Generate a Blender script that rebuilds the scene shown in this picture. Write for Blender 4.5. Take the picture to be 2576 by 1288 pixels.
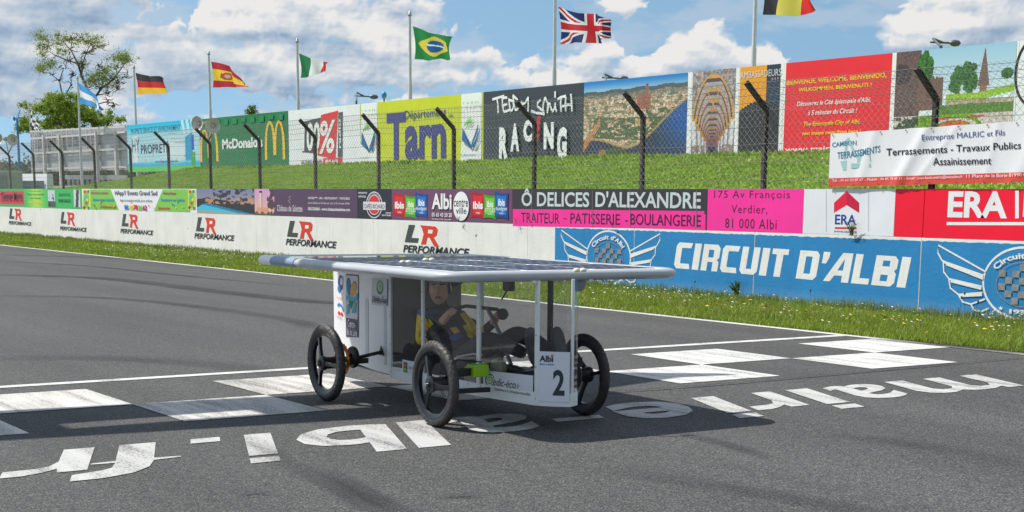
import bpy, math, random
import numpy as np
from mathutils import Vector, Matrix
random.seed(7); rng = np.random.default_rng(7)
S = bpy.context.scene
C = S.collection
for o in list(bpy.data.objects): bpy.data.objects.remove(o)

# ---------------------------------------------------------------- camera
# picture measured in a 2576 x 1288 grid; ground squares gave the calibration
W, H = 2576., 1288.
CX, CY, HY, EYE = 1150., 1250., 475., 1.5
FL = math.sqrt((CX + 1325.) * (8105. - CX) - (CY - HY) ** 2)
PITCH = math.atan((CY - HY) / FL)
ALPHA = math.atan((CX + 1325.) / (FL / math.cos(PITCH)))
F0 = np.array([-math.cos(ALPHA), math.sin(ALPHA), 0.]); RT = np.array([math.sin(ALPHA), math.cos(ALPHA), 0.])
FW = F0 * math.cos(PITCH) - np.array([0, 0, 1.]) * math.sin(PITCH)
UP = np.array([0, 0, 1.]) * math.cos(PITCH) + F0 * math.sin(PITCH)
EY = np.array([0, 0, EYE])
def ray(x, y): return FW * FL + RT * (x - CX) + UP * (CY - y)
def atY(x, y, Y):
    d = ray(x, y); return EY + d * (Y / d[1])
def atX(x, y, X):
    d = ray(x, y); return EY + d * (X / d[0])
def atZ(x, y, z):
    d = ray(x, y); return EY + d * ((z - EYE) / d[2])
cam = bpy.data.objects.new('camera', bpy.data.cameras.new('camera')); C.objects.link(cam)
cam.matrix_world = Matrix([[RT[i], UP[i], -FW[i], EY[i]] for i in range(3)] + [[0, 0, 0, 1]])
cam.data.sensor_width = 36; cam.data.lens = FL / W * 36
cam.data.shift_x = (W / 2 - CX) / W; cam.data.shift_y = (CY - H / 2) / W
cam.data.clip_end = 9000; cam.data.clip_start = .1
S.camera = cam
S.render.resolution_x = 1024; S.render.resolution_y = 512

# ---------------------------------------------------------------- light
SX, SY = .565, .44                     # ground shift of a shadow per metre of height
sdir = Vector((-SX, -SY, 1)).normalized()
S.view_settings.view_transform = 'Standard'; S.view_settings.look = 'None'
S.view_settings.gamma = 1; S.view_settings.use_curve_mapping = False; S.view_settings.exposure = EXPO = .42
sun = bpy.data.objects.new('sun', bpy.data.lights.new('sun', 'SUN')); C.objects.link(sun)
sun.data.energy = 4.3; sun.data.angle = math.radians(.53); sun.data.color = (1, .95, .87)
sun.rotation_euler = sdir.to_track_quat('Z', 'Y').to_euler()
SKYS = .115
wd = bpy.data.worlds.new('World'); S.world = wd; wd.use_nodes = True
def world():
    nt = wd.node_tree; N = nt.nodes; L = nt.links; N.clear()
    tc = N.new('ShaderNodeTexCoord')
    sky = N.new('ShaderNodeTexSky'); sky.sky_type = 'NISHITA'; sky.sun_disc = False
    sky.sun_elevation = math.asin(sdir.z); sky.sun_rotation = math.atan2(sdir.x, sdir.y); sky.altitude = 170; sky.dust_density = .5; sky.ozone_density = 1.3
    va = N.new('ShaderNodeVectorMath'); va.operation = 'ADD'; L.new(tc.outputs['Generated'], va.inputs[0]); va.inputs[1].default_value = (0, 0, .22)
    vn = N.new('ShaderNodeVectorMath'); vn.operation = 'NORMALIZE'; L.new(va.outputs[0], vn.inputs[0]); L.new(vn.outputs[0], sky.inputs[0])
    tn = N.new('ShaderNodeVectorMath'); tn.operation = 'MULTIPLY'; L.new(sky.outputs[0], tn.inputs[0]); tn.inputs[1].default_value = (.92, 1.02, .92)
    bg = N.new('ShaderNodeBackground'); L.new(tn.outputs[0], bg.inputs[0]); bg.inputs[1].default_value = SKYS
    out = N.new('ShaderNodeOutputWorld'); L.new(bg.outputs[0], out.inputs[0])
world()
wd.cycles.sampling_method = 'MANUAL'; wd.cycles.sample_map_resolution = 512

# ---------------------------------------------------------------- materials
MC = {}
def lin(c):
    return tuple((v / 12.92 if v <= .04045 else ((v + .055) / 1.055) ** 2.4) for v in (c[0] / 255., c[1] / 255., c[2] / 255.))
def M(name, col, rough=.6, metal=0., var=.12, scale=6., bump=0., bscale=None, coat=0., alpha=None, spec=.5, trans=0.):
    if name in MC: return MC[name]
    m = bpy.data.materials.new(name); m.use_nodes = True; N = m.node_tree.nodes; L = m.node_tree.links
    p = N['Principled BSDF']; p.inputs['Roughness'].default_value = rough; p.inputs['Metallic'].default_value = metal
    p.inputs['Coat Weight'].default_value = coat; p.inputs['Specular IOR Level'].default_value = spec
    tc = N.new('ShaderNodeTexCoord')
    n = N.new('ShaderNodeTexNoise'); n.inputs['Scale'].default_value = scale; n.inputs['Detail'].default_value = 6; n.inputs['Roughness'].default_value = .62
    L.new(tc.outputs['Object'], n.inputs['Vector'])
    r = N.new('ShaderNodeMapRange'); L.new(n.outputs['Fac'], r.inputs[0]); r.inputs[1].default_value = .3; r.inputs[2].default_value = .7
    r.inputs[3].default_value = 1 - var; r.inputs[4].default_value = 1 + var * .6
    v = N.new('ShaderNodeVectorMath'); v.operation = 'SCALE'; v.inputs[0].default_value = tuple(col[:3]); L.new(r.outputs[0], v.inputs['Scale'])
    L.new(v.outputs[0], p.inputs['Base Color'])
    if bump:
        b = N.new('ShaderNodeBump'); b.inputs['Strength'].default_value = bump; b.inputs['Distance'].default_value = .02
        n2 = N.new('ShaderNodeTexNoise'); n2.inputs['Scale'].default_value = bscale or scale * 4; n2.inputs['Detail'].default_value = 5
        L.new(tc.outputs['Object'], n2.inputs['Vector']); L.new(n2.outputs['Fac'], b.inputs['Height']); L.new(b.outputs[0], p.inputs['Normal'])
    MC[name] = m; return m
def PR(c, dirt=.08):      # printed vinyl in an srgb colour
    return M('print_%02x%02x%02x' % tuple(int(v) for v in c), tuple(v * .95 for v in lin(c)), .42, 0, dirt, 1.3)
def attr_mat(name, rough=.5, transl=0.):
    if name in MC: return MC[name]
    m = bpy.data.materials.new(name); m.use_nodes = True; N = m.node_tree.nodes; L = m.node_tree.links
    p = N['Principled BSDF']; p.inputs['Roughness'].default_value = rough
    a = N.new('ShaderNodeAttribute'); a.attribute_name = 'Col'; L.new(a.outputs['Color'], p.inputs['Base Color'])
    if transl:
        t = N.new('ShaderNodeBsdfTranslucent'); L.new(a.outputs['Color'], t.inputs[0])
        x = N.new('ShaderNodeMixShader'); x.inputs[0].default_value = transl; L.new(p.outputs[0], x.inputs[1]); L.new(t.outputs[0], x.inputs[2])
        L.new(x.outputs[0], N['Material Output'].inputs[0])
    MC[name] = m; return m

# ---------------------------------------------------------------- mesh helpers
ORG = {}
def tag(o, label=None, cat=None, group=None, kind=None):
    if label: o['label'] = label
    if cat: o['category'] = cat
    if group: o['group'] = group
    if kind: o['kind'] = kind
    return o
def empty(name, loc, label=None, cat=None, group=None):
    o = bpy.data.objects.new(name, None); C.objects.link(o); o.location = Vector(tuple(float(v) for v in loc)); o.empty_display_size = .2
    ORG[o] = np.array(loc, float); return tag(o, label, cat, group)
def origin(p): return ORG.get(p, np.zeros(3)) if p else np.zeros(3)
def link(name, me, parent, smooth=False, own=None):
    o = bpy.data.objects.new(name, me); C.objects.link(o)
    if parent is not None:
        o.parent = parent; ORG[o] = origin(parent)
    else:
        ORG[o] = np.array(own if own is not None else (0, 0, 0), float); o.location = tuple(float(v) for v in ORG[o])
    if smooth: me.shade_smooth()
    return o
class MB:
    def __init__(s, org=None): s.v = []; s.f = []; s.m = []; s.mi = 0
    def add(s, vs, fs):
        k = len(s.v); s.v += [tuple(float(c) for c in p) for p in vs]; s.f += [tuple(i + k for i in f) for f in fs]; s.m += [s.mi] * len(fs); return s
    def box(s, a, b):
        (x0, y0, z0), (x1, y1, z1) = a, b
        return s.add([(x0,y0,z0),(x1,y0,z0),(x1,y1,z0),(x0,y1,z0),(x0,y0,z1),(x1,y0,z1),(x1,y1,z1),(x0,y1,z1)],
                     [(0,3,2,1),(4,5,6,7),(0,1,5,4),(1,2,6,5),(2,3,7,6),(3,0,4,7)])
    def bar(s, p, q, w, h, upv=(0, 0, 1)):
        p, q = Vector(p), Vector(q); d = (q - p).normalized(); u = Vector(upv)
        if abs(d.dot(u)) > .99: u = Vector((0, 1, 0))
        a = d.cross(u).normalized() * w / 2; b = a.cross(d).normalized() * h / 2
        vs = [p - a - b, p + a - b, p + a + b, p - a + b, q - a - b, q + a - b, q + a + b, q - a + b]
        return s.add(vs, [(0,3,2,1),(4,5,6,7),(0,1,5,4),(1,2,6,5),(2,3,7,6),(3,0,4,7)])
    def tube(s, pts, rad, n=10, caps=True):
        pts = [Vector(p) for p in pts]
        if not hasattr(rad, '__len__'): rad = [rad] * len(pts)
        rings = []; pu = None
        for i, p in enumerate(pts):
            d = (pts[min(i + 1, len(pts) - 1)] - pts[max(i - 1, 0)]).normalized()
            if pu is None:
                pu = Vector((0, 0, 1)) if abs(d.z) < .9 else Vector((1, 0, 0))
            a = (pu - d * pu.dot(d)).normalized(); pu = a; b = d.cross(a)
            rings.append([p + (a * math.cos(t) + b * math.sin(t)) * rad[i] for t in [2 * math.pi * j / n for j in range(n)]])
        vs = [v for r in rings for v in r]; fs = []
        for i in range(len(pts) - 1):
            for j in range(n):
                fs.append((i*n+j, i*n+(j+1)%n, (i+1)*n+(j+1)%n, (i+1)*n+j))
        if caps: fs += [tuple(range(n))[::-1], tuple((len(pts)-1)*n + j for j in range(n))]
        return s.add(vs, fs)
    def lathe(s, c, axis, prof, n=24, close=False):   # prof: (dist along axis, radius)
        c = Vector(c); d = Vector(axis).normalized(); u = Vector((0, 0, 1)) if abs(d.z) < .9 else Vector((1, 0, 0))
        a = (u - d * u.dot(d)).normalized(); b = d.cross(a)
        vs = []; fs = []; m = len(prof)
        for (h, r) in prof:
            vs += [c + d * h + (a * math.cos(t) + b * math.sin(t)) * r for t in [2 * math.pi * j / n for j in range(n)]]
        for i in range(m if close else m - 1):
            i2 = (i + 1) % m
            for j in range(n): fs.append((i*n+j, i*n+(j+1)%n, i2*n+(j+1)%n, i2*n+j))
        return s.add(vs, fs)
    def prism(s, poly, z0, z1):
        n = len(poly); vs = [(x, y, z0) for x, y in poly] + [(x, y, z1) for x, y in poly]
        return s.add(vs, [tuple(range(n))[::-1], tuple(range(n, 2 * n))] + [(i, (i+1)%n, n+(i+1)%n, n+i) for i in range(n)])
    def mesh(s, name, mats, org):
        me = bpy.data.meshes.new(name); v = np.array(s.v, float) - org if s.v else []
        me.from_pydata([tuple(p) for p in v], [], s.f)
        if not isinstance(mats, (list, tuple)): mats = [mats]
        for m in mats: me.materials.append(m)
        if len(mats) > 1: me.polygons.foreach_set('material_index', s.m)
        me.update(); return me
    def build(s, name, mats, parent=None, smooth=False, own=None, bevel=0):
        org = origin(parent) if parent is not None else np.array(own if own is not None else (0, 0, 0), float)
        me = s.mesh(name, mats, org)
        o = link(name, me, parent, smooth, own)
        if smooth:
            try: me.set_sharp_from_angle(angle=math.radians(50))
            except Exception: pass
        if bevel:
            b = o.modifiers.new('bevel', 'BEVEL'); b.width = bevel; b.segments = 2; b.limit_method = 'ANGLE'
        return o
def np_mesh(name, verts, faces_n, nper, mat, parent=None, own=None, col=None, smooth=False, kind=None):
    """verts (N,3) ; faces (M,nper) index array"""
    org = origin(parent) if parent is not None else np.array(own if own is not None else (0, 0, 0), float)
    me = bpy.data.meshes.new(name); v = (np.asarray(verts, float) - org).astype(np.float32); f = np.asarray(faces_n, np.int32)
    me.vertices.add(len(v)); me.vertices.foreach_set('co', v.ravel())
    me.loops.add(f.size); me.loops.foreach_set('vertex_index', f.ravel())
    me.polygons.add(len(f)); me.polygons.foreach_set('loop_start', np.arange(0, f.size, nper, dtype=np.int32))
    me.update(calc_edges=True)
    if col is not None:
        if len(col) == len(v): a = me.color_attributes.new('Col', 'FLOAT_COLOR', 'POINT')
        else: a = me.color_attributes.new('Col', 'FLOAT_COLOR', 'CORNER'); col = np.repeat(col, nper, axis=0)
        c4 = np.ones((len(col), 4), np.float32); c4[:, :3] = col; a.data.foreach_set('color', c4.ravel())
    me.materials.append(mat); me.validate()
    o = link(name, me, parent, smooth, own)
    if kind: o['kind'] = kind
    return o

# ---------------------------------------------------------------- text and printed shapes on flat boards
TC = {}
def text_mesh(s, bold=0., shear=0., space=1.):
    k = (s, bold, shear, space)
    if k in TC: return TC[k]
    cu = bpy.data.curves.new('t', 'FONT'); cu.body = s; cu.resolution_u = 3; cu.offset = bold; cu.shear = shear; cu.space_character = space; cu.fill_mode = 'FRONT'
    ob = bpy.data.objects.new('t', cu); C.objects.link(ob)
    dg = bpy.context.evaluated_depsgraph_get(); ev = ob.evaluated_get(dg); me = ev.to_mesh()
    v = np.array([tuple(p.co) for p in me.vertices]); f = [tuple(p.vertices) for p in me.polygons]
    ev.to_mesh_clear(); bpy.data.objects.remove(ob); bpy.data.curves.remove(cu)
    if len(v):
        lo = v.min(0); hi = v.max(0); v = (v[:, :2] - lo[:2]) / np.maximum(hi - lo, 1e-6)[:2]
    TC[k] = (v, f); return TC[k]
class Board:
    """flat printed face: origin + u*U + v*V, normal N toward the viewer"""
    def __init__(s, parent, o, U, V, step=.0006):
        s.p = parent; s.o = np.array(o, float); s.U = np.array(U, float); s.V = np.array(V, float)
        s.N = np.cross(s.U, s.V); s.N /= np.linalg.norm(s.N); s.k = 1; s.step = step
    def P(s, u, v, lay=None): return s.o + s.U * u + s.V * v + s.N * s.step * (s.k if lay is None else lay)
    def uv(s, px, py):            # where a picture position falls on this face
        d = ray(px, py); t = np.dot(s.o - EY, s.N) / np.dot(d, s.N); q = EY + d * t - s.o
        return np.array([np.dot(q, s.U) / np.dot(s.U, s.U), np.dot(q, s.V) / np.dot(s.V, s.V)])
    def polys(s, polys, mat, name='print', par=None):
        vs = []; fs = []
        s.k += 1
        for p in polys:
            k = len(vs); vs += [s.P(u, v) for u, v in p]; fs.append(tuple(range(k, k + len(p))))
        b = MB(); b.v = [tuple(v) for v in vs]; b.f = fs; b.m = [0] * len(fs)
        return b.build(name, mat, par or s.p)
    def rect(s, u0, v0, u1, v1, mat, name='print'): return s.polys([[(u0, v0), (u1, v0), (u1, v1), (u0, v1)]], mat, name)
    def rects(s, L, mat, name='print'): return s.polys([[(a, b), (c, b), (c, d), (a, d)] for a, b, c, d in L], mat, name)
    def ell(s, cu, cv, ru, rv, mat, name='print', n=28): return s.polys([[(cu + ru * math.cos(t), cv + rv * math.sin(t)) for t in [2 * math.pi * i / n for i in range(n)]]], mat, name)
    def strokes(s, lines, w, mat, name='emblem', asp=None):
        """polylines in uv thickened by w metres"""
        Lu = np.linalg.norm(s.U); Lv = np.linalg.norm(s.V); vs = []; fs = []
        for ln in lines:
            s.k += 1
            P = np.array([(u * Lu, v * Lv) for u, v in ln]); n = len(P); k0 = len(vs)
            for i in range(n):
                a = P[min(i + 1, n - 1)] - P[max(i - 1, 0)]; a /= (np.linalg.norm(a) + 1e-9); nn = np.array([-a[1], a[0]]) * w / 2
                for q in (P[i] + nn, P[i] - nn): vs.append(tuple(s.P(q[0] / Lu, q[1] / Lv)))
            for i in range(n - 1): fs.append((k0 + 2*i, k0 + 2*i+1, k0 + 2*i+3, k0 + 2*i+2))
        b = MB(); b.v = vs; b.f = fs; b.m = [0] * len(fs)
        return b.build(name, mat, s.p)
    def text(s, t, u0, v0, u1, v1, mat, bold=.012, shear=0., space=1., name='lettering', skew=0., par=None, warp=None):
        v, f = text_mesh(t, bold, shear, space)
        if not len(v): return
        s.k += 1
        def w(a, b):
            u = u0 + (u1 - u0) * a; vv = v0 + (v1 - v0) * b + skew * a
            if warp: u, vv = warp(a, b)
            return tuple(s.P(u, vv))
        b = MB(); b.v = [w(a, c) for a, c in v]; b.f = f; b.m = [0] * len(f)
        return b.build(name, mat, par or s.p)
    def picture(s, fn, nu, nv, u0=0, v0=0, u1=1, v1=1, name='picture', rough=.45):
        s.k += 1
        us = np.linspace(u0, u1, nu + 1); vv = np.linspace(v0, v1, nv + 1); A, B = np.meshgrid(us, vv)
        P = s.o + A.ravel()[:, None] * s.U + B.ravel()[:, None] * s.V + s.N * s.step * s.k
        i, j = np.meshgrid(np.arange(nu), np.arange(nv)); k = (j * (nu + 1) + i).ravel()
        F = np.stack([k, k + 1, k + nu + 2, k + nu + 1], 1)
        cu, cv = np.meshgrid((np.arange(nu) + .5) / nu, (np.arange(nv) + .5) / nv)
        col = fn(cu, cv).reshape(-1, 3); col = np.clip(col, 0, 255) / 255; col = np.where(col <= .04045, col / 12.92, ((col + .055) / 1.055) ** 2.4) * .95
        return np_mesh(name, P, F, 4, attr_mat('printed_picture', rough), s.p, col=col)
def vnoise(x, y, seed=0):
    xi = np.floor(x).astype(int); yi = np.floor(y).astype(int); xf = x - xi; yf = y - yi
    h = lambda a, b: np.modf(np.abs(np.sin(a * 127.1 + b * 311.7 + seed * 74.7) * 43758.5453))[0]
    u = xf * xf * (3 - 2 * xf); v = yf * yf * (3 - 2 * yf)
    return (h(xi, yi) * (1-u) + h(xi+1, yi) * u) * (1-v) + (h(xi, yi+1) * (1-u) + h(xi+1, yi+1) * u) * v
def fbm(x, y, seed=0, o=5):
    a = .5; r = 0
    for i in range(o): r = r + a * vnoise(x * 2**i, y * 2**i, seed + i); a *= .5
    return r
def mixc(a, b, t): t = np.clip(t, 0, 1)[..., None]; return a * (1 - t) + np.array(b, float) * t
def full(cu, c): return np.ones(cu.shape + (3,)) * np.array(c, float)
WHITE = PR((243, 243, 243)); BLACKP = PR((38, 38, 42)); GREY = PR((120, 122, 126))
galv = M('galvanised_steel', (.42, .43, .44), .42, .75, .25, 9)
greymetal = M('painted_grey_steel', (.46, .47, .48), .5, .1, .15, 4)

# ================================================================ GROUND
def asphalt():
    m = bpy.data.materials.new('asphalt'); m.use_nodes = True; N = m.node_tree.nodes; L = m.node_tree.links; p = N['Principled BSDF']
    tc = N.new('ShaderNodeTexCoord').outputs['Object']
    def noise(scale, det=5, rough=.6, sc=(1, 1, 1), rot=0):
        mp = N.new('ShaderNodeMapping'); L.new(tc, mp.inputs[0]); mp.inputs['Scale'].default_value = sc; mp.inputs['Rotation'].default_value = (0, 0, rot)
        n = N.new('ShaderNodeTexNoise'); L.new(mp.outputs[0], n.inputs['Vector']); n.inputs['Scale'].default_value = scale; n.inputs['Detail'].default_value = det; n.inputs['Roughness'].default_value = rough
        return n.outputs['Fac']
    def mr(v, a, b, c, d):
        r = N.new('ShaderNodeMapRange'); L.new(v, r.inputs[0]); r.inputs[1].default_value = a; r.inputs[2].default_value = b; r.inputs[3].default_value = c; r.inputs[4].default_value = d; return r.outputs[0]
    def mul(a, b):
        n = N.new('ShaderNodeMath'); n.operation = 'MULTIPLY'; L.new(a, n.inputs[0]); L.new(b, n.inputs[1]); return n.outputs[0]
    vor = N.new('ShaderNodeTexVoronoi'); L.new(tc, vor.inputs['Vector']); vor.inputs['Scale'].default_value = 135; vor.feature = 'F1'
    wn = N.new('ShaderNodeTexWhiteNoise'); L.new(vor.outputs['Position'], wn.inputs['Vector'])
    grit = N.new('ShaderNodeValToRGB'); L.new(wn.outputs['Value'], grit.inputs[0]); e = grit.color_ramp.elements
    e[0].position = 0; e[0].color = (.032, .034, .036, 1); e[1].position = 1; e[1].color = (.26, .25, .235, 1)
    for q, c in ((.35, (.068, .069, .070, 1)), (.74, (.112, .112, .112, 1)), (.93, (.160, .156, .150, 1))):
        a = e.new(q); a.color = c
    gap = mr(vor.outputs['Distance'], .25, .85, 1.05, .55)
    big = mr(noise(.35, 4, .6, (.35, 1.3, 1)), .3, .7, .84, 1.12)
    lane = mr(noise(1.1, 3, .5, (.05, 1, 1), .03), .35, .65, .88, 1.08)
    mid = mr(noise(14, 4, .7), .25, .75, .86, 1.14)
    fac = mul(mul(mul(gap, big), lane), mid)
    v = N.new('ShaderNodeVectorMath'); v.operation = 'SCALE'; L.new(grit.outputs[0], v.inputs[0]); L.new(fac, v.inputs['Scale'])
    L.new(v.outputs[0], p.inputs['Base Color']); p.inputs['Roughness'].default_value = .82; p.inputs['Specular IOR Level'].default_value = .35
    b = N.new('ShaderNodeBump'); b.inputs['Strength'].default_value = .55; b.inputs['Distance'].default_value = .006; b.invert = True
    L.new(vor.outputs['Distance'], b.inputs['Height']); L.new(b.outputs[0], p.inputs['Normal'])
    return m
def roadpaint(name, wear, col=(.62, .61, .58), grooves=0.):
    m = bpy.data.materials.new(name); m.use_nodes = True; N = m.node_tree.nodes; L = m.node_tree.links; p = N['Principled BSDF']
    tc = N.new('ShaderNodeTexCoord').outputs['Object']
    vor = N.new('ShaderNodeTexVoronoi'); L.new(tc, vor.inputs['Vector']); vor.inputs['Scale'].default_value = 95
    n = N.new('ShaderNodeTexNoise'); L.new(tc, n.inputs['Vector']); n.inputs['Scale'].default_value = 70; n.inputs['Detail'].default_value = 6; n.inputs['Roughness'].default_value = .7
    n2 = N.new('ShaderNodeTexNoise'); n2.inputs['Scale'].default_value = 2.2; n2.inputs['Detail'].default_value = 5
    mp = N.new('ShaderNodeMapping'); L.new(tc, mp.inputs[0]); mp.inputs['Scale'].default_value = (.35, 3.2, 1); mp.inputs['Rotation'].default_value = (0, 0, .25); L.new(mp.outputs[0], n2.inputs['Vector'])
    a = N.new('ShaderNodeMath'); a.operation = 'ADD'; L.new(n.outputs['Fac'], a.inputs[0])
    s = N.new('ShaderNodeMath'); s.operation = 'MULTIPLY'; L.new(n2.outputs['Fac'], s.inputs[0]); s.inputs[1].default_value = .55; L.new(s.outputs[0], a.inputs[1])
    r = N.new('ShaderNodeMapRange'); L.new(a.outputs[0], r.inputs[0]); r.inputs[1].default_value = .86 - wear; r.inputs[2].default_value = .98 - wear; r.inputs[3].default_value = 0; r.inputs[4].default_value = 1
    r2 = N.new('ShaderNodeMapRange'); L.new(n2.outputs['Fac'], r2.inputs[0]); r2.inputs[1].default_value = .35; r2.inputs[2].default_value = .68; r2.inputs[3].default_value = 1.05; r2.inputs[4].default_value = .72 if grooves else .9
    v = N.new('ShaderNodeVectorMath'); v.operation = 'SCALE'; v.inputs[0].default_value = col; L.new(r2.outputs[0], v.inputs['Scale'])
    mx = N.new('ShaderNodeMix'); mx.data_type = 'RGBA'; L.new(r.outputs[0], mx.inputs[0]); mx.inputs[7].default_value = (.14, .135, .13, 1); L.new(v.outputs[0], mx.inputs[6])
    L.new(mx.outputs[2], p.inputs['Base Color']); p.inputs['Roughness'].default_value = .7
    b = N.new('ShaderNodeBump'); b.inputs['Strength'].default_value = .35; b.inputs['Distance'].default_value = .004; b.invert = True
    L.new(vor.outputs['Distance'], b.inputs['Height']); L.new(b.outputs[0], p.inputs['Normal'])
    return m
ASPH = asphalt(); PAINT = roadpaint('road_paint', .03, (.58, .58, .565)); PAINTD = roadpaint('dirty_road_paint', .07, (.58, .56, .53), 1.)
PAINTL = roadpaint('worn_letter_paint', .07, (.47, .47, .46))
EDGE_Y = 12.08; WALL_Y = 14.75
GRASS = M('grass_soil', (.10, .14, .03), .95, 0, .45, 3., .8, 30)

def terrain_h(x, y):
    x = np.asarray(x, float); y = np.asarray(y, float)
    ramp = np.clip((x + 101) / 13, 0, 1); ramp = ramp * ramp * (3 - 2 * ramp)
    top = 1.72 + (2.50 - 1.72) * ramp
    farfade = np.clip((x + 150) / 34, 0, 1); top = top * farfade
    s = np.clip((y - 17) / 17.5, 0, 1); s = s ** 1.15
    base = np.where(y < 15.6, -.02, 0)
    back = np.clip((y - 45) / 25, 0, 1)
    return base + (top * s) * (1 - .55 * back) + .03 * np.sin(x * .35) * s
def grid_sheet(name, xs, ys, zf, mat, kind='structure'):
    A, B = np.meshgrid(xs, ys); Z = zf(A, B); P = np.stack([A.ravel(), B.ravel(), Z.ravel()], 1)
    nu = len(xs) - 1; nv = len(ys) - 1; i, j = np.meshgrid(np.arange(nu), np.arange(nv)); k = (j * (nu + 1) + i).ravel()
    return np_mesh(name, P, np.stack([k, k + 1, k + nu + 2, k + nu + 1], 1), 4, mat, smooth=True, kind=kind)
g = MB().add([(-6000, -6000, -.05), (6000, -6000, -.05), (6000, 6000, -.05), (-6000, 6000, -.05)], [(0, 1, 2, 3)]).build('ground', M('far_field', (.075, .085, .04), .95, 0, .4, .02)); tag(g, kind='structure')
def earthmix():
    m = M('embankment_turf', (.17, .28, .03), .95, 0, .25, .5, .9, 14)
    N = m.node_tree.nodes; L = m.node_tree.links; p = N['Principled BSDF']; src = p.inputs['Base Color'].links[0].from_socket
    tc = N.new('ShaderNodeTexCoord').outputs['Object']; sx = N.new('ShaderNodeSeparateXYZ'); L.new(tc, sx.inputs[0])
    r = N.new('ShaderNodeMapRange'); L.new(sx.outputs[0], r.inputs[0]); r.inputs[1].default_value = -99; r.inputs[2].default_value = -108; r.inputs[3].default_value = 0; r.inputs[4].default_value = .85
    mx = N.new('ShaderNodeMix'); mx.data_type = 'RGBA'; L.new(r.outputs[0], mx.inputs[0]); L.new(src, mx.inputs[6]); mx.inputs[7].default_value = (.20, .15, .11, 1)
    L.new(mx.outputs[2], p.inputs['Base Color']); return m
TURF = earthmix()
emb = grid_sheet('embankment', np.concatenate([np.arange(-190, -60, 2.), np.arange(-60, 40, 1.)]), np.concatenate([np.arange(15.2, 40, .6), np.arange(40, 90, 4.)]), terrain_h, TURF)
road = MB().add([(-400, -40, 0), (60, -40, 0), (60, EDGE_Y + .14, 0), (-400, EDGE_Y + .14, 0)], [(0, 1, 2, 3)]).build('race_track', ASPH); tag(road, kind='structure')
verge = MB().box((-400, EDGE_Y + .14, -.04), (60, 15.3, .012)).build('verge', GRASS); tag(verge, kind='structure')
zz = .004
def flat(poly, z, name, mat): return MB().add([(x, y, z) for x, y in poly], [tuple(range(len(poly)))]).build(name, mat, road)
# edge line and start line
flat([(-400, EDGE_Y - .01), (60, EDGE_Y - .01), (60, EDGE_Y + .115), (-400, EDGE_Y + .115)], zz, 'edge_line', PAINT)
flat([(-12.54, -12), (-12.42, -12), (-12.36, EDGE_Y - .02), (-12.50, EDGE_Y - .02)], zz, 'start_line', PAINT)
x0, x1, x2 = -11.98, -10.95, -9.95
ys = [3.86 + 1.028 * k for k in range(-8, 8)]
for k in range(len(ys) - 1):
    a, b = ys[k], min(ys[k + 1], EDGE_Y - .03)
    if b <= a: continue
    even = (k - 8) % 2 == 0           # [3.86..4.89] near row
    if even: r = flat([(x1, a), (x2, a), (x2, b), (x1, b)], zz, 'painted_square', PAINTD if a < 6 else PAINT)
    else: r = flat([(x0, a), (x1, a), (x1, b), (x0, b)], zz, 'painted_square', PAINTD if a < 7 else PAINT)
flat([(x0, ys[15]), (x1, ys[15]), (x1, EDGE_Y - .03), (x0, EDGE_Y - .03)], zz, 'painted_square', PAINT)
# lettering painted on the track, read from the far side: advance -Y, up +X
def gl(ch, y_start, y_end, h0=0., h1=None, bold=.035, shear=.0):
    """one glyph: y_start > y_end at its base line, italic shear .39 applied about the base line"""
    v, f = text_mesh(ch, bold); h1 = 1.0 if h1 is None else h1
    P = []
    for a, b in v:
        hh = h0 + (h1 - h0) * b; yy = y_start + (y_end - y_start) * a - .39 * hh
        P.append((-9.2 + hh, yy, zz))
    b = MB(); b.v = P; b.f = f; b.m = [0] * len(f); return b.build('painted_letter', PAINTL, road)
def gp_(polys, y_start, y_end, sx=1.):
    """hand laid glyph: outlines in (advance 0..1, height), same italic slant"""
    b = MB()
    for p in polys: b.add([(-9.2 + h_, y_start + (y_end - y_start) * a_ - .39 * h_, zz) for a_, h_ in p], [tuple(range(len(p)))])
    return b.build('painted_letter', PAINTL, road)
GI = [[(0, 0), (1, 0), (1, .76), (0, .76)]]; GD = [[(0, .84), (1, .84), (1, 1.), (0, 1.)]]
GR_ = [[(0, 0), (.42, 0), (.42, .40), (.52, .53), (.70, .575), (1.08, .585), (1.08, .765), (.80, .76), (.56, .70), (.40, .62), (.38, .735), (0, .735)]]
GM_ = [[(0,0),(.19,0),(.19,.45),(.25,.56),(.35,.57),(.41,.50),(.41,0),(.59,0),(.59,.47),(.65,.56),(.75,.57),(.81,.50),(.81,0),(1,0),(1,.54),(.94,.67),(.84,.735),(.72,.735),(.60,.66),(.52,.72),(.42,.735),(.30,.72),(.18,.64),(.17,.73),(0,.73)]]
GF = [[(.30, 0), (.72, 0), (.72, .53), (.98, .555), (.98, .585), (.72, .60), (.74, .74), (.84, .80), (1.14, .86), (1.14, 1.04), (.80, 1.03), (.50, .95), (.34, .80), (.30, .61), (0, .585), (0, .555), (.30, .54)]]
gp_(GM_, 10.45, 9.41); gl('a', 9.27, 8.72, 0, .73, .02); gp_(GI, 8.6, 8.38); gp_(GD, 8.6, 8.38); gp_(GR_, 8.23, 7.78); gp_(GI, 7.68, 7.47); gp_(GD, 7.68, 7.47)
gl('e', 7.30, 6.66, -.02, .73, .025); gp_([[(0, .39), (1, .39), (1, .52), (0, .52)]], 6.52, 6.14); gl('a', 5.99, 5.38, 0, .73, .02); gp_([[(0, 0), (1, 0), (1, 1.), (0, 1.)]], 5.24, 5.02); gl('b', 4.94, 4.28, -.02, 1.0, .025)
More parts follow.
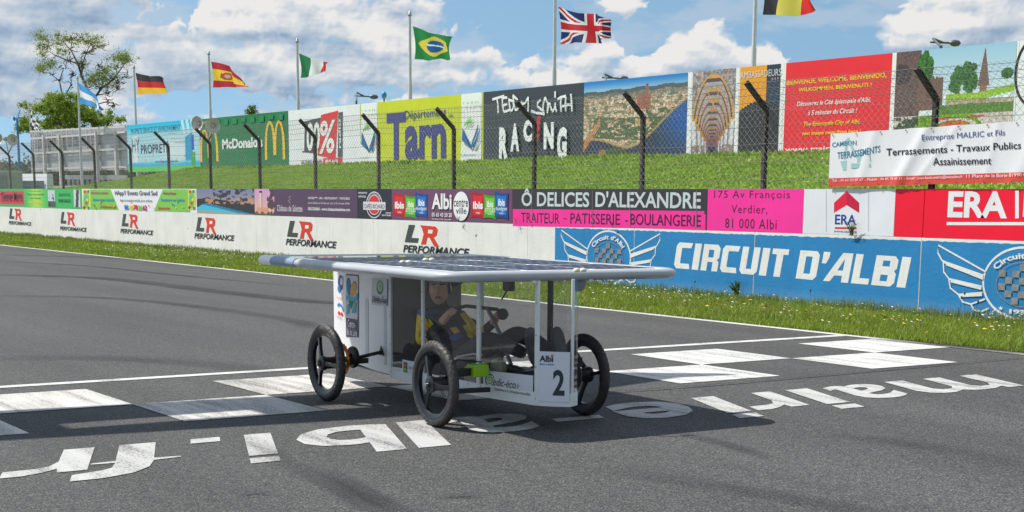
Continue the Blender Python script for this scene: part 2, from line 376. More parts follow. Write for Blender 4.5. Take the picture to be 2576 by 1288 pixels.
gp_(GI, 4.13, 3.95); gp_(GD, 4.13, 3.95); gp_([[(0, 0), (1, 0), (1, .16), (0, .16)]], 3.79, 3.60); gp_(GF, 3.54, 3.0); gp_(GR_, 3.0, 2.56)
# dark seam and skid marks
SK = bpy.data.materials.new('rubber_skid'); SK.use_nodes = True
def skm():
    N = SK.node_tree.nodes; L = SK.node_tree.links; p = N['Principled BSDF']; p.inputs['Base Color'].default_value = (.022, .022, .024, 1); p.inputs['Roughness'].default_value = .7
    tc = N.new('ShaderNodeTexCoord').outputs['Object']; n = N.new('ShaderNodeTexNoise'); L.new(tc, n.inputs['Vector']); n.inputs['Scale'].default_value = 30; n.inputs['Detail'].default_value = 6; n.inputs['Roughness'].default_value = .75
    n2 = N.new('ShaderNodeTexNoise'); L.new(tc, n2.inputs['Vector']); n2.inputs['Scale'].default_value = 1.2
    a = N.new('ShaderNodeAttribute'); a.attribute_name = 'Col'
    q = N.new('ShaderNodeMath'); q.operation = 'MULTIPLY'; L.new(n.outputs['Fac'], q.inputs[0]); L.new(n2.outputs['Fac'], q.inputs[1])
    r = N.new('ShaderNodeMath'); r.operation = 'MULTIPLY'; L.new(q.outputs[0], r.inputs[0]); L.new(a.outputs['Fac'], r.inputs[1])
    r3 = N.new('ShaderNodeMath'); r3.operation = 'MULTIPLY'; L.new(r.outputs[0], r3.inputs[0]); r3.inputs[1].default_value = 2.6; r3.use_clamp = True
    L.new(r3.outputs[0], p.inputs['Alpha'])
skm()
def skid(pxs, w, strength, z):
    P = [atZ(x, y, 0)[:2] for x, y in pxs]; # smooth by catmull
    Q = []
    for i in range(len(P) - 1):
        p0, p1, p2, p3 = P[max(i-1, 0)], P[i], P[i+1], P[min(i+2, len(P)-1)]
        for t in np.linspace(0, 1, 8, endpoint=False): Q.append(.5 * ((2*p1) + (-p0+p2)*t + (2*p0-5*p1+4*p2-p3)*t*t + (-p0+3*p1-3*p2+p3)*t**3))
    Q.append(P[-1]); Q = np.array(Q); V = []; Cc = []; Fc = []
    n = len(Q)
    for i in range(n):
        d = Q[min(i+1, n-1)] - Q[max(i-1, 0)]; d /= np.linalg.norm(d); nn = np.array([-d[1], d[0]])
        e = min(1, i / 6, (n - 1 - i) / 6)
        for s_, a in ((-.5, 0), (-.22, 1), (.22, 1), (.5, 0)):
            q = Q[i] + nn * w * s_; V.append((q[0], q[1], z)); Cc.append([a * e * strength] * 3)
    for i in range(n - 1):
        for j in range(3): k = i * 4 + j; Fc.append((k, k + 1, k + 5, k + 4))
    np_mesh('skid_mark', V, Fc, 4, SK, road, col=np.array(Cc))
skid([(-60, 640), (300, 650), (700, 672), (1200, 720)], .5, .5, .0085)
skid([(-60, 690), (250, 700), (560, 735), (800, 760), (1000, 765)], .55, .8, .009)
skid([(-60, 600+55), (200, 668), (420, 690), (760, 722)], .22, .7, .0095)
skid([(640, 1110), (720, 1165), (850, 1230), (1010, 1330)], .20, .38, .010)
skid([(790, 1165), (900, 1230), (1080, 1330)], .18, .4, .0105)
skid([(-60, 745), (300, 752), (700, 800), (780, 830)], .35, .5, .011)
skid([(1080, 1255), (1160, 1250), (1220, 1252)], .10, .5, .0142)
skid([(590, 1250), (640, 1243), (690, 1247)], .07, .6, .0144)
skid([(1500, 1180), (1900, 1240), (2400, 1330)], .30, .30, .0146)
skid([(2050, 1090), (2300, 1120), (2620, 1180)], .30, .28, .0148)
skid([(1700, 1090), (1830, 1120), (1950, 1160)], .16, .5, .0115)
skid([(1200, 1010), (1700, 978), (2100, 944), (2576, 902), (2700, 893)], .035, 1.3, .012)
skid([(1700, 778), (2200, 830), (2600, 882)], .35, .7, .0125)
skid([(2180, 852), (2400, 872), (2620, 897)], .30, 1.1, .013)
skid([(-60, 905), (200, 900), (500, 915), (700, 940)], .5, .35, .0135)

# ================================================================ CONCRETE WALL
WT = float(atY(1300, 564, WALL_Y)[2])
def conc(name, col, chips=0.):
    m = M(name, col, .75, 0, .10, 1.6, .16, 22); N = m.node_tree.nodes; L = m.node_tree.links; p = N['Principled BSDF']
    tc = N.new('ShaderNodeTexCoord').outputs['Object']; src = p.inputs['Base Color'].links[0].from_socket
    # dirt runs: vertical streaks, splashes near the foot
    mp = N.new('ShaderNodeMapping'); L.new(tc, mp.inputs[0]); mp.inputs['Scale'].default_value = (3.2, 1, .35)
    n = N.new('ShaderNodeTexNoise'); L.new(mp.outputs[0], n.inputs['Vector']); n.inputs['Scale'].default_value = 2.5; n.inputs['Detail'].default_value = 7; n.inputs['Roughness'].default_value = .7
    r = N.new('ShaderNodeMapRange'); L.new(n.outputs['Fac'], r.inputs[0]); r.inputs[1].default_value = .52; r.inputs[2].default_value = .8; r.inputs[4].default_value = .42
    mx = N.new('ShaderNodeMix'); mx.data_type = 'RGBA'; L.new(r.outputs[0], mx.inputs[0]); L.new(src, mx.inputs[6]); mx.inputs[7].default_value = (col[0]*.6, col[1]*.6, col[2]*.6, 1)
    # small holes and chips
    n3 = N.new('ShaderNodeTexNoise'); L.new(tc, n3.inputs['Vector']); n3.inputs['Scale'].default_value = 6.5; n3.inputs['Detail'].default_value = 3; n3.inputs['Roughness'].default_value = .45
    r3 = N.new('ShaderNodeMapRange'); L.new(n3.outputs['Fac'], r3.inputs[0]); r3.inputs[1].default_value = .735; r3.inputs[2].default_value = .75
    mx2 = N.new('ShaderNodeMix'); mx2.data_type = 'RGBA'; L.new(r3.outputs[0], mx2.inputs[0]); L.new(mx.outputs[2], mx2.inputs[6]); mx2.inputs[7].default_value = (.12, .13, .14, 1)
    last = mx2.outputs[2]
    if chips:
        n4 = N.new('ShaderNodeTexNoise'); L.new(tc, n4.inputs['Vector']); n4.inputs['Scale'].default_value = 3.1; n4.inputs['Detail'].default_value = 9; n4.inputs['Roughness'].default_value = .62
        r4 = N.new('ShaderNodeMapRange'); L.new(n4.outputs['Fac'], r4.inputs[0]); r4.inputs[1].default_value = .705; r4.inputs[2].default_value = .72
        mx3 = N.new('ShaderNodeMix'); mx3.data_type = 'RGBA'; L.new(r4.outputs[0], mx3.inputs[0]); L.new(last, mx3.inputs[6]); mx3.inputs[7].default_value = (.70, .74, .76, 1); last = mx3.outputs[2]
        sz = N.new('ShaderNodeSeparateXYZ'); L.new(tc, sz.inputs[0]); ft = N.new('ShaderNodeMapRange'); L.new(sz.outputs[2], ft.inputs[0]); ft.inputs[1].default_value = .22; ft.inputs[2].default_value = .0; ft.inputs[4].default_value = .5
        fm = N.new('ShaderNodeMath'); fm.operation = 'MULTIPLY'; L.new(ft.outputs[0], fm.inputs[0]); L.new(n.outputs['Fac'], fm.inputs[1])
        mx4 = N.new('ShaderNodeMix'); mx4.data_type = 'RGBA'; L.new(fm.outputs[0], mx4.inputs[0]); L.new(last, mx4.inputs[6]); mx4.inputs[7].default_value = (.42, .52, .60, 1); last = mx4.outputs[2]
    L.new(last, p.inputs['Base Color']); return m
WCONC = conc('white_painted_concrete', (.79, .78, .75)); BLUEP = conc('blue_wall_paint', (.012, .215, .50), 1.)
wall = empty('concrete_barrier', (-30, WALL_Y, 0), 'long low white painted concrete barrier, blue at its right end, behind the grass verge', 'barrier')
XB = float(atY(1396, 650, WALL_Y)[0])
posts_px = [18, 78, 150, 230, 320, 415, 519, 642, 781, 939, 1127, 1328, 1598, 1903, 2325]
PX = [float(atY(x, 472, WALL_Y)[0]) for x in posts_px]
PX = [PX[0] - 2.8 * k for k in range(6, 0, -1)] + PX + [PX[-1] + 2.85, PX[-1] + 5.7]
seams = [PX[0] - 3] + PX + [PX[-1] + 3]
for a, b in zip(seams[:-1], seams[1:]):
    MB().box((a + .002, WALL_Y, -.05), (b - .002, WALL_Y + .22, WT)).build('wall_section', WCONC, wall, bevel=.004)
MB().box((seams[0], WALL_Y + .03, -.05), (seams[-1], WALL_Y + .19, WT - .02)).build('wall_core', M('dark_joint', (.30, .29, .28), .9), wall)
for a, b in zip(seams[:-1], seams[1:]):
    a2 = max(a, XB)
    if b <= XB: continue
    # painted skin with a slightly ragged top edge
    n = max(4, int((b - a2) / .05)); rr = random.Random(int(a * 10) + 5)
    xs = np.linspace(a2 + (.010 if a2 == a else 0), b - .010, n)
    V = []; F = []
    for i, x in enumerate(xs):
        V += [(x, WALL_Y - .003, -.03), (x, WALL_Y - .003, WT - .032 + rr.uniform(-.006, .006))]
    for i in range(n - 1): F.append((2*i, 2*i+2, 2*i+3, 2*i+1))
    MB().add(V, F).build('blue_paint', BLUEP, wall)
WB = Board(wall, (0, WALL_Y - .0038, 0), (1, 0, 0), (0, 0, 1), .0004)
wpaint = conc('white_letter_paint', (.80, .795, .77))
CHAR = PR((70, 74, 74)); LRED = PR((226, 58, 30)); INK = PR((45, 47, 48))
for (xl, xr, yt, yb, pxl, pxr, pt, pb) in [(23, 53, 524, 552, 22, 79, 553, 569), (152, 187, 533, 564, 151, 218, 567, 584), (306, 346, 538, 571, 303, 386, 573, 592),
                                           (493, 542, 546, 584, 489, 590, 584, 606), (722, 787, 555, 598, 719, 847, 598, 624), (1018, 1102, 565, 612, 1014, 1181, 616, 642)]:
    q = lambda x, y: WB.uv(x, y); WB.k = 1
    # each mark is laid out on the wall about its own lower left corner
    a = q(xl, yt + (yb - yt) * .93); b = q(xr, yt + (yb - yt) * .15); w = b[0] - a[0]; u0 = a[0]; v0 = a[1]; hh = (q(xl, yt)[1] - v0) * 1.0
    sk = .10 * w / .6
    WB.polys([[(u0, v0), (u0 + .40*w, v0), (u0 + .43*w, v0 + .26*hh), (u0 + .20*w, v0 + .26*hh), (u0 + .32*w, v0 + hh), (u0 + .13*w, v0 + hh)]], CHAR, 'lettering')
    R0 = u0 + .47 * w; rw = .53 * w
    WB.polys([[(R0 + .05*rw, v0 - .08*hh), (R0 + .32*rw, v0 - .06*hh), (R0 + .40*rw, v0 + .34*hh), (R0 + .52*rw, v0 + .34*hh), (R0 + .78*rw, v0 - .14*hh), (R0 + 1.06*rw, v0 - .16*hh),
               (R0 + .76*rw, v0 + .36*hh), (R0 + .92*rw, v0 + .48*hh), (R0 + .98*rw, v0 + .82*hh), (R0 + .86*rw, v0 + .96*hh), (R0, v0 + 1.0*hh), (R0 + .12*rw, v0 + .80*hh), (R0 + .2*rw, v0 + .5*hh)]], LRED, 'lettering')
    WB.polys([[(R0 + .44*rw, v0 + .56*hh), (R0 + .68*rw, v0 + .56*hh), (R0 + .72*rw, v0 + .76*hh), (R0 + .46*rw, v0 + .77*hh)]], WHITE, 'lettering')
    a = q(pxl, pt + (pb - pt) * .70); b = q(pxr, pt + (pb - pt) * .36)
    WB.text('PERFORMANCE', a[0], a[1], b[0], a[1] + (b[1] - a[1]) * 1.0 if b[1] > a[1] + .08 else a[1] + .11, INK, .03, .22)
# CIRCUIT D'ALBI in heavy square letters
def glyphs(word, W_):
    t = .30; th = .2; ch = .13; out = []; x = 0
    for c in word:
        w = W_[c]
        G = {'C': [[(w,1),(w-.06,1-th),(t+.03,1-th),(t,1-th-.04),(t,th+.04),(t+.03,th),(w-.06,th),(w,0),(ch,0),(0,ch),(0,1-ch),(ch,1)]],
             'I': [[(0,0),(w,0),(w,1),(0,1)]],
             'R': [[(0,0),(t,0),(t,1),(0,1)], [(t,1),(w-ch,1),(w,1-ch),(w,.52),(w-.1,.43),(w,.34),(w,0),(w-t,0),(w-t,.34),(t,.34),(t,.34+.17),(w-t,.34+.17),(w-t,1-th),(t,1-th)]],
             'U': [[(0,1),(t,1),(t,th),(w-t,th),(w-t,1),(w,1),(w,ch),(w-ch,0),(ch,0),(0,ch)]],
             'T': [[(0,1),(w,1),(w,1-th),(w/2+t/2,1-th),(w/2+t/2,0),(w/2-t/2,0),(w/2-t/2,1-th),(0,1-th)]],
             'D': [[(0,0),(t,0),(t,1),(0,1)], [(t,1),(w-ch,1),(w,1-ch),(w,ch),(w-ch,0),(t,0),(t,th),(w-t,th),(w-t,1-th),(t,1-th)]],
             "'": [[(.02,.60),(.2,.60),(w,.82),(w,1),(.02,1)]],
             'A': [[(-.22,0),(.06,0),(.22,.22),(w-t,.22),(w-t,0),(w,0),(w,.4),(w-t,.4),(.31,.4),(.03,.4)], [(.03,.4),(.31,.4),(w-t,.80),(w-t,.4),(w,.4),(w,1),(.42,1)]],
             'L': [[(0,0),(w,0),(w,th),(t,th),(t,1),(0,1)]],
             'B': [[(0,0),(t,0),(t,1),(0,1)], [(t,1),(w-ch,1),(w,1-ch),(w,.6),(w-.09,.51),(t,.51),(t,.51+.14),(w-t,.51+.14),(w-t,1-.16),(t,1-.16)],
                   [(t,.51),(w-.09,.51),(w,.42),(w,ch),(w-ch,0),(t,0),(t,.16),(w-t,.16),(w-t,.37),(t,.37)]]}
        if c == ' ': x += W_[c]; continue
        out.append((c, x, G[c])); x += w + .12
    return out, x
Wd = {'C': .84, 'I': .34, 'R': .86, 'U': .84, 'T': .74, 'D': .88, "'": .3, 'A': .84, 'L': .70, 'B': .88, ' ': .38}
q3 = lambda zx, zy: (1698 + .3408 * zx, 465.4 + .3408 * zy)
WB.k = 1
gs, tot = glyphs("CIRCUIT D'ALBI", Wd)
A0 = WB.uv(*q3(-10, 612)); A1 = WB.uv(*q3(-2, 425)); E0 = WB.uv(*q3(1700, 760)); E1 = WB.uv(*q3(1745, 530))
hgt = .5 * ((A1[1] - A0[1]) + (E1[1] - E0[1])); span = E0[0] - A0[0]; slope = (E0[1] - A0[1]) / span
for c, x, ps in gs:
    WB.k = 1
    WB.polys([[(A0[0] + span * (x + u) / (tot - .12) + .20 * v * hgt, A0[1] + slope * span * (x + u) / tot + v * hgt) for u, v in p] for p in ps], wpaint, 'lettering')
# winged club emblem, twice
def emblem(cx, cz, s, right=True):
    """cx, cz centre on the wall; s = ring radius horizontally"""
    WB.k = 1
    ring = [(cx + s * math.cos(t), cz + .40 * math.sin(t)) for t in [2 * math.pi * i / 40 for i in range(41)]]
    WB.strokes([ring], .026, wpaint)
    wings = [[(-.95,.11),(-2.25,.39),(-2.24,.30),(-2.12,.215),(-2.05,.20),(-1.02,.07)], [(-2.05,.195),(-1.0,.06)],
             [(-2.08,.20),(-2.05,.08),(-1.90,.005),(-1.02,-.06)], [(-1.90,0),(-1.85,-.10),(-1.62,-.17),(-1.0,-.13)], [(-1.62,-.17),(-1.5,-.25),(-1.28,-.27),(-.92,-.20)],
             [(-1.28,-.27),(-1.18,-.335),(-1.0,-.345),(-.80,-.30)]]
    for sg in ((-1, 1) if right else (1,)):
        for i, w in enumerate(wings):
            WB.strokes([[(cx + sg * x * s, cz + z * 1.0) for x, z in w]], .020 if i != 1 else .03, wpaint)
        for (xa, za, xb, zb) in ((-2.0,.175,-1.0,.03), (-1.85,-.02,-1.03,-.085), (-1.58,-.185,-1.0,-.155)):
            WB.strokes([[(cx + sg * xa * s, cz + za), (cx + sg * xb * s, cz + zb)]], .028, wpaint)
    gp = M('grey_emblem_paint', (.25, .25, .25), .8, 0, .3, 20)
    inn = [(cx + s * .66 * math.cos(t), cz - .01 + .245 * math.sin(t)) for t in [2 * math.pi * i / 36 for i in range(37)]]
    WB.strokes([inn], .008, gp)
    cells = []
    n = 7
    for i in range(n):
        for j in range(6):
            if (i + j) % 2: continue
            x0 = -.60 + 1.2 * i / n; z0 = -.235 + .45 * j / 6; x1 = x0 + 1.2 / n; z1 = z0 + .075
            xm, zm = (x0 + x1) / 2 / .64, (z0 + z1 + .02) / 2 / .235
            if xm * xm + zm * zm < .92: cells.append([(cx + a * s, cz + b) for a, b in ((x0, z0), (x1, z0), (x1, z1), (x0, z1))])
    WB.polys(cells, gp, 'emblem')
    def arc(rad_u, rad_v, a0, a1, hh):
        def w(a, b):
            t = math.radians(a0 + (a1 - a0) * a); return cx + (rad_u + hh * b * s / .40) * math.cos(t), cz + (rad_v + hh * b) * math.sin(t)
        return w
    WB.text("Circuit d'Albi", 0, 0, 1, 1, wpaint, .03, .0, warp=arc(s * .74, .275, 150, 32, .07))
    WB.text("1932", 0, 0, 1, 1, wpaint, .05, .0, warp=lambda a, b: (cx - .28 * s + .56 * s * a, cz - .345 + .055 * b))
    WB.polys([[(cx - .50*s + .07*s * r * math.sin(t), cz - .29 + .026 * r * math.cos(t)) for t, r in [(math.pi * k / 5, 1 if k % 2 == 0 else .42) for k in range(10)]]], wpaint, 'emblem')
    rib = [(-.62, -.30), (-.80, -.385), (-.45, -.50), (0, -.535), (.45, -.50), (.80, -.385), (.62, -.30)]
    WB.strokes([[(cx + x * s, cz + z) for x, z in rib]], .012, wpaint)
    WB.text("Speedway", 0, 0, 1, 1, wpaint, .04, .0, warp=lambda a, b: (cx - .42 * s + .84 * s * a, cz - .50 + .075 * b + .10 * (2 * a - 1) ** 2))
c1 = WB.uv(1530, 652); l1 = WB.uv(1476, 652); emblem(c1[0], .47, c1[0] - l1[0])
c2 = WB.uv(2576, 727); l2 = WB.uv(2478, 690); emblem(c2[0] - .02, .46, c2[0] - l2[0])

# ================================================================ ADVERTISING BOARDS ON THE WALL
def adboard(px0, px1, label, mat, name='advertising_board', Y=WALL_Y, z0=None, z1=1.498, th=.03, group='advertising boards along the top of the barrier', py=520, x0=None, x1=None):
    z0 = WT + .006 if z0 is None else z0
    x0 = float(atY(px0, py, Y)[0]) if x0 is None else x0; x1 = float(atY(px1, py, Y)[0]) if x1 is None else x1
    o = MB().box((x0, Y, z0), (x1 - .004, Y + th, z1)).build(name, mat, None, own=(x0, Y, z0))
    tag(o, label, 'billboard' if 'hoarding' in name else 'advertising board', group)
    return Board(o, (x0, Y, z0), (x1 - x0 - .004, 0, 0), (0, 0, z1 - z0), .0004 if Y < 20 else .003)
def tp(B, t, xl, yb, xr, yt, mat, bold=.012, shear=0., **k):
    a = B.uv(xl, yb); b = B.uv(xr, yt); return B.text(t, a[0], a[1], b[0], b[1], mat, bold, shear, **k)
def pp(B, pts, mat, name='emblem'): return B.polys([[tuple(B.uv(x, y)) for x, y in p] for p in pts], mat, name)
q1 = lambda zx, zy: (.3418 * zx, 465.4 + .3418 * zy)
q2 = lambda zx, zy: (880.5 + .3418 * zx, 465.4 + .3418 * zy)
def tq(B, q, t, zx0, zy0, zx1, zy1, mat, bold=.012, shear=0., **k):      # zy0 bottom left, zy1 top right
    a = q(zx0, zy0); b = q(zx1, zy1); return tp(B, t, a[0], a[1], b[0], b[1], mat, bold, shear, **k)
GRN = PR((60, 190, 95)); LIME = PR((130, 205, 75)); YEL = PR((245, 225, 60)); RED = PR((222, 40, 48)); MAG = PR((190, 30, 120)); BLU = PR((40, 130, 205)); PINK = PR((255, 50, 160)); CHC = PR((58, 54, 60)); PURP = PR((92, 66, 92)); SKYB = PR((60, 190, 225))
B = adboard(-210, 207, 'green board with a red name plate and two small photos, leftmost on the barrier', GRN)
q = B.uv; u = lambda x: B.uv(x, 500)[0]
B.picture(lambda a, b: mixc(mixc(full(a, (60, 190, 95)), (175, 225, 90), np.exp(-((a - .5) / .3) ** 2)), (60, 190, 95), 0), 30, 4, u(58), 0, u(125), 1, name='print')
B.rect(u(0), .14, u(61), .88, PR((214, 62, 78)), 'name_plate')
tp(B, 'Tavares Mario', 2, 507, 57, 487, PR((120, 18, 30)), .03)
tq(B, q1, 'Tavares Mario', 15, 100, 165, 55, PR((60, 20, 28)), .03)
tq(B, q1, 'Nos spécialités', 215, 50, 300, 42, PR((70, 120, 60))); tq(B, q1, 'Toute maçonnerie', 195, 78, 325, 62, PR((70, 120, 60))); tq(B, q1, 'Neuf - Rénovation', 225, 102, 300, 92, PR((70, 120, 60)))
tq(B, q1, 'Devis gratuits', 208, 138, 315, 118, YEL, .03)
def tiny_ruin(a, b):
    c = mixc(full(a, (205, 215, 225)), (90, 82, 78), (fbm(a * 5, b * 7, 3) > .45 + .35 * b) * 1.); return mixc(c, (60, 56, 52), (b < .35) * .8)
B.picture(tiny_ruin, 14, 18, u(121), .08, u(139), .93); B.picture(lambda a, b: mixc(full(a, (215, 220, 228)), (70, 70, 74), (np.abs(a - .55 - .2 * (b - .5)) < .22) * 1.), 14, 18, u(186), .1, u(202), .95)
tq(B, q1, '05 63 57 15 23', 435, 82, 515, 62, PR((25, 95, 50)), .02); tq(B, q1, '81600 GAILLAC', 432, 128, 522, 104, PR((25, 95, 50)), .02)

B = adboard(207.5, 495.5, 'colourful board of a children\'s party agency with green side panels and balloons', PR((245, 245, 248)))
for s_ in (0, 1):
    e0, e1 = (610, 875) if s_ == 0 else (1135, 1447)
    f = [(665, 32), (815, 32), (875, 184), (665, 180)] if s_ == 0 else [(1198, 32), (1400, 32), (1400, 198), (1135, 190)]
    pp(B, [[q1(*p) for p in f]], LIME, 'print')
    cxz = 636 if s_ == 0 else 1412
    pp(B, [[q1(cxz - 27, 34), q1(cxz + 30, 34), q1(cxz + 30, 182), q1(cxz - 27, 182)]], YEL, 'print')
    pp(B, [[q1(cxz + 22 * math.cos(t), 108 + 66 * math.sin(t)) for t in [i * .35 for i in range(18)]]], LIME, 'print')
    for k, (dx, dy, c) in enumerate(((-12, -58, RED), (14, -60, BLU), (-16, 58, PURP), (18, 62, BLU), (0, 25, RED), (-6, -15, SKYB), (8, 0, YEL))):
        pp(B, [[q1(cxz + dx + 9 * math.cos(t), 108 + dy + 13 * math.sin(t)) for t in [i * .79 for i in range(8)]]], c, 'print')
tq(B, q1, 'Animations magasin', 668, 70, 796, 48, MAG, .02, .1); tq(B, q1, 'Anniversaires à domicile', 685, 118, 840, 98, BLU, .02, .1); tq(B, q1, 'Arbres de Noël', 758, 170, 855, 150, RED, .03, .1)
tq(B, q1, 'HAppY Events Grand Sud', 848, 84, 1158, 42, PR((25, 25, 60)), .008); tq(B, q1, 'Agence événementielle pour enfants', 885, 126, 1122, 106, PR((70, 70, 100)), .004)
for k, (t, c) in enumerate(zip(('06', '40', '78', '26', '62'), (BLU, YEL, RED, LIME, MAG))): tq(B, q1, t, 918 + 34 * k, 182 + k * 1.2, 948 + 34 * k, 144 + k * 1.2, c, .05)
tq(B, q1, 'Maquillage', 1205, 72, 1296, 52, MAG, .03, .1); tq(B, q1, 'Sculpture sur ballon', 1188, 124, 1360, 100, BLU, .02, .1); tq(B, q1, 'Spectacles', 1166, 182, 1252, 160, RED, .04, .1)
for k in range(16):
    x = random.choice([random.uniform(690, 850), random.uniform(880, 1130), random.uniform(1265, 1375)]); y = random.uniform(120, 172); c = random.choice((RED, BLU, YEL, MAG, LIME))
    pp(B, [[q1(x + 6 * r * math.sin(t), y + 9 * r * math.cos(t)) for t, r in [(math.pi * j / 5, 1 if j % 2 == 0 else .45) for j in range(10)]]], c, 'star')

B = adboard(496, 899.5, 'dark purple hotel board with a dusk pool photo and a pink tower photo', PURP)
u = lambda x: B.uv(x, 500)[0]
def pool(a, b):
    c = mixc(full(a, (120, 130, 165)), (180, 160, 165), 1 - b + a * .2)
    hill = .72 - .28 * np.abs(a - .2) ** .7; c = mixc(c, (48, 48, 52), (b < hill - .05) * 1.)
    c = mixc(c, (215, 150, 90), ((b < .62) & (b > .40) & (fbm(a * 22, b * 9, 2) > .50) & (a > .15)) * .9)
    c = mixc(c, (40, 38, 40), ((fbm(a * 14, b * 10, 9) > .52) & (b > .45 + .3 * np.abs(a - .62)) & (a > .3)) * .85)
    pooll = (b < .52 - .50 * a) & (b < 1.2 * (a + .2)); c = mixc(c, (70, 190, 225), pooll * 1.); c = mixc(c, (30, 110, 165), (pooll & (b > .42 - .5 * a)) * .8)
    return mixc(c, (190, 160, 130), ((b < .12 - .1 * a)) * .9)
B.picture(pool, 90, 40, 0, 0, u(640), 1)
def tower(a, b):
    c = mixc(full(a, (215, 165, 200)), (245, 190, 160), 1 - b * 1.3); c = mixc(c, (225, 205, 190), ((np.abs(a - .33) < .07) & (b < .86)) * 1.); c = mixc(c, (190, 130, 120), ((np.abs(a - .37) < .03) & (b < .86)) * 1.)
    c = mixc(c, (70, 50, 60), ((np.abs(a - .33) < .08) & (b > .86) & (b < .93)) * 1.); c = mixc(c, (220, 150, 120), ((a > .1) & (a < .7) & (b < .3)) * .8); c = mixc(c, (60, 45, 55), ((fbm(a * 7, b * 5, 4) > .5) & (a > .62)) * .85)
    return mixc(c, (60, 80, 55), (b < .1 + .05 * np.sin(a * 20)) * .8)
B.picture(tower, 40, 40, u(640.5), 0, u(690), 1)
tq(B, q1, 'Château de Salettes', 2040, 192, 2226, 150, PR((225, 220, 228)), .004, .15)
B.strokes([[tuple(B.uv(*q1(x, y))) for x, y in ((2140, 84), (2124, 92), (2140, 104), (2122, 118), (2138, 132))]], .012, PR((225, 220, 228)))
WT2 = PR((225, 222, 228))
tp(B, 'HOTEL**** - SPA - RESTAURANT - VIGNOBLE', *q2(-212, 122 - 0), *q2(-6 - 0, 92 + 4), WT2, .02) if False else None
tp(B, 'HOTEL**** - SPA - RESTAURANT - VIGNOBLE', 775, 501, 880, 496, WT2, .02)
tp(B, 'entre Gaillac et Cordes sur ciel, à 25 minutes d\'Albi', 775, 513.5, 880, 509, WT2, .005); tp(B, '0563336060 - www.chateaudesalettes.com', 775, 529, 881, 523, WT2, .03)

B = adboard(900, 984.5, 'dark slate coffee board with a round red and white crest', PR((42, 44, 54)))
for r_, c in ((1., WT2), (.92, PR((42, 44, 54))), (.76, WT2), (.7, PR((222, 50, 42)))):
    pp(B, [[q2(178 + 60 * r_ * math.cos(t), 146 + 98 * r_ * math.sin(t)) for t in [i * math.pi / 16 for i in range(32)]]], c)
pp(B, [[q2(98, 122), q2(262, 126), q2(262, 184), q2(98, 182)]], WT2); tq(B, q2, 'CAFÉS RICHARD', 105, 172, 256, 134, PR((50, 50, 55)), .012)
B.text('MAÎTRES TORRÉFACTEURS', 0, 0, 1, 1, WT2, .01, warp=lambda a, b: tuple(B.uv(*q2(178 + (48 + 8 * b) * math.cos(math.pi * (.85 - .7 * a)), 146 - (76 + 12 * b) * math.sin(math.pi * (.85 - .7 * a))))))
tq(B, q2, 'DISTRIBUTEUR', 62, 64, 128, 52, WT2, .03); tq(B, q2, 'OFFICIEL', 62, 92, 120, 78, WT2, .03); tq(B, q2, 'AGENCE', 262, 210, 304, 200, WT2, .03); tq(B, q2, 'MIDI-PYRÉNÉES', 236, 228, 304, 216, WT2, .03)

B = adboard(985, 1289.5, 'plum coloured hotel board with two trios of red, green and blue pillows', PR((116, 74, 104)))
def pillow(cxz, cyz, wz, hz, c0, c1, txt, t2=None):
    n = 14; pts = []
    for k in range(4):
        for i in range(n):
            t = i / n; s2 = math.sin(math.pi * t) * .09
            x, y = [(-1 + 2*t, -1 + s2), (1 - s2, -1 + 2*t), (1 - 2*t, 1 - s2), (-1 + s2, 1 - 2*t)][k]; pts.append((cxz + x * wz, cyz + y * hz + x * 6))
    pp(B, [[q2(*p) for p in pts]], PR(c0), 'pillow_emblem')
    pp(B, [[q2(cxz + (p[0]-cxz)*.72 - 2, cyz + (p[1]-cyz)*.74 - 4) for p in pts]], PR(c1), 'pillow_emblem')
    if t2: tq(B, q2, txt, cxz - wz*.5, cyz + 4, cxz + wz*.5, cyz - hz * .5, WHITE, .03); tq(B, q2, t2, cxz - wz*.85, cyz + hz*.45, cxz + wz*.85, cyz + 10, WHITE, .004, .15)
    else: tq(B, q2, txt, cxz - wz*.74, cyz + hz*.30, cxz + wz*.74, cyz - hz * .3, WHITE, .04)
    tq(B, q2, 'HOTELS', cxz - wz*.3, cyz + hz*.68, cxz + wz*.3, cyz + hz*.55, WHITE, .02)
for dx in (0, 580):
    sc = 1 + dx / 580 * .08
    pillow(364 + dx, 148, 46*sc, 88*sc, (188, 18, 30), (228, 40, 50), 'ibis'); pillow(448 + dx*1.01, 160, 44*sc, 82*sc, (70, 165, 30), (120, 205, 50), 'ibis', 'STYLES'); pillow(527 + dx*1.02, 150, 46*sc, 90*sc, (10, 75, 150), (30, 120, 200), 'ibis', 'budget')
tq(B, q2, 'Albi', 606, 178, 752, 62, WHITE, .03); tq(B, q2, '05 63 43 20 20', 606, 232, 754, 206, WHITE, .015); tq(B, q2, 'Parking privé sécurisé', 608, 258, 748, 248, WHITE, .0)
pp(B, [[q2(822 + 58 * math.cos(t), 156 + 108 * math.sin(t)) for t in [i * math.pi / 16 for i in range(32)]]], WHITE)
tq(B, q2, 'centre', 768, 160, 874, 106, PR((60, 50, 60)), .012); tq(B, q2, 'ville', 784, 212, 862, 166, PR((60, 50, 60)), .012)

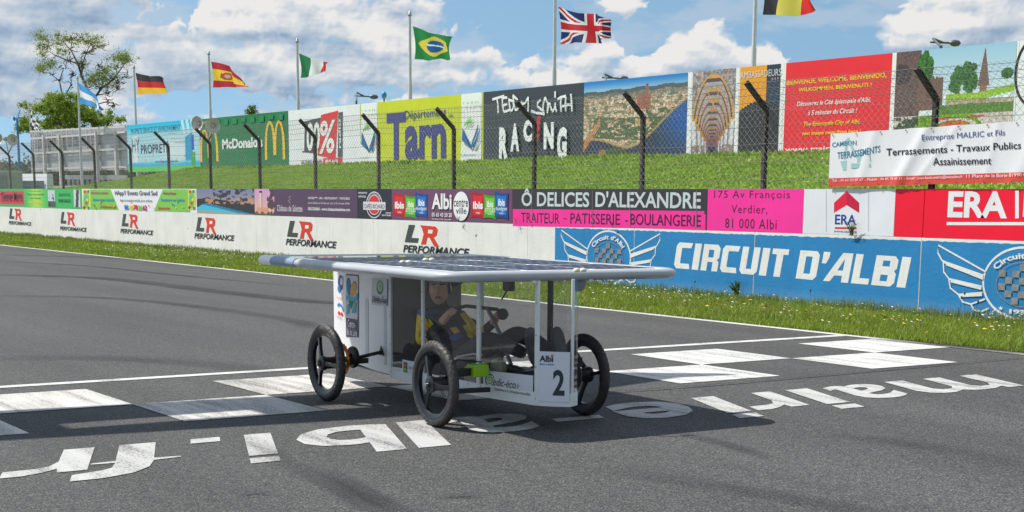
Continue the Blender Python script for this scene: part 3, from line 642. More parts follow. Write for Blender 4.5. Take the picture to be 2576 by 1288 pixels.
B = adboard(1290, 1779, 'black over pink pastry shop board with large white capitals', CHC)
pp(B, [[(1290, 526), (1772, 531), (1772, 577), (1290, 569)]], PINK, 'print')
B.rect(B.uv(1290, 550)[0], 0, B.uv(1775, 550)[0], .385, PINK, 'print')
SIL = PR((205, 215, 218))
tp(B, 'Ô DELICES', 1312, 518.5, 1483, 474, SIL, .02); tp(B, 'D\'ALEXANDRE', 1498, 520.5, 1764, 482, SIL, .02)
DK = PR((70, 22, 58))
tp(B, 'TRAITEUR', 1311, 560, 1408, 537, DK, .004); tp(B, '–', 1417, 551, 1427, 549.5, DK, .01); tp(B, 'PATISSERIE', 1435, 562, 1560, 538.5, DK, .004); tp(B, '-', 1573, 557, 1580, 554, DK, .01); tp(B, 'BOULANGERIE', 1586, 565, 1764, 541, DK, .004)
for px in (1338, 1490, 1585, 1752): pp(B, [[(px, 478), (px + 1.2, 478), (px + 1.2, 572), (px, 572)]], PR((150, 120, 130)), 'joint')
B = adboard(1779.5, 2021, 'plain pink board with a street address in thin dark letters', PINK)
tq(B, q3, '175 Av François', 288, 108, 850, 42, DK, .0, space=1.15); tq(B, q3, 'Verdier,', 416, 216, 684, 150, DK, .0, space=1.15); tq(B, q3, '81 000 Albi', 370, 316, 752, 254, DK, .0, space=1.15)
B = adboard(2021.5, 2251.5, 'white board with a small red roof emblem above blue letters', PR((232, 234, 240)))
pp(B, [[q3(1268, 44), q3(1268, 148), q3(1174, 206), q3(1174, 132)]], PR((235, 20, 60)), 'emblem'); pp(B, [[q3(1268, 44), q3(1360, 132), q3(1360, 206), q3(1268, 148)]], PR((205, 12, 62)), 'emblem')
tq(B, q3, 'ERA', 1180, 290, 1340, 220, PR((38, 60, 160)), .02); B.strokes([[tuple(B.uv(*q3(1180, 317))), tuple(B.uv(*q3(1340, 318)))]], .022, RED); tq(B, q3, 'IMMOBILIER', 1176, 350, 1345, 340, PR((38, 60, 120)), .0)
for zx in (1118, 1430): B.strokes([[tuple(B.uv(*q3(zx, 36))), tuple(B.uv(*q3(zx, 344)))]], .004, GREY, 'joint')
ERED = PR((250, 5, 50))
B = adboard(2252, 2324, 'narrow plain red board between the white board and the large red one', ERED)
B = adboard(2325.5, 2900, 'large red board with white capitals and a white underline at the right end', ERED)
EW = PR((240, 240, 244))
tq(B, q3, 'ERA', 2010, 238, 2462, 46, EW, .035); B.strokes([[tuple(B.uv(*q3(2525, 40))), tuple(B.uv(*q3(2525, 246)))]], .05, EW); tp(B, 'IMMOBILIER', 2573, 546, 2850, 487, EW, .02)
B.strokes([[tuple(B.uv(*q3(2006, 285))), tuple(B.uv(2850, 563))]], .035, EW)

# ================================================================ CATCH FENCE
fence = empty('catch_fence', (-30, WALL_Y + .12, WT), 'wire mesh catch fence on dark cranked posts above the advertising boards', 'fence')
FY = WALL_Y + .10; ZC = 2.55; TIPY = .33; ZT = 2.88
psteel = M('weathered_dark_steel', (.105, .090, .080), .8, .15, .55, 14, .6, 60)
plight = M('post_foot', (.33, .33, .32), .8, 0, .2, 20)
for i, x in enumerate(PX):
    b = MB(); dx = random.uniform(-.02, .02)
    for (p, q_) in (((x, FY + .02, 1.44), (x, FY + .02, ZC)), ((x, FY + .02, ZC - .01), (x + dx, FY - TIPY, ZT))):
        pv = Vector(p); qv = Vector(q_); d = (qv - pv).normalized(); nrm = d.cross(Vector((1, 0, 0))).normalized()
        for s_ in (-1, 1):
            o_ = nrm * s_ * .026; b.bar(pv + o_, qv + o_, .056, .007, upv=tuple(nrm))
        b.bar(pv, qv, .009, .050, upv=tuple(nrm))
    b.build('post', psteel, fence)
    MB().box((x - .04, FY - .015, WT - .01), (x + .04, FY + .06, 1.46)).build('post_foot', plight, fence)
wire = M('wire_mesh', (.40, .41, .42), .5, .5, .25, 3)
def prisms(P, Q, r):
    P = np.asarray(P, float); Q = np.asarray(Q, float); d = Q - P; d /= np.linalg.norm(d, axis=1)[:, None]
    a = np.cross(d, np.tile([0, 1., .3], (len(d), 1))); a /= np.linalg.norm(a, axis=1)[:, None]; b = np.cross(d, a)
    V = []
    for E_ in (P, Q):
        for t in (0, 2.094, 4.189): V.append(E_ + (a * math.cos(t) + b * math.sin(t)) * r)
    V = np.stack(V, 1).reshape(-1, 3); k = np.arange(len(P))[:, None] * 6
    F = np.concatenate([k + np.array([[0, 1, 4, 3]]), k + np.array([[1, 2, 5, 4]]), k + np.array([[2, 0, 3, 5]])], 0)
    return V, F
xa, xb = PX[0], PX[-1]
hz_ = ZC - 1.46; lean = hz_ * (.058 / .052)
X = np.arange(xa, xb, .105); P = []; Q = []
wob = lambda x: FY + .012 * np.sin(x * 1.7) - .005
for s_ in (1, -1):
    xx = X if s_ > 0 else X + lean
    for z0_, z1_, in ((1.46, 1.46 + hz_ / 2), (1.46 + hz_ / 2, ZC)):
        f0 = (z0_ - 1.46) / hz_; f1 = (z1_ - 1.46) / hz_
        P.append(np.stack([xx + s_ * lean * f0, wob(xx), np.full_like(xx, z0_)], 1)); Q.append(np.stack([xx + s_ * lean * f1, wob(xx), np.full_like(xx, z1_)], 1))
la = math.hypot(TIPY, ZT - ZC) * 1.1
for s_ in (1, -1):
    xx = X if s_ > 0 else X + la
    P.append(np.stack([xx, np.full_like(xx, FY - .01), np.full_like(xx, ZC)], 1)); Q.append(np.stack([xx + s_ * la, np.full_like(xx, FY - TIPY), np.full_like(xx, ZT)], 1))
V, F = prisms(np.concatenate(P), np.concatenate(Q), .0021)
np_mesh('wire_netting', V, F, 4, wire, fence, kind='stuff')
dwire = M('line_wire', (.10, .10, .10), .6, .4, .2, 3)
for k, (yy, z) in enumerate([(FY - .02, z) for z in (1.62, 1.86, 2.09, 2.32, 2.53)] + [(FY - TIPY * t - .01, ZC + (ZT - ZC) * t) for t in (.25, .5, .75, .98)]):
    pts = []
    for a, b in zip(PX[:-1], PX[1:]):
        sag = random.uniform(.01, .035)
        for t in (0, .25, .5, .75): pts.append((a + (b - a) * t, yy + (0 if t == 0 else -.01), z - sag * 4 * t * (1 - t)))
    MB().tube(pts, .003, 4).build('line_wire', dwire, fence)

# vinyl banner tied to the fence
bx0 = float(atY(2087, 400, FY - .13)[0]); bx1 = bx0 + 4.6; bzt = [float(atY(2087, 338, FY - .13)[2]), None]
bY = FY - .13; ban = empty('vinyl_banner', (bx0, bY, 1.5), 'creased white earthworks banner with a red bottom stripe tied to the fence', 'banner')
zt0 = float(atY(2087, 336, bY)[2]); zt1 = float(atY(2576, 303, bY)[2]) ; zb0 = float(atY(2085, 471, bY)[2]); zb1 = float(atY(2576, 459, bY)[2])
xe = float(atY(2576, 380, bY)[0])
def bz(u, v):
    x = bx0 + (bx1 - bx0) * u; t = (x - bx0) / (xe - bx0)
    return zb0 + (zb1 - zb0) * t + v * ((zt0 - zb0) + ((zt1 - zb1) - (zt0 - zb0)) * t) + (.012 * abs(math.sin(u * 21)) * (v - .5) * -1 if v > .9 or v < .1 else 0)
def byo(u, v):
    r = 0
    for (c, s_, w, a) in ((.30, .55, .022, .035), (.47, -.35, .03, .022), (.14, .3, .02, .02), (.68, .5, .03, .025), (.06, -.2, .02, .018), (.85, .3, .03, .03), (.38, .8, .012, .012), (.56, .2, .014, .014)):
        r += .5 * a * math.exp(-((u - c - s_ * (v - .5) * .18) / w) ** 2)
    return -r
nu, nv = 150, 24; V = []; 
for j in range(nv + 1):
    for i in range(nu + 1):
        u_, v_ = i / nu, j / nv; V.append((bx0 + (bx1 - bx0) * u_, bY + byo(u_, v_), bz(u_, v_)))
i, j = np.meshgrid(np.arange(nu), np.arange(nv)); k = (j * (nu + 1) + i).ravel()
vin = M('white_vinyl', (.80, .80, .82), .45, 0, .05, 1.5); vred = M('red_vinyl', (.72, .075, .055), .45, 0, .08, 2)
Fa = np.stack([k, k + 1, k + nu + 2, k + nu + 1], 1)
np_mesh('banner_sheet', V, Fa[4 * nu:], 4, vin, ban, smooth=True); np_mesh('red_stripe', V, Fa[:4 * nu], 4, vred, ban, smooth=True)
class Cloth(Board):
    def P(s, u, v, lay=None): return np.array([bx0 + (bx1 - bx0) * u, bY + byo(u, v) - .0015 - .0006 * s.k, bz(u, v)])
    def uv(s, px, py):
        q = atY(px, py, bY); u = (q[0] - bx0) / (bx1 - bx0); z0, z1 = bz(u, .5) , bz(u, .6); return np.array([u, .5 + (q[2] - z0) / (z1 - z0) * .1])
B = Cloth(ban, (bx0, bY, 1.5), (bx1 - bx0, 0, 0), (0, 0, .65)); NAVY = PR((70, 85, 150)); BK = PR((32, 32, 38)); TEAL = PR((30, 120, 155)); TEALL = PR((165, 205, 205))
q4 = lambda zx, zy: (1932 + .5 * zx, .5 * zy)
def twarp(p0, p1, arch, hpx):
    def w(a, b):
        x = p0[0] + (p1[0] - p0[0]) * a; y = p0[1] + (p1[1] - p0[1]) * a - arch * 4 * a * (1 - a) - hpx * b; return tuple(B.uv(x, y))
    return w
pp(B, [[q4(400, 690), q4(408, 690), q4(446, 780), q4(436, 786)], [q4(396, 700), q4(404, 700), q4(394, 800), q4(384, 800)], [q4(365, 812), q4(398, 806), q4(396, 856), q4(380, 858)], [q4(446, 770), q4(516, 775), q4(520, 812), q4(450, 818)], [q4(420, 822), q4(518, 822), q4(520, 842), q4(420, 848)]], TEALL, 'digger_emblem')
B.text('CAMBON', 0, 0, 1, 1, TEAL, .008, warp=twarp(q4(324, 742), q4(446, 730), 1, 12)); B.text('TERRASSEMENTS', 0, 0, 1, 1, TEAL, .008, warp=twarp(q4(350, 800), q4(566, 765), -2, 17))
B.text('Entreprise MALRIC et Fils', 0, 0, 1, 1, NAVY, .0, warp=twarp(q4(780, 716), q4(1194, 690), 0, 19))
B.text('Terrassements - Travaux Publics et Privés', 0, 0, 1, 1, BK, .008, warp=twarp(q4(596, 784), q4(1470, 738), 0, 18)); B.text('Assainissement', 0, 0, 1, 1, BK, .008, warp=twarp(q4(832, 832), q4(1126, 826), 0, 19))
B.text('Tél. : 05 63 53 07 67 - Mobile : 06 85 70 42 11 - Email : jean-louis.malric@wanadoo.fr', 0, 0, 1, 1, WHITE, .0, warp=twarp(q4(324, 921), q4(984, 899), 0, 9.5)); B.text('11 Place de la Borie 81990 CAMBON', 0, 0, 1, 1, WHITE, .0, warp=twarp(q4(1003, 897), q4(1400, 885), 0, 9.5))
for t in np.linspace(.01, .99, 12):
    for v in (.03, .97):
        c = B.P(t, v); MB().lathe((c[0], c[1] - .002, c[2]), (0, 1, 0), [(0, .004), (0, .011), (-.004, .009)], 8).build('eyelet', M('brass', (.45, .33, .15), .35, .9, .1, 5), ban)

#P3BEGIN

# ================================================================ HOARDINGS ON THE BANK (12 m x 3 m printed panels)
HB = 36.0; HT = 5.40; HZ = 2.50
qa = lambda zx, zy: (301.9 + .1758 * zx, 276.7 + .1758 * zy)
qb = lambda zx, zy: (644 + .5 * zx, .5 * zy)
qc = lambda zx, zy: (1182.4 + .2149 * zx, 138.4 + .2149 * zy)
qd = lambda zx, zy: (1698 + .2246 * zx, 113.2 + .2246 * zy)
qe = lambda zx, zy: (2201 + .2442 * zx, 88 + .2442 * zy)
HG = 'large printed hoardings standing on the grass bank'
def hoard(pl, pr, label, col, zb=HZ, zt=HT, py=300):
    B = adboard(pl, pr, label, PR(col), 'hoarding', HB, zb, zt, .12, HG, py=py); return B
def legs(x0, x1, n, zb):
    for k in range(n):
        x = x0 + (x1 - x0) * (k + .5) / n; g0 = float(terrain_h(x, HB + .3))
        yield MB().box((x - .09, HB + .13, g0 - .3), (x + .09, HB + .31, zb + 2.5))
# 1 cleaning company
zt = float(atY(316, 316, HB)[2]); zb = float(atY(326, 433, HB)[2])
B = hoard(321, 503.5, 'turquoise cleaning company hoarding with a sprayer silhouette and a green foot, leftmost of the row', (120, 205, 230), zb, zt, py=375)
def hy(a, b):
    c = mixc(full(a, (175, 222, 238)), (15, 185, 222), np.clip((b - .75) * 5, 0, 1)); c = mixc(c, (20, 180, 220), np.exp(-((b - .14) / .05) ** 2))
    c = mixc(c, (215, 232, 242), ((a - .2 - b * .1) * 1.6 - .55 > np.abs(b - .5) * 1.2) * .0 + np.clip(1 - ((a - .68) / .22) ** 2 - ((b - .45) / .33) ** 2, 0, 1) * 1.2)
    for x0 in (.78, .84, .9): c = mixc(c, (205, 225, 238), (np.abs(a - x0 + (b - 1) * .10) < .012 + .012 * (b - .6)) & (b > .72))
    c = mixc(c, (20, 160, 215), ((a > .81) & (a < .905) & (b > .2 ) & (b < .68 + .9 * (a - .83))) * 1.); c = mixc(c, (40, 90, 190), ((a > .895) & (a < .925) & (b > .4) & (b < .70)) * 1.)
    c = mixc(c, (95, 200, 75), (b < .10 + .006 * np.sin(a * 60)) * 1.); c = mixc(c, (40, 170, 60), ((a > .885) & (a < .94) & (b > .1) & (b < .36)) * 1.)
    return mixc(c, (230, 150, 60), (((np.mod(a * 9.3, 1) - .5) ** 2 * .3 + (b - .28 - .06 * np.sin(np.floor(a * 9.3) * 9)) ** 2 < .0009) & (a < .98)) * 1.)
B.picture(hy, 150, 60)
DB = PR((20, 85, 130)); DN = PR((35, 45, 85))
tq(B, qa, 'PROPRETE SERVICES ET ENVIRONNEMENT', 158, 345, 862, 205, DB, .012) ; B.rect(.085, .20, .155, .76, PR((225, 238, 245)))
tq(B, qa, 'HY', 178, 612, 278, 410, DN, .0); tq(B, qa, 'PROPRETÉ', 305, 630, 700, 440, DN, .012); tq(B, qa, 'www.hyproprete.com', 508, 758, 832, 712, DB, .02)
tq(B, qa, 'Nettoyage', 690, 345, 820, 322, DN, .0, .3); tq(B, qa, 'Vitrerie', 735, 412, 872, 392, DN, .0, .3); tq(B, qa, 'Désinfection', 790, 470, 932, 448, DN, .0, .3)
for b in legs(B.o[0], B.o[0] + B.U[0], 4, zb): b.build('leg', greymetal, B.p)
# 2 burger restaurant
GR = (8, 118, 60); B = hoard(504.5, 724.5, 'green hoarding with two yellow arch letters either side of white lettering', GR)
gold = PR((250, 196, 0))
def arches(xl, xr, yb, yt):
    a = B.uv(*qa(xl, yb)); b = B.uv(*qa(xr, yt)); w = b[0] - a[0]; h = b[1] - a[1]
    for k in range(2):
        c = a[0] + w * (.27 + .46 * k); ro = w * .27; th = w * .115; ps = []
        n = 16
        O = [(c - ro * math.cos(t), a[1] + h * (math.sin(t) ** .62)) for t in [math.pi * i / n for i in range(n + 1)]]
        I = [(c - (ro - th) * math.cos(t), a[1] + (h - h * .075) * (math.sin(t) ** .62)) for t in [math.pi * i / n for i in range(n + 1)]]
        fl = .12 * h
        clip = lambda p, side: (p[0], max(p[1], a[1] + fl)) if side else p
        for i in range(n):
            mid = (k == 0 and i >= n // 2) or (k == 1 and i < n // 2)
            ps.append([clip(O[i], mid), clip(O[i + 1], mid), clip(I[i + 1], mid), clip(I[i], mid)])
        B.polys(ps, gold, 'emblem')
arches(1150, 1400, 745, 262); arches(2078, 2358, 716, 140)
tq(B, qa, "McDonald's", 1468, 562, 2042, 372, WHITE, .035)
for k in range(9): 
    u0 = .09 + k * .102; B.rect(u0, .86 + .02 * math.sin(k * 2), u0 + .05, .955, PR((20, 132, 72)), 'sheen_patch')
# 3 radio
B = hoard(725.5, 906, 'white radio station hoarding with a slanted red percent block', (236, 238, 240))
pp(B, [[qb(240, 612), qb(330, 590), qb(306, 772), qb(232, 766)]], PR((70, 70, 76)), 'print'); pp(B, [[qb(328, 578), qb(414, 556), qb(400, 800), qb(310, 782)]], PR((226, 48, 52)), 'print')
pp(B, [[qb(416, 566), qb(437, 562), qb(436, 790), qb(412, 790)]], PR((84, 92, 96)), 'print'); pp(B, [[qb(340, 796), qb(435, 792), qb(434, 830), qb(338, 832)]], PR((226, 48, 52)), 'print')
tq(B, qb, '100', 234, 762, 322, 612, WHITE, .03, .1); tq(B, qb, '%', 320, 774, 400, 602, WHITE, .02, .15)
a0 = B.uv(*qb(430, 745)); a1 = B.uv(*qb(416, 600)); B.text('radio', 0, 0, 1, 1, WHITE, .02, warp=lambda a, b: (a0[0] + (a1[0] - a0[0]) * b, a0[1] + (a1[1] - a0[1]) * a))
tq(B, qb, "LES TUBES & L'INFO", 228, 826, 335, 804, BLACKP, .02); tq(B, qb, '89.9 ALBI', 352, 826, 414, 800, WHITE, .03)
# 4 department
LM = (206, 214, 20); B = hoard(907, 1216, 'acid yellow hoarding with big violet lettering between two white emblem strips', LM)
VIO = PR((62, 62, 135)); STR = PR((240, 242, 240)); pp(B, [[qb(531, 524), qb(613, 517), qb(607, 838), qb(524, 838)]], STR, 'print'); pp(B, [[qb(1040, 480), qb(1140, 472), qb(1131, 826), qb(1030, 830)]], STR, 'print')
B.rect(B.uv(*qb(531, 680))[0], 0, B.uv(*qb(610, 680))[0], 1, STR); B.rect(B.uv(*qb(1035, 650))[0], 0, B.uv(*qb(1136, 650))[0], 1, STR)
tq(B, qb, 'Tarn', 660, 808, 957, 546, VIO, .035); tq(B, qb, 'Département', 750, 612, 958, 540, VIO, .0); tq(B, qb, 'du', 972, 590, 993, 570, VIO, .0)
LG = PR((110, 190, 70)); TB = PR((25, 105, 165))
for (xl, xr, yt, yb) in ((534, 604, 590, 768), (1044, 1126, 565, 750)):
    f = lambda a, b: qb(xl + (xr - xl) * a, yb + (yt - yb) * b)
    for k in range(4):
        o_ = k * .105; pp(B, [[f(.06 + o_, .62 + .02*k), f(.13 + o_, .62 + .02*k), f(.56 + .03*k, .98 - .07*k), f(.50, .93 - .06*k)]], LG)
        pp(B, [[f(0, .52 - o_ * .9), f(.5 - .04*k, .0 + .0*k + o_*.35), f(.5 + .02 - .04*k, .085 + o_*.35), f(0.0, .6 - o_*.9)]], TB)
        pp(B, [[f(1., .70 - o_), f(1., .62 - o_), f(.56 + .02*k, .0 + .13 * k*0 + .02*k), f(.5 + .10*k, .06)]], TB)
for (xl, xr, y1, y2) in ((538, 608, 566, 548), (1048, 1130, 528, 508)): tq(B, qb, 'T A R N', xl, y1, xr, y2, LG, .0)
for (xl, xr, y1, y2) in ((534, 580, 800, 788), (1040, 1118, 790, 772)): tq(B, qb, 'LE DÉPARTEMENT', xl, y1, xr, y2, TB, .0)
# 5 racing clothes
B = hoard(1217.5, 1467.5, 'dark slate hoarding with hand drawn white name over bold white capitals and a red bolt', (58, 64, 72))
S_ = lambda *L_: [[tuple(B.uv(*qc(x, y))) for x, y in l] for l in L_]
HW = PR((240, 242, 244))
HWL = S_([(262, 520), (330, 500), (402, 478)], [(318, 500), (328, 590), (332, 682)], [(380, 515), (385, 600), (398, 665)], [(375, 515), (412, 498), (440, 500)], [(392, 592), (440, 572)], [(398, 665), (440, 655), (470, 640)],
             [(460, 525), (470, 600), (480, 655)], [(455, 520), (505, 540), (520, 590), (500, 645), (480, 655)], [(510, 470), (520, 560), (535, 640)], [(508, 470), (560, 520), (590, 590), (560, 640), (535, 640)],
             [(605, 545), (625, 575), (655, 560), (690, 495)], [(690, 490), (692, 600), (686, 708)],
             [(838, 525), (800, 560), (800, 600), (845, 640), (880, 665)], [(725, 655), (780, 675), (870, 690), (885, 690)], [(865, 690), (868, 580), (890, 495)], [(890, 495), (920, 560), (918, 680)], [(918, 670), (935, 570), (945, 560)], [(945, 560), (960, 620), (985, 665)], [(985, 660), (1005, 620), (1012, 555)], [(1012, 560), (1015, 620), (1030, 665)], [(1012, 425), (1012, 500)],
             [(1040, 520), (1080, 495), (1140, 480)], [(1085, 495), (1078, 560), (1085, 665)], [(1140, 490), (1135, 570), (1140, 660)], [(1095, 600), (1150, 585), (1210, 580)], [(1200, 455), (1210, 560), (1212, 660)])
for a_, b_ in ((0, 3), (3, 7), (7, 10), (10, 12), (12, 14), (14, 15), (15, 20), (20, 23), (23, 25), (25, 28)): B.strokes(HWL[a_:b_], .10, HW, 'lettering')
for t, a, b in (('R', (360, 1235), (466, 840)), ('A', (494, 1130), (598, 798)), ('C', (645, 1020), (752, 752)), ('N', (884, 1105), (1004, 785)), ('G', (1040, 1240), (1158, 840))): tq(B, qc, t, *a, *b, HW, .06)
pp(B, [[qc(*p) for p in ((818, 715), (855, 720), (828, 832), (846, 836), (812, 920), (838, 928), (800, 1060), (806, 955), (790, 950), (812, 860), (792, 856))]], RED, 'bolt_emblem')
# 6 city picture, vault, poster, red greeting, garden (white framed)
def city(a, b):
    c = mixc(full(a, (45, 130, 205)), (190, 215, 235), np.clip((1 - b) * 7 - .15, 0, 1)); hor = .865 + .035 * a + .008 * np.sin(a * 25)
    g = b < hor; n = fbm(a * 30, b * 40, 5); n2 = fbm(a * 7, b * 9, 8); cell = np.modf(np.abs(np.sin(np.floor(a * 75) * 12.99 + np.floor(b * 62) * 78.2) * 43758.5))[0]
    town = mixc(full(a, (205, 175, 140)), (165, 105, 75), cell); town = mixc(town, (238, 226, 208), (cell > .66) * .9); town = mixc(town, (86, 104, 62), (n > .55) * .8)
    far = mixc(full(a, (70, 85, 95)), (140, 125, 115), (n > .5) * .6); town = mixc(town, (80, 90, 90), np.clip((b - .74) * 7, 0, .6)); town = mixc(town, (60, 75, 85), (b > hor - .05) * .8)
    c = np.where(g[..., None], town, c)
    tree = (b < .52 - .05 * a + .05 * n2) & (b > .30 - .1 * a) & (a > .1) | ((a > .62) & (b < .62) & (n2 > .42)); c = mixc(c, (62, 84, 42), (tree & (n > .36)) * .9)
    bank = .19 + 1.15 * np.clip(a - .42, 0, 1) ** 1.5 + .04 * np.sin(a * 9) + .25 * np.clip(.32 - a, 0, 1); river = (b < bank) & g
    rv = mixc(full(a, (52, 60, 82)), (30, 90, 170), np.clip((a - .68) * 4, 0, 1) * np.clip(b * 2.4, 0, 1)); c = np.where(river[..., None], rv, c); c = mixc(c, (190, 150, 85), (np.abs(b - bank) < .016) * .8)
    c = mixc(c, (70, 95, 45), (((a - .32) / .16) ** 2 + ((b - .08) / .10) ** 2 < 1 - .5 * n) * .9); c = mixc(c, (180, 130, 80), (((a - .2) / .04) ** 2 + ((b - .10) / .05) ** 2 < 1) * .8)
    br = np.abs((b - .05) - (a + .06) * 1.9); c = mixc(c, (215, 140, 70), ((br < .05) & (a < .17) & (a > .0)) * 1.); c = mixc(c, (60, 55, 75), ((br < .028) & (br > .018) & (a < .17)) * .9)
    cath = (np.abs(a - .60) < .065) & (b > .62) & (b < .80) | (np.abs(a - .63) < .012) & (b > .62) & (b < .915); c = mixc(c, (165, 95, 75), cath * 1.); c = mixc(c, (120, 65, 55), (cath & (np.mod(a * 60, 1) > .6)) * .8)
    c = mixc(c, (225, 205, 185), (g & ~river)[..., None][..., 0] * .12); c = c * np.where(g, .80 + .42 * fbm(a * 120, b * 90, 4), 1.)[..., None]
    return mixc(c, (220, 180, 120), ((np.abs(a - .59) < .07) & (b > .42) & (b < .50) & (np.mod(a * 70, 1) > .35)) * .85)
def vault(a, b):
    x = (a - .5) * 2; n = fbm(a * 22, b * 30, 3); n2 = fbm(a * 60, b * 80, 5)
    c = mixc(full(a, (118, 108, 112)), (205, 196, 190), np.clip(n * 2.2 - .6, 0, 1)); c = mixc(c, (86, 84, 128), (n2 > .56) * .5)
    for k in range(11):                                     # nested pointed arches running back to the altar
        s_ = .84 ** k; y0 = .10; top = y0 + .86 * s_ ** 1.15; hw = .98 * s_ + .02; spring = y0 + .36 * s_
        yy = np.clip((b - spring) / (top - spring + 1e-6), -9, 1); halfw = np.where(b > spring, hw * np.sqrt(np.clip(1 - yy ** 1.5, 0, 1)) , hw * (.93 + .07 * np.clip((b - y0) / (spring - y0 + 1e-6), 0, 1)))
        inside = (np.abs(x) < halfw) & (b < top); th = np.where(b > spring, .085, .19) * s_ + .012; edge = inside & ~((np.abs(x) < halfw - th) & (b < top - th * .55))
        shade = np.array([190 - 9 * k, 178 - 10 * k, 176 - 7 * k]); c = mixc(c, shade, inside * .55); c = mixc(c, (216 - 6 * k, 158 - 7 * k, 78 - 3 * k), (edge & (b > spring - .03)) * .92)
        c = mixc(c, (228, 232, 236), (edge & (b <= spring - .03) & (k < 8) & (np.mod(k, 2) == 0)) * .8); e2 = inside & ~((np.abs(x) < halfw - th * 1.7) & (b < top - th)) & ~edge; c = mixc(c, (58, 50, 66), e2 * .75)
    for sg in (-1, 1): c = mixc(c, (214, 156, 76), (np.abs(x * sg - (b - .62) * 1.9) < .03) * (b > .6) * .85)
    c = mixc(c, (44, 36, 46), ((np.abs(x) < .10) & (b < .14)) * .9); c = mixc(c, (120, 96, 80), ((b < .16) & (np.abs(x) > .35) & (n > .42)) * .7)
    return c * (.84 + .34 * n2[..., None])
def garden(a, b):
    n = fbm(a * 20, b * 16, 6); n2 = fbm(a * 60, b * 45, 2)
    c = mixc(full(a, (150, 195, 225)), (215, 230, 238), 1 - (b - .55) * 2)
    c = mixc(c, (105, 82, 80), ((a < .22) & (b > .30)) * 1.); c = mixc(c, (70, 55, 62), ((a < .22) & (b > .30) & (np.abs(((a - .05) / .09) ** 2 + ((b - .78) / .1) ** 2) < 1)) * .8); c = mixc(c, (120, 90, 78), ((a > .2) & (a < .42) & (b > .42) & (b < .78 - .1 * n)) * 1.)
    tr = (((a - .27) / .07) ** 2 + ((b - .84) / .13) ** 2 < 1.9 - 1.9 * n) | (((a - .53) / .06) ** 2 + ((b - .68) / .15) ** 2 < 1.9 - 1.9 * n) | (((a - .63) / .07) ** 2 + ((b - .70) / .15) ** 2 < 1.9 - 1.9 * n) | (((a - .94) / .05) ** 2 + ((b - .72) / .05) ** 2 < 1)
    c = mixc(c, (62, 118, 42), tr * 1.); c = mixc(c, (35, 72, 30), (tr & (n2 > .5)) * .7)
    c = mixc(c, (150, 110, 90), ((np.abs(a - .755) < .028) & (b > .45) & (b < .68)) * 1.); c = mixc(c, (125, 95, 85), ((np.abs(a - .755) < .048 * (1 - (b - .62) / .36)) & (b > .62) & (b < .98)) * 1.)
    c = mixc(c, (150, 190, 50), ((a > .45) & (np.abs(b - (.52 + .22 * np.clip(a - .7, 0, 1))) < .035)) * 1.); c = mixc(c, (175, 150, 130), ((a > .45) & (b < .50) & (b > .44)) * .8); c = mixc(c, (92, 130, 48), ((b < .45 + .02 * n) & (b > .36) & (a > .38)) * 1.)
    low = b < .37; path = low; c = mixc(c, (205, 192, 185), low * 1.)
    lawn = low & (b < .37 - .0) & (a > .12 + (.36 - b) * -.0 + .25 * b) & (a < .68 + (.37 - b) * .8); c = mixc(c, (130, 165, 25), lawn * 1.); c = mixc(c, (75, 115, 25), (lawn & (n2 > .54)) * .7)
    rng_ = ((a - .53) / .135) ** 2 + ((b - .265) / .045) ** 2; c = mixc(c, (205, 192, 185), ((rng_ < 1.9) & (rng_ > 1)) * 1.); c = mixc(c, (215, 85, 55), (rng_ < .8) * (.6 + .4 * (n2 > .45))); c = mixc(c, (70, 120, 30), ((rng_ >= .8) & (rng_ <= 1)) * 1.)
    for (x0, y0, rx, ry) in ((.18, .05, .08, .03), (.80, .10, .05, .035), (.76, .20, .03, .04), (.40, .20, .05, .015), (.58, .17, .05, .02), (.72, .34, .07, .012), (.44, .33, .05, .015)): c = mixc(c, (218, 60, 60), ((((a - x0) / rx) ** 2 + ((b - y0) / ry) ** 2 < 1) & (n2 > .3)) * .9)
    for k, (x0, s_) in enumerate(((.35, -.9), (.55, .05), (.72, .55))): c = mixc(c, (60, 90, 25), ((np.abs(a - x0 - s_ * (.16 - b)) < .006) & (b < .17)) * .9)
    c = mixc(c, (45, 62, 40), ((a < .22) & (b < .36) & (b > .1) & (n > .38)) * .85); g_ = fbm(a * 130, b * 90, 12); tx = np.where((b < .55) | (tr & (b < .93)) | (a < .21) | ((a < .42) & (b < .6)), .62 + .8 * g_, 1.)[..., None]; return c * tx
B = hoard(1468.5, 1737.5, 'hoarding with an aerial photo of a brick city and its river', (240, 240, 240)); uu = B.uv(1728, 300)[0]; B.picture(city, 230, 110, 0, 0, uu, 1)
B = hoard(1738, 1856, 'narrow hoarding with a photo of a painted vaulted ceiling', (240, 240, 240)); B.picture(vault, 110, 120, .02, 0, .935, 1)
B = hoard(1856.5, 1968, 'orange and black poster hoarding with white capitals across its top', (240, 240, 240))
def poster(a, b):
    c = mixc(full(a, (238, 160, 32)), (44, 60, 82), (a > .66) * 1.); c = mixc(c, (52, 50, 54), ((b < .52 + .1 * np.sin(a * 3)) ) * 1.)
    return c
B.picture(poster, 60, 60, .02, 0, .93, 1)
for k in range(3): pp(B, [[qd(1092 + 33 * k + 7 * math.cos(t), 380 - 4 * k + 13 * math.sin(t)) for t in [i * .79 for i in range(8)]]], PR((238, 160, 90)), 'dot')
tq(B, qd, 'AMBASSADEURS', 735, 380, 1195, 262, PR((215, 218, 222)), .0)
RR = (238, 44, 52); B = hoard(1968.5, 2248, 'red hoarding with greetings in five languages in yellow and white', (240, 240, 240)); B.rect(B.uv(*qd(1215, 600))[0] * 0 + .018, 0, .965, 1, PR(RR))
YL = PR((250, 222, 20)); 
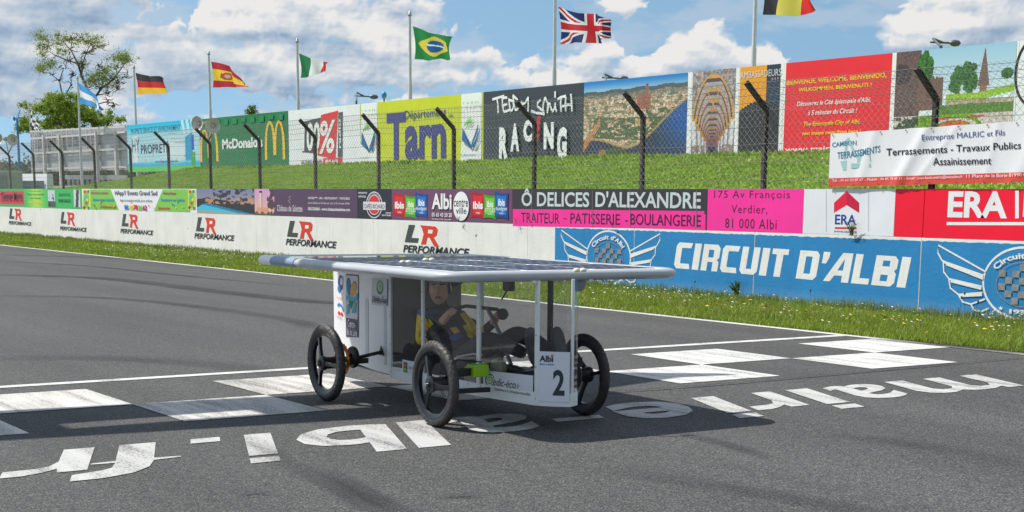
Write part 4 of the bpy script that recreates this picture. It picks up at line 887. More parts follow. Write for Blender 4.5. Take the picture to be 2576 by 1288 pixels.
tq(B, qd, 'BIENVENUE, WELCOME, BIENVENIDO,', 1252, 458, 2372, 305, YL, .012); tq(B, qd, 'WILKOMMEN, BIENVENUTI !', 1385, 532, 2205, 420, YL, .012)
tq(B, qd, "Découvrez la Cité épiscopale d'Albi,", 1368, 702, 2195, 580, WHITE, .012, .25); tq(B, qd, 'à 5 minutes du Circuit !', 1492, 788, 2048, 700, WHITE, .012, .25)
tq(B, qd, 'The Episcopale City of Albi,', 1445, 925, 2078, 830, YL, .012, .25); tq(B, qd, 'two steeps away from here !', 1430, 1025, 2090, 940, YL, .012, .25); tq(B, qd, 'www.mairie-albi.fr', 1238, 1205, 2150, 1110, WHITE, .02)
B = hoard(2248.5, 2552, 'hoarding with a photo of a formal garden, red flower beds and a brick spire', (240, 240, 240)); B.picture(garden, 240, 120, .0, 0, .985, 1)
B = hoard(2553, 2760, 'plain white hoarding with a thin black ring, partly out at the right edge', (238, 238, 242)); cc = B.uv(*qe(1640, 380)); rr_ = cc[0] - B.uv(*qe(1450, 380))[0]
B.strokes([[(cc[0] + rr_ * math.cos(t), cc[1] + .30 * math.sin(t)) for t in [2 * math.pi * i / 40 for i in range(41)]]], .08, BLACKP)

# ================================================================ FLAG POLES AND FLAGS
FYY = 38.0; polem = M('white_pole', (.62, .63, .64), .4, .2, .1, 6)
tops = {}
def pole(px, py, label, H_=9.25, r=.105, fat=1.):
    x = float(atY(px, py, FYY)[0]); z0 = float(terrain_h(x, FYY)) - .1
    e = empty('flagpole', (x, FYY, z0), label, 'flagpole', 'flag poles behind the hoardings')
    MB().tube([(x, FYY, z0), (x, FYY, z0 + (H_ - z0) * .55), (x, FYY, z0 + (H_ - z0) * .56), (x, FYY, H_)], [r * fat, r * .92 * fat, r * .74 * fat, r * .6 * fat], 12).build('pole', polem, e, smooth=True)
    MB().lathe((x, FYY, H_), (0, 0, 1), [(0, .02), (.02, .09), (.06, .10), (.10, .07), (.22, .05), (.26, 0)], 10).build('finial', galv, e, smooth=True)
    MB().tube([(x + .16, FYY - .05, z0 + 1), (x + .13, FYY - .05, H_ - .1)], .012, 5).build('halyard', M('rope', (.55, .55, .52), .8, 0, .1, 5), e)
    return x
def px_(c): return np.array(lin(c)) * .95
def flag(name, label, top, bot, fn, nu, nv, waves=(.16, 2.4, .3), Yo=-.12):
    top = np.array(top, float); bot = np.array(bot, float)
    def along(P, t):
        s_ = np.linspace(0, 1, len(P)); return np.stack([np.interp(t, s_, P[:, 0]), np.interp(t, s_, P[:, 1])], -1)
    def smooth(P):
        Q = P.copy(); return Q
    V = []
    amp, fr, ph = waves
    for j in range(nv + 1):
        for i in range(nu + 1):
            u, v = i / nu, j / nv; a = along(top, u); b = along(bot, u); p = b + (a - b) * v
            yo = amp * (u ** .6) * math.sin(u * fr * 2 * math.pi + ph + v * 1.4) + .06 * math.sin(u * 15 + v * 4); q = atY(p[0], p[1], FYY + Yo + 0)
            V.append((q[0], q[1] + yo, q[2]))
    i, j = np.meshgrid(np.arange(nu), np.arange(nv)); k = (j * (nu + 1) + i).ravel(); F = np.stack([k, k + 1, k + nu + 2, k + nu + 1], 1)
    cu, cv = np.meshgrid((np.arange(nu) + .5) / nu, (np.arange(nv) + .5) / nv); col = fn(cu, cv).reshape(-1, 3); col = np.clip(col, 0, 255) / 255; col = ((col + .055) / 1.055) ** 2.4
    own = V[0]; o = np_mesh(name, V, F, 4, attr_mat('flag_cloth', .7, .35), None, own=own, col=col, smooth=True); tag(o, label, 'flag', 'national flags on the row of poles'); return o
def stripes_h(*cs): return lambda a, b: np.select([(b >= 1 - (i + 1) / len(cs))[..., None] * np.ones(3, bool) for i in range(len(cs))], [full(a, c) for c in cs])
def stripes_v(*cs): return lambda a, b: np.select([(a <= (i + 1) / len(cs))[..., None] * np.ones(3, bool) for i in range(len(cs))], [full(a, c) for c in cs])
def uk(a, b):
    x = (a - .5) * 2; y = (b - .5) * 1; c = full(a, (18, 40, 110)); d1 = np.abs(y - x * .5); d2 = np.abs(y + x * .5); W_ = (238, 238, 242); R_ = (205, 22, 45)
    c = mixc(c, W_, ((d1 < .11) | (d2 < .11)) * 1.); c = mixc(c, R_, (((d1 < .042)) | ((d2 < .042))) * 1.); c = mixc(c, W_, ((np.abs(x) < .17) | (np.abs(y) < .17)) * 1.); return mixc(c, R_, ((np.abs(x) < .10) | (np.abs(y) < .10)) * 1.)
def brazil(a, b):
    c = full(a, (8, 132, 62)); d = np.abs(a - .5) / .40 + np.abs(b - .5) / .40; c = mixc(c, (226, 205, 60), (d < 1) * 1.); r = np.hypot((a - .5) * 1.45, b - .5); c = mixc(c, (10, 90, 165), (r < .235) * 1.)
    return mixc(c, (235, 240, 240), ((r < .235) & (np.abs(np.hypot(a - .42, b - .12) - .43) < .025)) * 1.)
def spain(a, b):
    c = mixc(full(a, (188, 20, 42)), (242, 200, 20), ((b > .27) & (b < .73)) * 1.); r = ((a - .36) / .10) ** 2 + ((b - .49) / .17) ** 2
    c = mixc(c, (165, 60, 45), (r < 1) * .9); c = mixc(c, (215, 190, 170), ((r < .25)) * .8); return mixc(c, (120, 55, 60), ((r < 1.5) & (np.abs(np.abs(a - .36) - .10) < .012)) * 1.)
def argen(a, b):
    c = mixc(full(a, (70, 160, 225)), (240, 242, 246), ((b > .33) & (b < .67)) * 1.); return mixc(c, (240, 180, 40), (np.hypot((a - .5) * 1.5, b - .5) < .10) * 1.)
def check(a, b): return np.where(((np.floor(a * 7) + np.floor(b * 5)) % 2 == 0)[..., None], full(a, (28, 28, 32)), full(a, (238, 238, 240)))
FP = [('check', 77, 320, 7.95, 'chequered', 'leftmost short white flagpole, at the end of the steel frame'), ('arg', 200.5, 320, 9.25, '', 'white flagpole in front of the grey steel frame'), ('ger', 342, 312, 9.25, '', 'white flagpole above the turquoise hoarding'),
      ('spa', 529.5, 295, 9.25, '', 'white flagpole behind the left of the green hoarding'), ('ita', 750.5, 275, 9.05, '', 'white flagpole behind the white radio hoarding'), ('bra', 1032, 250, 9.35, '', 'white flagpole behind the acid yellow hoarding'),
      ('uk', 1394, 215, 9.3, '', 'white flagpole behind the dark slate hoarding'), ('bel', 1895, 168, 9.3, '', 'white flagpole behind the orange poster, cut by the top of the picture')]
for n_, px, py, H_, _, lb in FP: pole(px, py, lb, H_, fat=1. if px < 900 else .95)
flag('flag', 'drooping black and white chequered flag, leftmost of the row', [(75, 272), (82, 286), (93, 306), (104, 327)], [(75, 318), (84, 323), (94, 329), (102, 331)], check, 56, 30, (.10, 1.5, .3))
flag('flag', 'drooping light blue and white flag with a small yellow sun', [(198.5, 208), (212, 216), (228, 230), (243, 246), (256, 262), (256, 276)], [(200, 262), (214, 263), (230, 266), (240, 274), (246, 282), (250, 283)], argen, 60, 36, (.2, 1.8, 1.))
flag('flag', 'black, red and gold horizontally striped flag', [(342.5, 183), (360, 188), (378, 192), (396, 191), (416, 196)], [(345.5, 238), (362, 237), (380, 235), (398, 236), (418, 235)], stripes_h((42, 40, 46), (205, 24, 36), (245, 190, 30)), 45, 24)
flag('flag', 'red and yellow striped flag with a crest, flying high', [(533, 155), (552, 158), (575, 166), (590, 180), (604, 200), (621, 216)], [(535.5, 220), (555, 220), (575, 219), (592, 220), (606, 219), (622, 218)], spain, 64, 40)
flag('flag', 'green, white and red flag twisted by the wind', [(754, 134), (772, 142), (790, 149), (803, 154), (820, 155), (831, 157)], [(756.5, 196), (772, 194), (788, 190), (798, 186), (812, 178), (824, 181)], stripes_v((10, 120, 70), (238, 238, 242), (225, 45, 40)), 56, 30, (.22, 1.6, .5))
flag('flag', 'green flag with a yellow diamond and a blue disc', [(1041, 66), (1060, 73), (1082, 82), (1105, 88), (1125, 90), (1140, 92)], [(1043, 149), (1062, 150), (1085, 153), (1105, 147), (1122, 152), (1141, 150)], brazil, 80, 52, (.2, 1.7, .2))
flag('flag', 'blue flag with red and white crosses, flying out to a ragged tip', [(1407, 17), (1430, 26), (1456, 33), (1480, 34), (1505, 35), (1523, 43), (1524, 50)], [(1409.5, 111), (1432, 109), (1458, 107), (1482, 108), (1508, 109), (1524, 100), (1533, 96)], uk, 96, 60, (.26, 2.0, .2))
flag('flag', 'black, yellow and red vertical striped flag cut off by the top of the picture', [(1921, -62), (1955, -52), (1990, -46), (2020, -44), (2046, -30)], [(1918.5, 37), (1945, 37), (1970, 39), (1996, 41), (2028, 33), (2062, 26)], stripes_v((48, 48, 56), (232, 215, 95), (228, 40, 38)), 72, 30, (.25, 1.5, 1.))

# ================================================================ THINGS AT THE LEFT END
def atD(px, py, D): return EY + ray(px, py) * (D / FL)
p316 = atY(316, 333, 39.5); dv = ray(-1975, 475); dv = dv / np.linalg.norm(dv[:2]); dv[2] = 0; nv_ = np.array([-dv[1], dv[0], 0])
def atP(px, py):
    r = ray(px, py); t = np.dot(p316 - EY, nv_) / np.dot(r, nv_); return EY + r * t
fr = empty('billboard_frame', tuple(p316[:2]) + (1.7,), 'back of a large grey sheet metal billboard on a steel frame', 'billboard frame')
L0 = atP(80, 380); L1 = atP(318, 380); ztop = float(atP(200, 322.5)[2]); zbot = float(atP(200, 430)[2])
nrm = -nv_ if np.dot(-nv_, EY - p316) > 0 else nv_
off = -nrm * .20
def at_(P, z, o=0.): return (P[0] + nrm[0] * o, P[1] + nrm[1] * o, z)
b = MB(); n = 150; 
for i in range(n + 1):
    t = i / n; P = L0 + (L1 - L0) * t; o_ = -.22 + (.035 if i % 2 else 0); b.v += [at_(P, zbot, o_), at_(P, ztop - .12, o_)]
for i in range(n): b.f.append((2*i, 2*i+2, 2*i+3, 2*i+1))
b.m = [0] * n; b.build('sheet', M('corrugated_sheet', (.56, .57, .59), .45, .35, .1, 3), fr)
MB().bar(at_(L0, ztop, -.3), at_(L1, ztop, -.3), .04, .04).build('top_bar', greymetal, fr)
sv = M('light_steel', (.64, .64, .63), .5, .15, .15, 5)
for (pyl, pyr) in ((331, 318.5), (349, 332), (386, 374), (425.5, 420)):
    za = float(atP(80, pyl)[2]); zb_ = float(atP(316, pyr)[2]); MB().bar(at_(L0, za, 0), at_(L1, zb_, 0), .12, .14).build('rail', sv, fr)
for px in (114, 153.6, 246, 295): 
    P = atP(px, 400); MB().bar(at_(P, 1.0, .05), at_(P, ztop - .35, .05), .26, .22).build('post', sv, fr)
for k, zx in enumerate((400, 455, 512, 567, 625, 682, 742, 802, 867, 1030, 1078)):
    P = atP(zx * .2149, 400); z1_ = float(atP(zx * .2149, 385)[2]); MB().bar(at_(P, z1_, .02), at_(P, ztop + .06, .02), .09, .09).build('stud', sv, fr)
for k in range(3): 
    P = atP(90 + 62 * k, 400); Q_ = atP(130 + 62 * k, 400); MB().bar(at_(P, float(atP(90, 372)[2]), -.02), at_(Q_, float(atP(130, 368)[2]), -.02), .05, .10).build('cable_tray', M('dark_tray', (.10, .11, .13), .6), fr)

def leaf_mass(name, centers, radii, count, size, colA, colB, parent=None, own=None, kind=None, flat_=.75, seed=1):
    r = np.random.default_rng(seed); centers = np.asarray(centers, float); radii = np.asarray(radii, float)
    w = radii ** 2 / (radii ** 2).sum(); k = r.choice(len(centers), count, p=w)
    d = r.normal(size=(count, 3)); d /= np.linalg.norm(d, axis=1)[:, None]; rad = radii[k] * np.abs(r.normal(0, .72, count)) * 1.05
    P = centers[k] + d * rad[:, None] * np.array([1, 1, flat_])
    a = r.normal(size=(count, 3)); a /= np.linalg.norm(a, axis=1)[:, None]; b = np.cross(a, r.normal(size=(count, 3))); b /= np.linalg.norm(b, axis=1)[:, None]
    s_ = size * r.uniform(.6, 1.4, count)[:, None]
    V = np.stack([P - a * s_, P + b * s_ * .5, P + a * s_, P - b * s_ * .5], 1).reshape(-1, 3); F = np.arange(count * 4).reshape(-1, 4)
    t = r.random(count)[:, None]; col = np.array(colA) * (1 - t) + np.array(colB) * t; col = np.repeat(col, 4, 0)
    return np_mesh(name, V, F, 4, attr_mat('foliage', .6, .35), parent, own, col=col, kind=kind)
# big tree
D0 = 150.; bark = M('bark', (.17, .14, .11), .9, 0, .4, 4, .5)
tb = atD(236, 470, D0); tree = empty('tree', tuple(tb), 'tall thin crowned tree with bare twigs above the grey billboard frame', 'tree')
def T(px, py, dd=0): return atD(px, py, D0 + dd)
limbs = [([(238, 476), (240, 380), (238, 330), (236, 305)], (.55, .30)), ([(236, 318), (228, 290), (238, 262), (236, 238)], (.34, .20)), ([(236, 250), (220, 225), (205, 190), (196, 160), (178, 125), (158, 105)], (.26, .05)),
         ([(205, 190), (208, 160), (216, 135), (228, 110)], (.16, .04)), ([(196, 160), (170, 152), (140, 140), (112, 122)], (.14, .03)), ([(236, 250), (255, 222), (285, 200), (310, 165), (322, 150)], (.2, .04)),
         ([(255, 222), (262, 190), (252, 165)], (.12, .03)), ([(285, 200), (262, 182), (290, 172)], (.1, .02)), ([(160, 300), (158, 250), (150, 205), (160, 170)], (.18, .06)), ([(158, 250), (178, 215), (182, 190)], (.13, .04)), ([(236, 305), (190, 300), (160, 300)], (.2, .15)),
         ([(178, 125), (182, 95), (200, 92)], (.08, .02)), ([(216, 135), (236, 125), (250, 118)], (.08, .02)), ([(150, 205), (128, 185), (104, 180)], (.09, .03)), ([(245, 262), (270, 255), (285, 262)], (.1, .02)), ([(240, 240), (272, 235), (292, 222)], (.1, .02)), ([(285, 200), (300, 205), (318, 190)], (.08, .02))]
bt = MB(); rt = random.Random(3)
for k, (pts, (ra, rb)) in enumerate(limbs):
    q_ = [T(x, y, rt.uniform(-1.5, 1.5) if i else 0) for i, (x, y) in enumerate(pts)]; n_ = len(q_); bt.tube(q_, [.60 * (ra + (rb - ra) * i / (n_ - 1)) for i in range(n_)], 7)
tw = MB()
for k in range(240):
    pts, (ra, rb) = rt.choice(limbs[2:]); i = rt.randrange(1, len(pts)); x, y = pts[i]; a = rt.uniform(0, 6.28); p = (x + rt.uniform(-6, 6), y + rt.uniform(-6, 6)); Lx = rt.uniform(8, 22)
    q_ = [p, (p[0] + Lx * .5 * math.cos(a), p[1] - Lx * .4 * math.sin(a)), (p[0] + Lx * math.cos(a + .4), p[1] - Lx * .8 * math.sin(a + .4))]; dz = rt.uniform(-1.5, 1.5); tw.tube([T(*c, dz * j * .6) for j, c in enumerate(q_)], [.05, .035, .015], 4, False)
bt.build('trunk', bark, tree, smooth=True); tag(tw.build('twigs', bark, tree), kind='stuff')
cl = []; rc = random.Random(5)
for (x, y, rx, ry, n_) in [(105, 95, 16, 12, 5), (140, 105, 18, 14, 7), (178, 100, 16, 10, 5), (228, 96, 18, 10, 6), (110, 130, 14, 14, 5), (105, 172, 14, 10, 5), (128, 160, 12, 10, 4), (250, 112, 10, 8, 3), (300, 150, 22, 14, 8), (318, 142, 12, 10, 5), (268, 172, 16, 10, 5), (290, 190, 18, 9, 6), (230, 200, 22, 9, 6), (262, 210, 20, 8, 4), (205, 165, 14, 14, 3), (240, 190, 14, 8, 4), (160, 135, 18, 12, 3), (285, 218, 16, 6, 3)]:
    for _ in range(2 * n_): cl.append((T(x + rc.gauss(0, rx * .62), y + rc.gauss(0, ry * .62), rc.uniform(-2, 2)), rc.uniform(.25, .85)))
leaf_mass('crown', [c for c, _ in cl], [r for _, r in cl], 17000, .060, (.12, .19, .025), (.34, .42, .09), tree, seed=4)
D0 = 146.; tb = atD(150, 470, D0); bush = empty('tree', tuple(tb), 'dense bright green low tree below the bare branches at the left', 'tree')
MB().tube([T(150, 480), T(152, 400), T(150, 320), T(156, 285)], [.4, .35, .25, .1], 8).build('trunk', bark, bush, smooth=True)
cl = []
for (x, y, rx, ry, n_) in [(150, 290, 48, 24, 26), (110, 270, 34, 20, 14), (175, 265, 34, 22, 16), (80, 310, 28, 16, 12), (60, 322, 20, 10, 6), (140, 250, 22, 14, 8), (215, 295, 44, 18, 16), (255, 305, 32, 12, 10), (150, 320, 70, 12, 16), (60, 265, 14, 8, 3), (125, 248, 12, 12, 4), (205, 270, 20, 14, 6), (290, 300, 20, 8, 4), (260, 285, 16, 8, 3)]:
    for _ in range(n_): cl.append((T(x + rc.gauss(0, rx * .5), y + rc.gauss(0, ry * .5), rc.uniform(-3, 3)), rc.uniform(.25, .6)))
leaf_mass('crown', [c for c, _ in cl], [r for _, r in cl], 46000, .085, (.12, .22, .018), (.34, .46, .055), bush, seed=6)
D0 = 170.; small = empty('tree', tuple(atD(632, 470, D0)), 'tip of a small green tree poking out above the green hoarding', 'tree')
MB().tube([T(632, 475), T(633, 320), T(632, 268)], [.2, .1, .02], 6).build('trunk', bark, small)
cl = [(T(632 + rc.gauss(0, 4.5), 280 + rc.gauss(0, 7)), rc.uniform(.15, .42)) for _ in range(16)]; leaf_mass('crown', [c for c, _ in cl], [r for _, r in cl], 1100, .09, (.09, .17, .02), (.24, .34, .06), small, seed=8)
# hedge and far wood
cl = []; 
for k in range(150): cl.append((atD(rc.uniform(104, 520), rc.uniform(438, 466), rc.uniform(138, 150)), rc.uniform(.5, 1.1)))
tag(leaf_mass('hedge', [c for c, _ in cl], [r for _, r in cl], 14000, .17, (.025, .045, .012), (.075, .10, .03), None, own=(0, 0, 0), kind='stuff', seed=9))
cl = []
for k in range(420):
    px = rc.uniform(-260, 330); D_ = rc.uniform(330, 420); topy = 418 + 6 * math.sin(px * .03) - 4 * math.sin(px * .011); cl.append((atD(px, rc.uniform(topy, 474), D_), rc.uniform(1.6, 3.0)))
tag(leaf_mass('distant_wood', [c for c, _ in cl], [r for _, r in cl], 26000, .55, (.09, .11, .07), (.17, .19, .12), None, own=(0, 0, 0), kind='stuff', seed=10))
# guard rail far off
gr = empty('guard_rail', tuple(atD(230, 470, 120)), 'low steel guard rail seen below the grey billboard frame', 'guard rail')
g0 = atD(165, 446, 128); g1 = atD(320, 446, 112)
MB().bar(g0, g1, .1, .32).build('rail', galv, gr)
for k in range(12):
    P = g0 + (g1 - g0) * (k + .5) / 12; MB().box((P[0] - .08, P[1] - .02, -.05), (P[0] + .08, P[1] + .12, P[2] + .1)).build('post', galv, gr)
# street lamps
lampm = M('lamp_grey', (.13, .14, .16), .5, .4, .1, 5)
def lamp(px_arm, py_arm, px_tip, px_pole, D_, label, m=lampm, sgn=1, pyp=None):
    P0 = atD(px_pole, 470, D_); e = empty('street_lamp', (P0[0], P0[1], 0), label, 'street lamp', 'street lamps behind the hoardings')
    A = atD(px_arm, py_arm, D_); Tt = atD(px_tip, py_arm + (3 if sgn > 0 else 0), D_); d = Tt - A; Pp = np.array([P0[0], P0[1], 0.]); k = .0245 * D_ / 100
    topx = atD(px_pole + .25 * (px_arm - px_pole), py_arm + 14 if pyp is None else pyp, D_)
    MB().tube([tuple(Pp), (P0[0], P0[1], topx[2])], [.11, .07], 8).build('pole', m, e, smooth=True)
    MB().tube([(P0[0], P0[1], topx[2] - .05), tuple(topx + np.array([0, 0, k * 22])), tuple(A + d * .42)], .055, 8).build('bracket', m, e, smooth=True)
    MB().tube([tuple(A), tuple(A + d * .68)], [.04, .05], 8).build('arm', m, e, smooth=True)
    c = A + d * .82; L_ = np.linalg.norm(d) * .19; b = MB(); dn = d / np.linalg.norm(d)
    b.tube([tuple(c - dn * L_), tuple(c - dn * L_ * .6), tuple(c), tuple(c + dn * L_ * .7), tuple(c + dn * L_)], [.04, .13, .16, .12, .03], 10); o = b.build('lamp_head', m, e, smooth=True); return e
lamp(2340, 106, 2416, 2348, 75, 'dark street lamp head sticking up above the garden photo hoarding')
lamp(1514, 195, 1581, 1522, 95, 'dark street lamp head above the city photo hoarding')
lamp(892, 241, 951, 899, 110, 'dark street lamp head above the white radio hoarding')
bl = M('blue_steel', (.05, .22, .45), .5, .2, .1, 4)
lamp(49, 296, 33, 51.5, 110, 'thin blue street lamp at the left edge', bl, pyp=299)
P0 = atD(968, 470, 100); e = empty('water_tower', (P0[0], P0[1], 0), 'small blue ball on a thin mast above the radio hoarding', 'mast'); c = atD(968, 240, 100)
MB().tube([(P0[0], P0[1], 0), (P0[0], P0[1], c[2])], .05, 8).build('mast', lampm, e)
MB().lathe((P0[0], P0[1], c[2] - .15), (0, 0, 1), [(-.02, .03), (0, .15), (.14, .17), (.26, .12), (.33, .04), (.34, 0)], 16).build('ball', M('ball_blue', (.04, .32, .62), .4), e, smooth=True)
MB().lathe((P0[0], P0[1], c[2] - .17), (0, 0, 1), [(-.08, .02), (-.06, .11), (.02, .13)], 16).build('ball_foot', M('ball_grey', (.4, .45, .5), .4), e, smooth=True)
e.name = 'ball_mast'
# horn loudspeakers on the fence
horn = M('beige_horn', (.68, .65, .55), .5, 0, .12, 5); hin = M('horn_inside', (.50, .46, .33), .5, 0, .1, 5)
def speakers(pxp, items, label):
    X0 = float(atY(pxp, 472, WALL_Y)[0]); e = empty('loudspeaker', (X0, FY, 2.5), label, 'loudspeaker', 'horn loudspeakers on the fence posts')
    for (px, py, dirv, r) in items:
        c = np.array(atY(px, py, FY)); d = np.array(dirv, float); d /= np.linalg.norm(d)
        MB().lathe(tuple(c), tuple(d), [(-.26, .03), (-.14, .045), (-.05, .09), (0, r), (.012, r), (.0, r - .015), (-.05, .08), (-.12, .04), (-.12, 0)], 24).build('horn', [horn], e, smooth=True)
        MB().lathe(tuple(c - d * .04), tuple(d), [(-.06, .03), (.0, .03), (.01, 0)], 10).build('driver_tip', horn, e, smooth=True)
        MB().lathe(tuple(c - d * .26), tuple(d), [(-.12, 0), (-.12, .07), (0, .07), (0, .02)], 12).build('driver', M('driver_grey', (.25, .25, .24), .5), e, smooth=True)
        q_ = c - d * .28; MB().tube([tuple(q_), (X0, FY, 2.62), (X0, FY, 2.45)], .018, 6).build('bracket', psteel, e)
speakers(519, [(496, 311, (.45, -.9, 0), .175), (535, 316.5, (.9, -.55, -.05), .18)], 'pair of beige horn loudspeakers on the fence in front of the green hoarding')
speakers(18, [(-3, 349, (.45, -.9, 0), .185), (31.5, 352, (.9, -.55, -.05), .185)], 'pair of beige horn loudspeakers at the left edge of the picture')
# van, container
def van():
    D_ = 96.; L = atD(46, 470, D_); Rr = atD(112, 470, D_); w = np.linalg.norm(Rr - L) / 2.0
    e = empty('van', (L[0], L[1], 0), 'white van with a dark windscreen parked beyond the left end of the fence', 'van')
    wp = M('white_van_paint', (.78, .79, .80), .3, 0, .04, 2, coat=.5); gl_ = M('van_glass', (.05, .08, .08), .1); dk = M('dark_plastic', (.03, .03, .035), .6); tl = M('headlight_glass', (.6, .62, .62), .15)
    # local frame: front faces the camera slightly left
    fwd = -F0 * .95 + RT * .14; fwd[2] = 0; fwd /= np.linalg.norm(fwd); rt_ = np.array([fwd[1] * -1, fwd[0], 0]); rt_ = np.cross(np.array([0, 0, 1.]), fwd) 
    O = (L + Rr) * .5; O[2] = 0; O = atD(74, 470, D_); O[2] = 0
    G = lambda f, s_, z: tuple(O + fwd * f + rt_ * s_ + np.array([0, 0, z]))
    def hull(name, prof, hw, mat, off=0):
        b = MB(); n = len(prof); b.add([G(f, -hw(z), z) for f, z in prof] + [G(f, hw(z), z) for f, z in prof], [tuple(range(n))[::-1], tuple(range(n, 2*n))] + [(i, (i+1)%n, n+(i+1)%n, n+i) for i in range(n)]); return b.build(name, mat, e)
    hull('body', [(0, .35), (0, .95), (-.25, 1.15), (-.95, 1.95), (-1.4, 2.38), (-5, 2.42), (-5.1, .35)], lambda z: .98 if z < 1.3 else .98 - .07 * (z - 1.3), wp)
    b = MB(); b.add([G(-.27, -.82, 1.22), G(-.27, .82, 1.22), G(-.90, .78, 1.95), G(-.90, -.78, 1.95)], [(0, 1, 2, 3)]); o = b.build('windscreen', gl_, e)
    for v in o.data.vertices: v.co += Vector(tuple(fwd * .03 + np.array([0, 0, .02])))
    for s_ in (-1, 1):
        MB().add([G(.012, s_*.62, .72), G(.012, s_*.92, .72), G(.012, s_*.92, .98), G(.012, s_*.62, .92)], [(0, 1, 2, 3)]).build('headlight', tl, e)
        MB().bar(G(-.7, s_*1.0, 1.35), G(-.7, s_*1.22, 1.35), .12, .32).build('mirror', dk, e)
        for f in (-.9, -4.2): MB().lathe(G(f, s_*.72, .34), tuple(rt_ * s_), [(0, .2), (0, .34), (.22, .34), (.24, .2), (.22, 0)], 16).build('wheel', dk, e)
    MB().add([G(.012, -.5, .55), G(.012, .5, .55), G(.012, .5, .8), G(.012, -.5, .8)], [(0, 1, 2, 3)]).build('grille', dk, e)
van()
c0 = atD(-30, 470, 70); c1_ = atD(21, 470, 70); sh = empty('site_cabin', (c1_[0], c1_[1], 0), 'grey metal site cabin cut by the left edge', 'cabin')
zc = float(atD(10, 434, 70)[2]); b = MB(); dd_ = c1_ - c0; dd_[2] = 0; nn_ = np.array([-dd_[1], dd_[0], 0]); nn_ /= np.linalg.norm(nn_); nn_ *= np.sign(np.dot(nn_, F0)) * 2.4
base = [c0, c1_, c1_ + nn_, c0 + nn_]; b.add([(p[0], p[1], 0) for p in base] + [(p[0], p[1], zc) for p in base], [(0,1,5,4),(1,2,6,5),(2,3,7,6),(3,0,4,7),(4,5,6,7)]); b.build('wall', M('cabin_grey', (.30, .33, .37), .5, .1, .1, 2), sh)
b = MB()
for k in range(14):
    P = c0 + (c1_ - c0) * (k + .5) / 14 - nn_ * .012; b.bar((P[0], P[1], .1), (P[0], P[1], zc - .1), .05, .03)
tag(b.build('ribs', M('cabin_grey2', (.25, .28, .32), .5), sh), kind='stuff')
b = MB(); up_ = [p + (p - (c0 + c1_ + nn_) / 2) * .02 for p in base]; b.add([(p[0], p[1], zc) for p in up_] + [(p[0], p[1], zc + .10) for p in up_], [(0,1,5,4),(1,2,6,5),(2,3,7,6),(3,0,4,7),(4,5,6,7),(3,2,1,0)]); b.build('roof', greymetal, sh)

# ================================================================ OVERHEAD START GANTRY (outside the frame; its shadow falls across the squares)
GZ = 5.5; gm = M('gantry_steel', (.25, .26, .27), .5, .5, .2, 4)
gt = empty('start_gantry', (-14.3, -3.5, 0), 'overhead steel start gantry reaching over the track', 'gantry')
def gp(x, y): return (x - SX * GZ, y - SY * GZ)
def slab(pts, name='deck_panel', z=GZ, th=.05):
    P = [gp(*p) for p in pts]; MB().prism(P, z, z + th).build(name, gm, gt)
# bottom edge and top edge of the shadow band follow y -> x
xt = lambda y: -11.05 + .12 * (y - 3.2); xl_ = lambda y: -9.78 + .13 * (y - 2.6) if y < 5 else -9.46
s0, s1 = -10.30, -10.10
slab([(xt(-8), -8), (xl_(-8), -8), (xl_(3.1), 3.1), (xt(3.1), 3.1)])
slab([(xt(3.1), 3.1), (s0 - .0, 3.1), (s0 + .03, 4.45), (xt(4.45), 4.45)]); slab([(s1 + .06, 3.1), (xl_(3.1), 3.1), (xl_(4.45), 4.45), (s1 + .09, 4.45)])
slab([(xt(4.45), 4.45), (xl_(4.45), 4.45), (xl_(4.9), 4.9), (xt(4.9), 4.9)])
slab([(xt(4.9), 4.9), (s0 + .05, 4.9), (s0 + .10, 5.6), (xt(5.6), 5.6)]); slab([(s1 + .10, 4.9), (xl_(4.9), 4.9), (xl_(5.6), 5.6), (s1 + .13, 5.6)])
slab([(-10.85, 5.6), (-9.55, 5.6), (-10.3, 8.2), (-10.9, 7.9)])
slab([(-10.9, 7.9), (-10.3, 8.2), (-10.2, 8.75), (-10.32, 8.7)])
MB().tube([gp(-10.5, -8) + (GZ + .1,), gp(-10.5, -8) + (0,)], .16, 10).build('mast', gm, gt)
MB().tube([gp(-10.5, -8) + (GZ + .1,), gp(-10.5, 6.5) + (GZ + .12,)], .03, 6).build('tie', gm, gt)

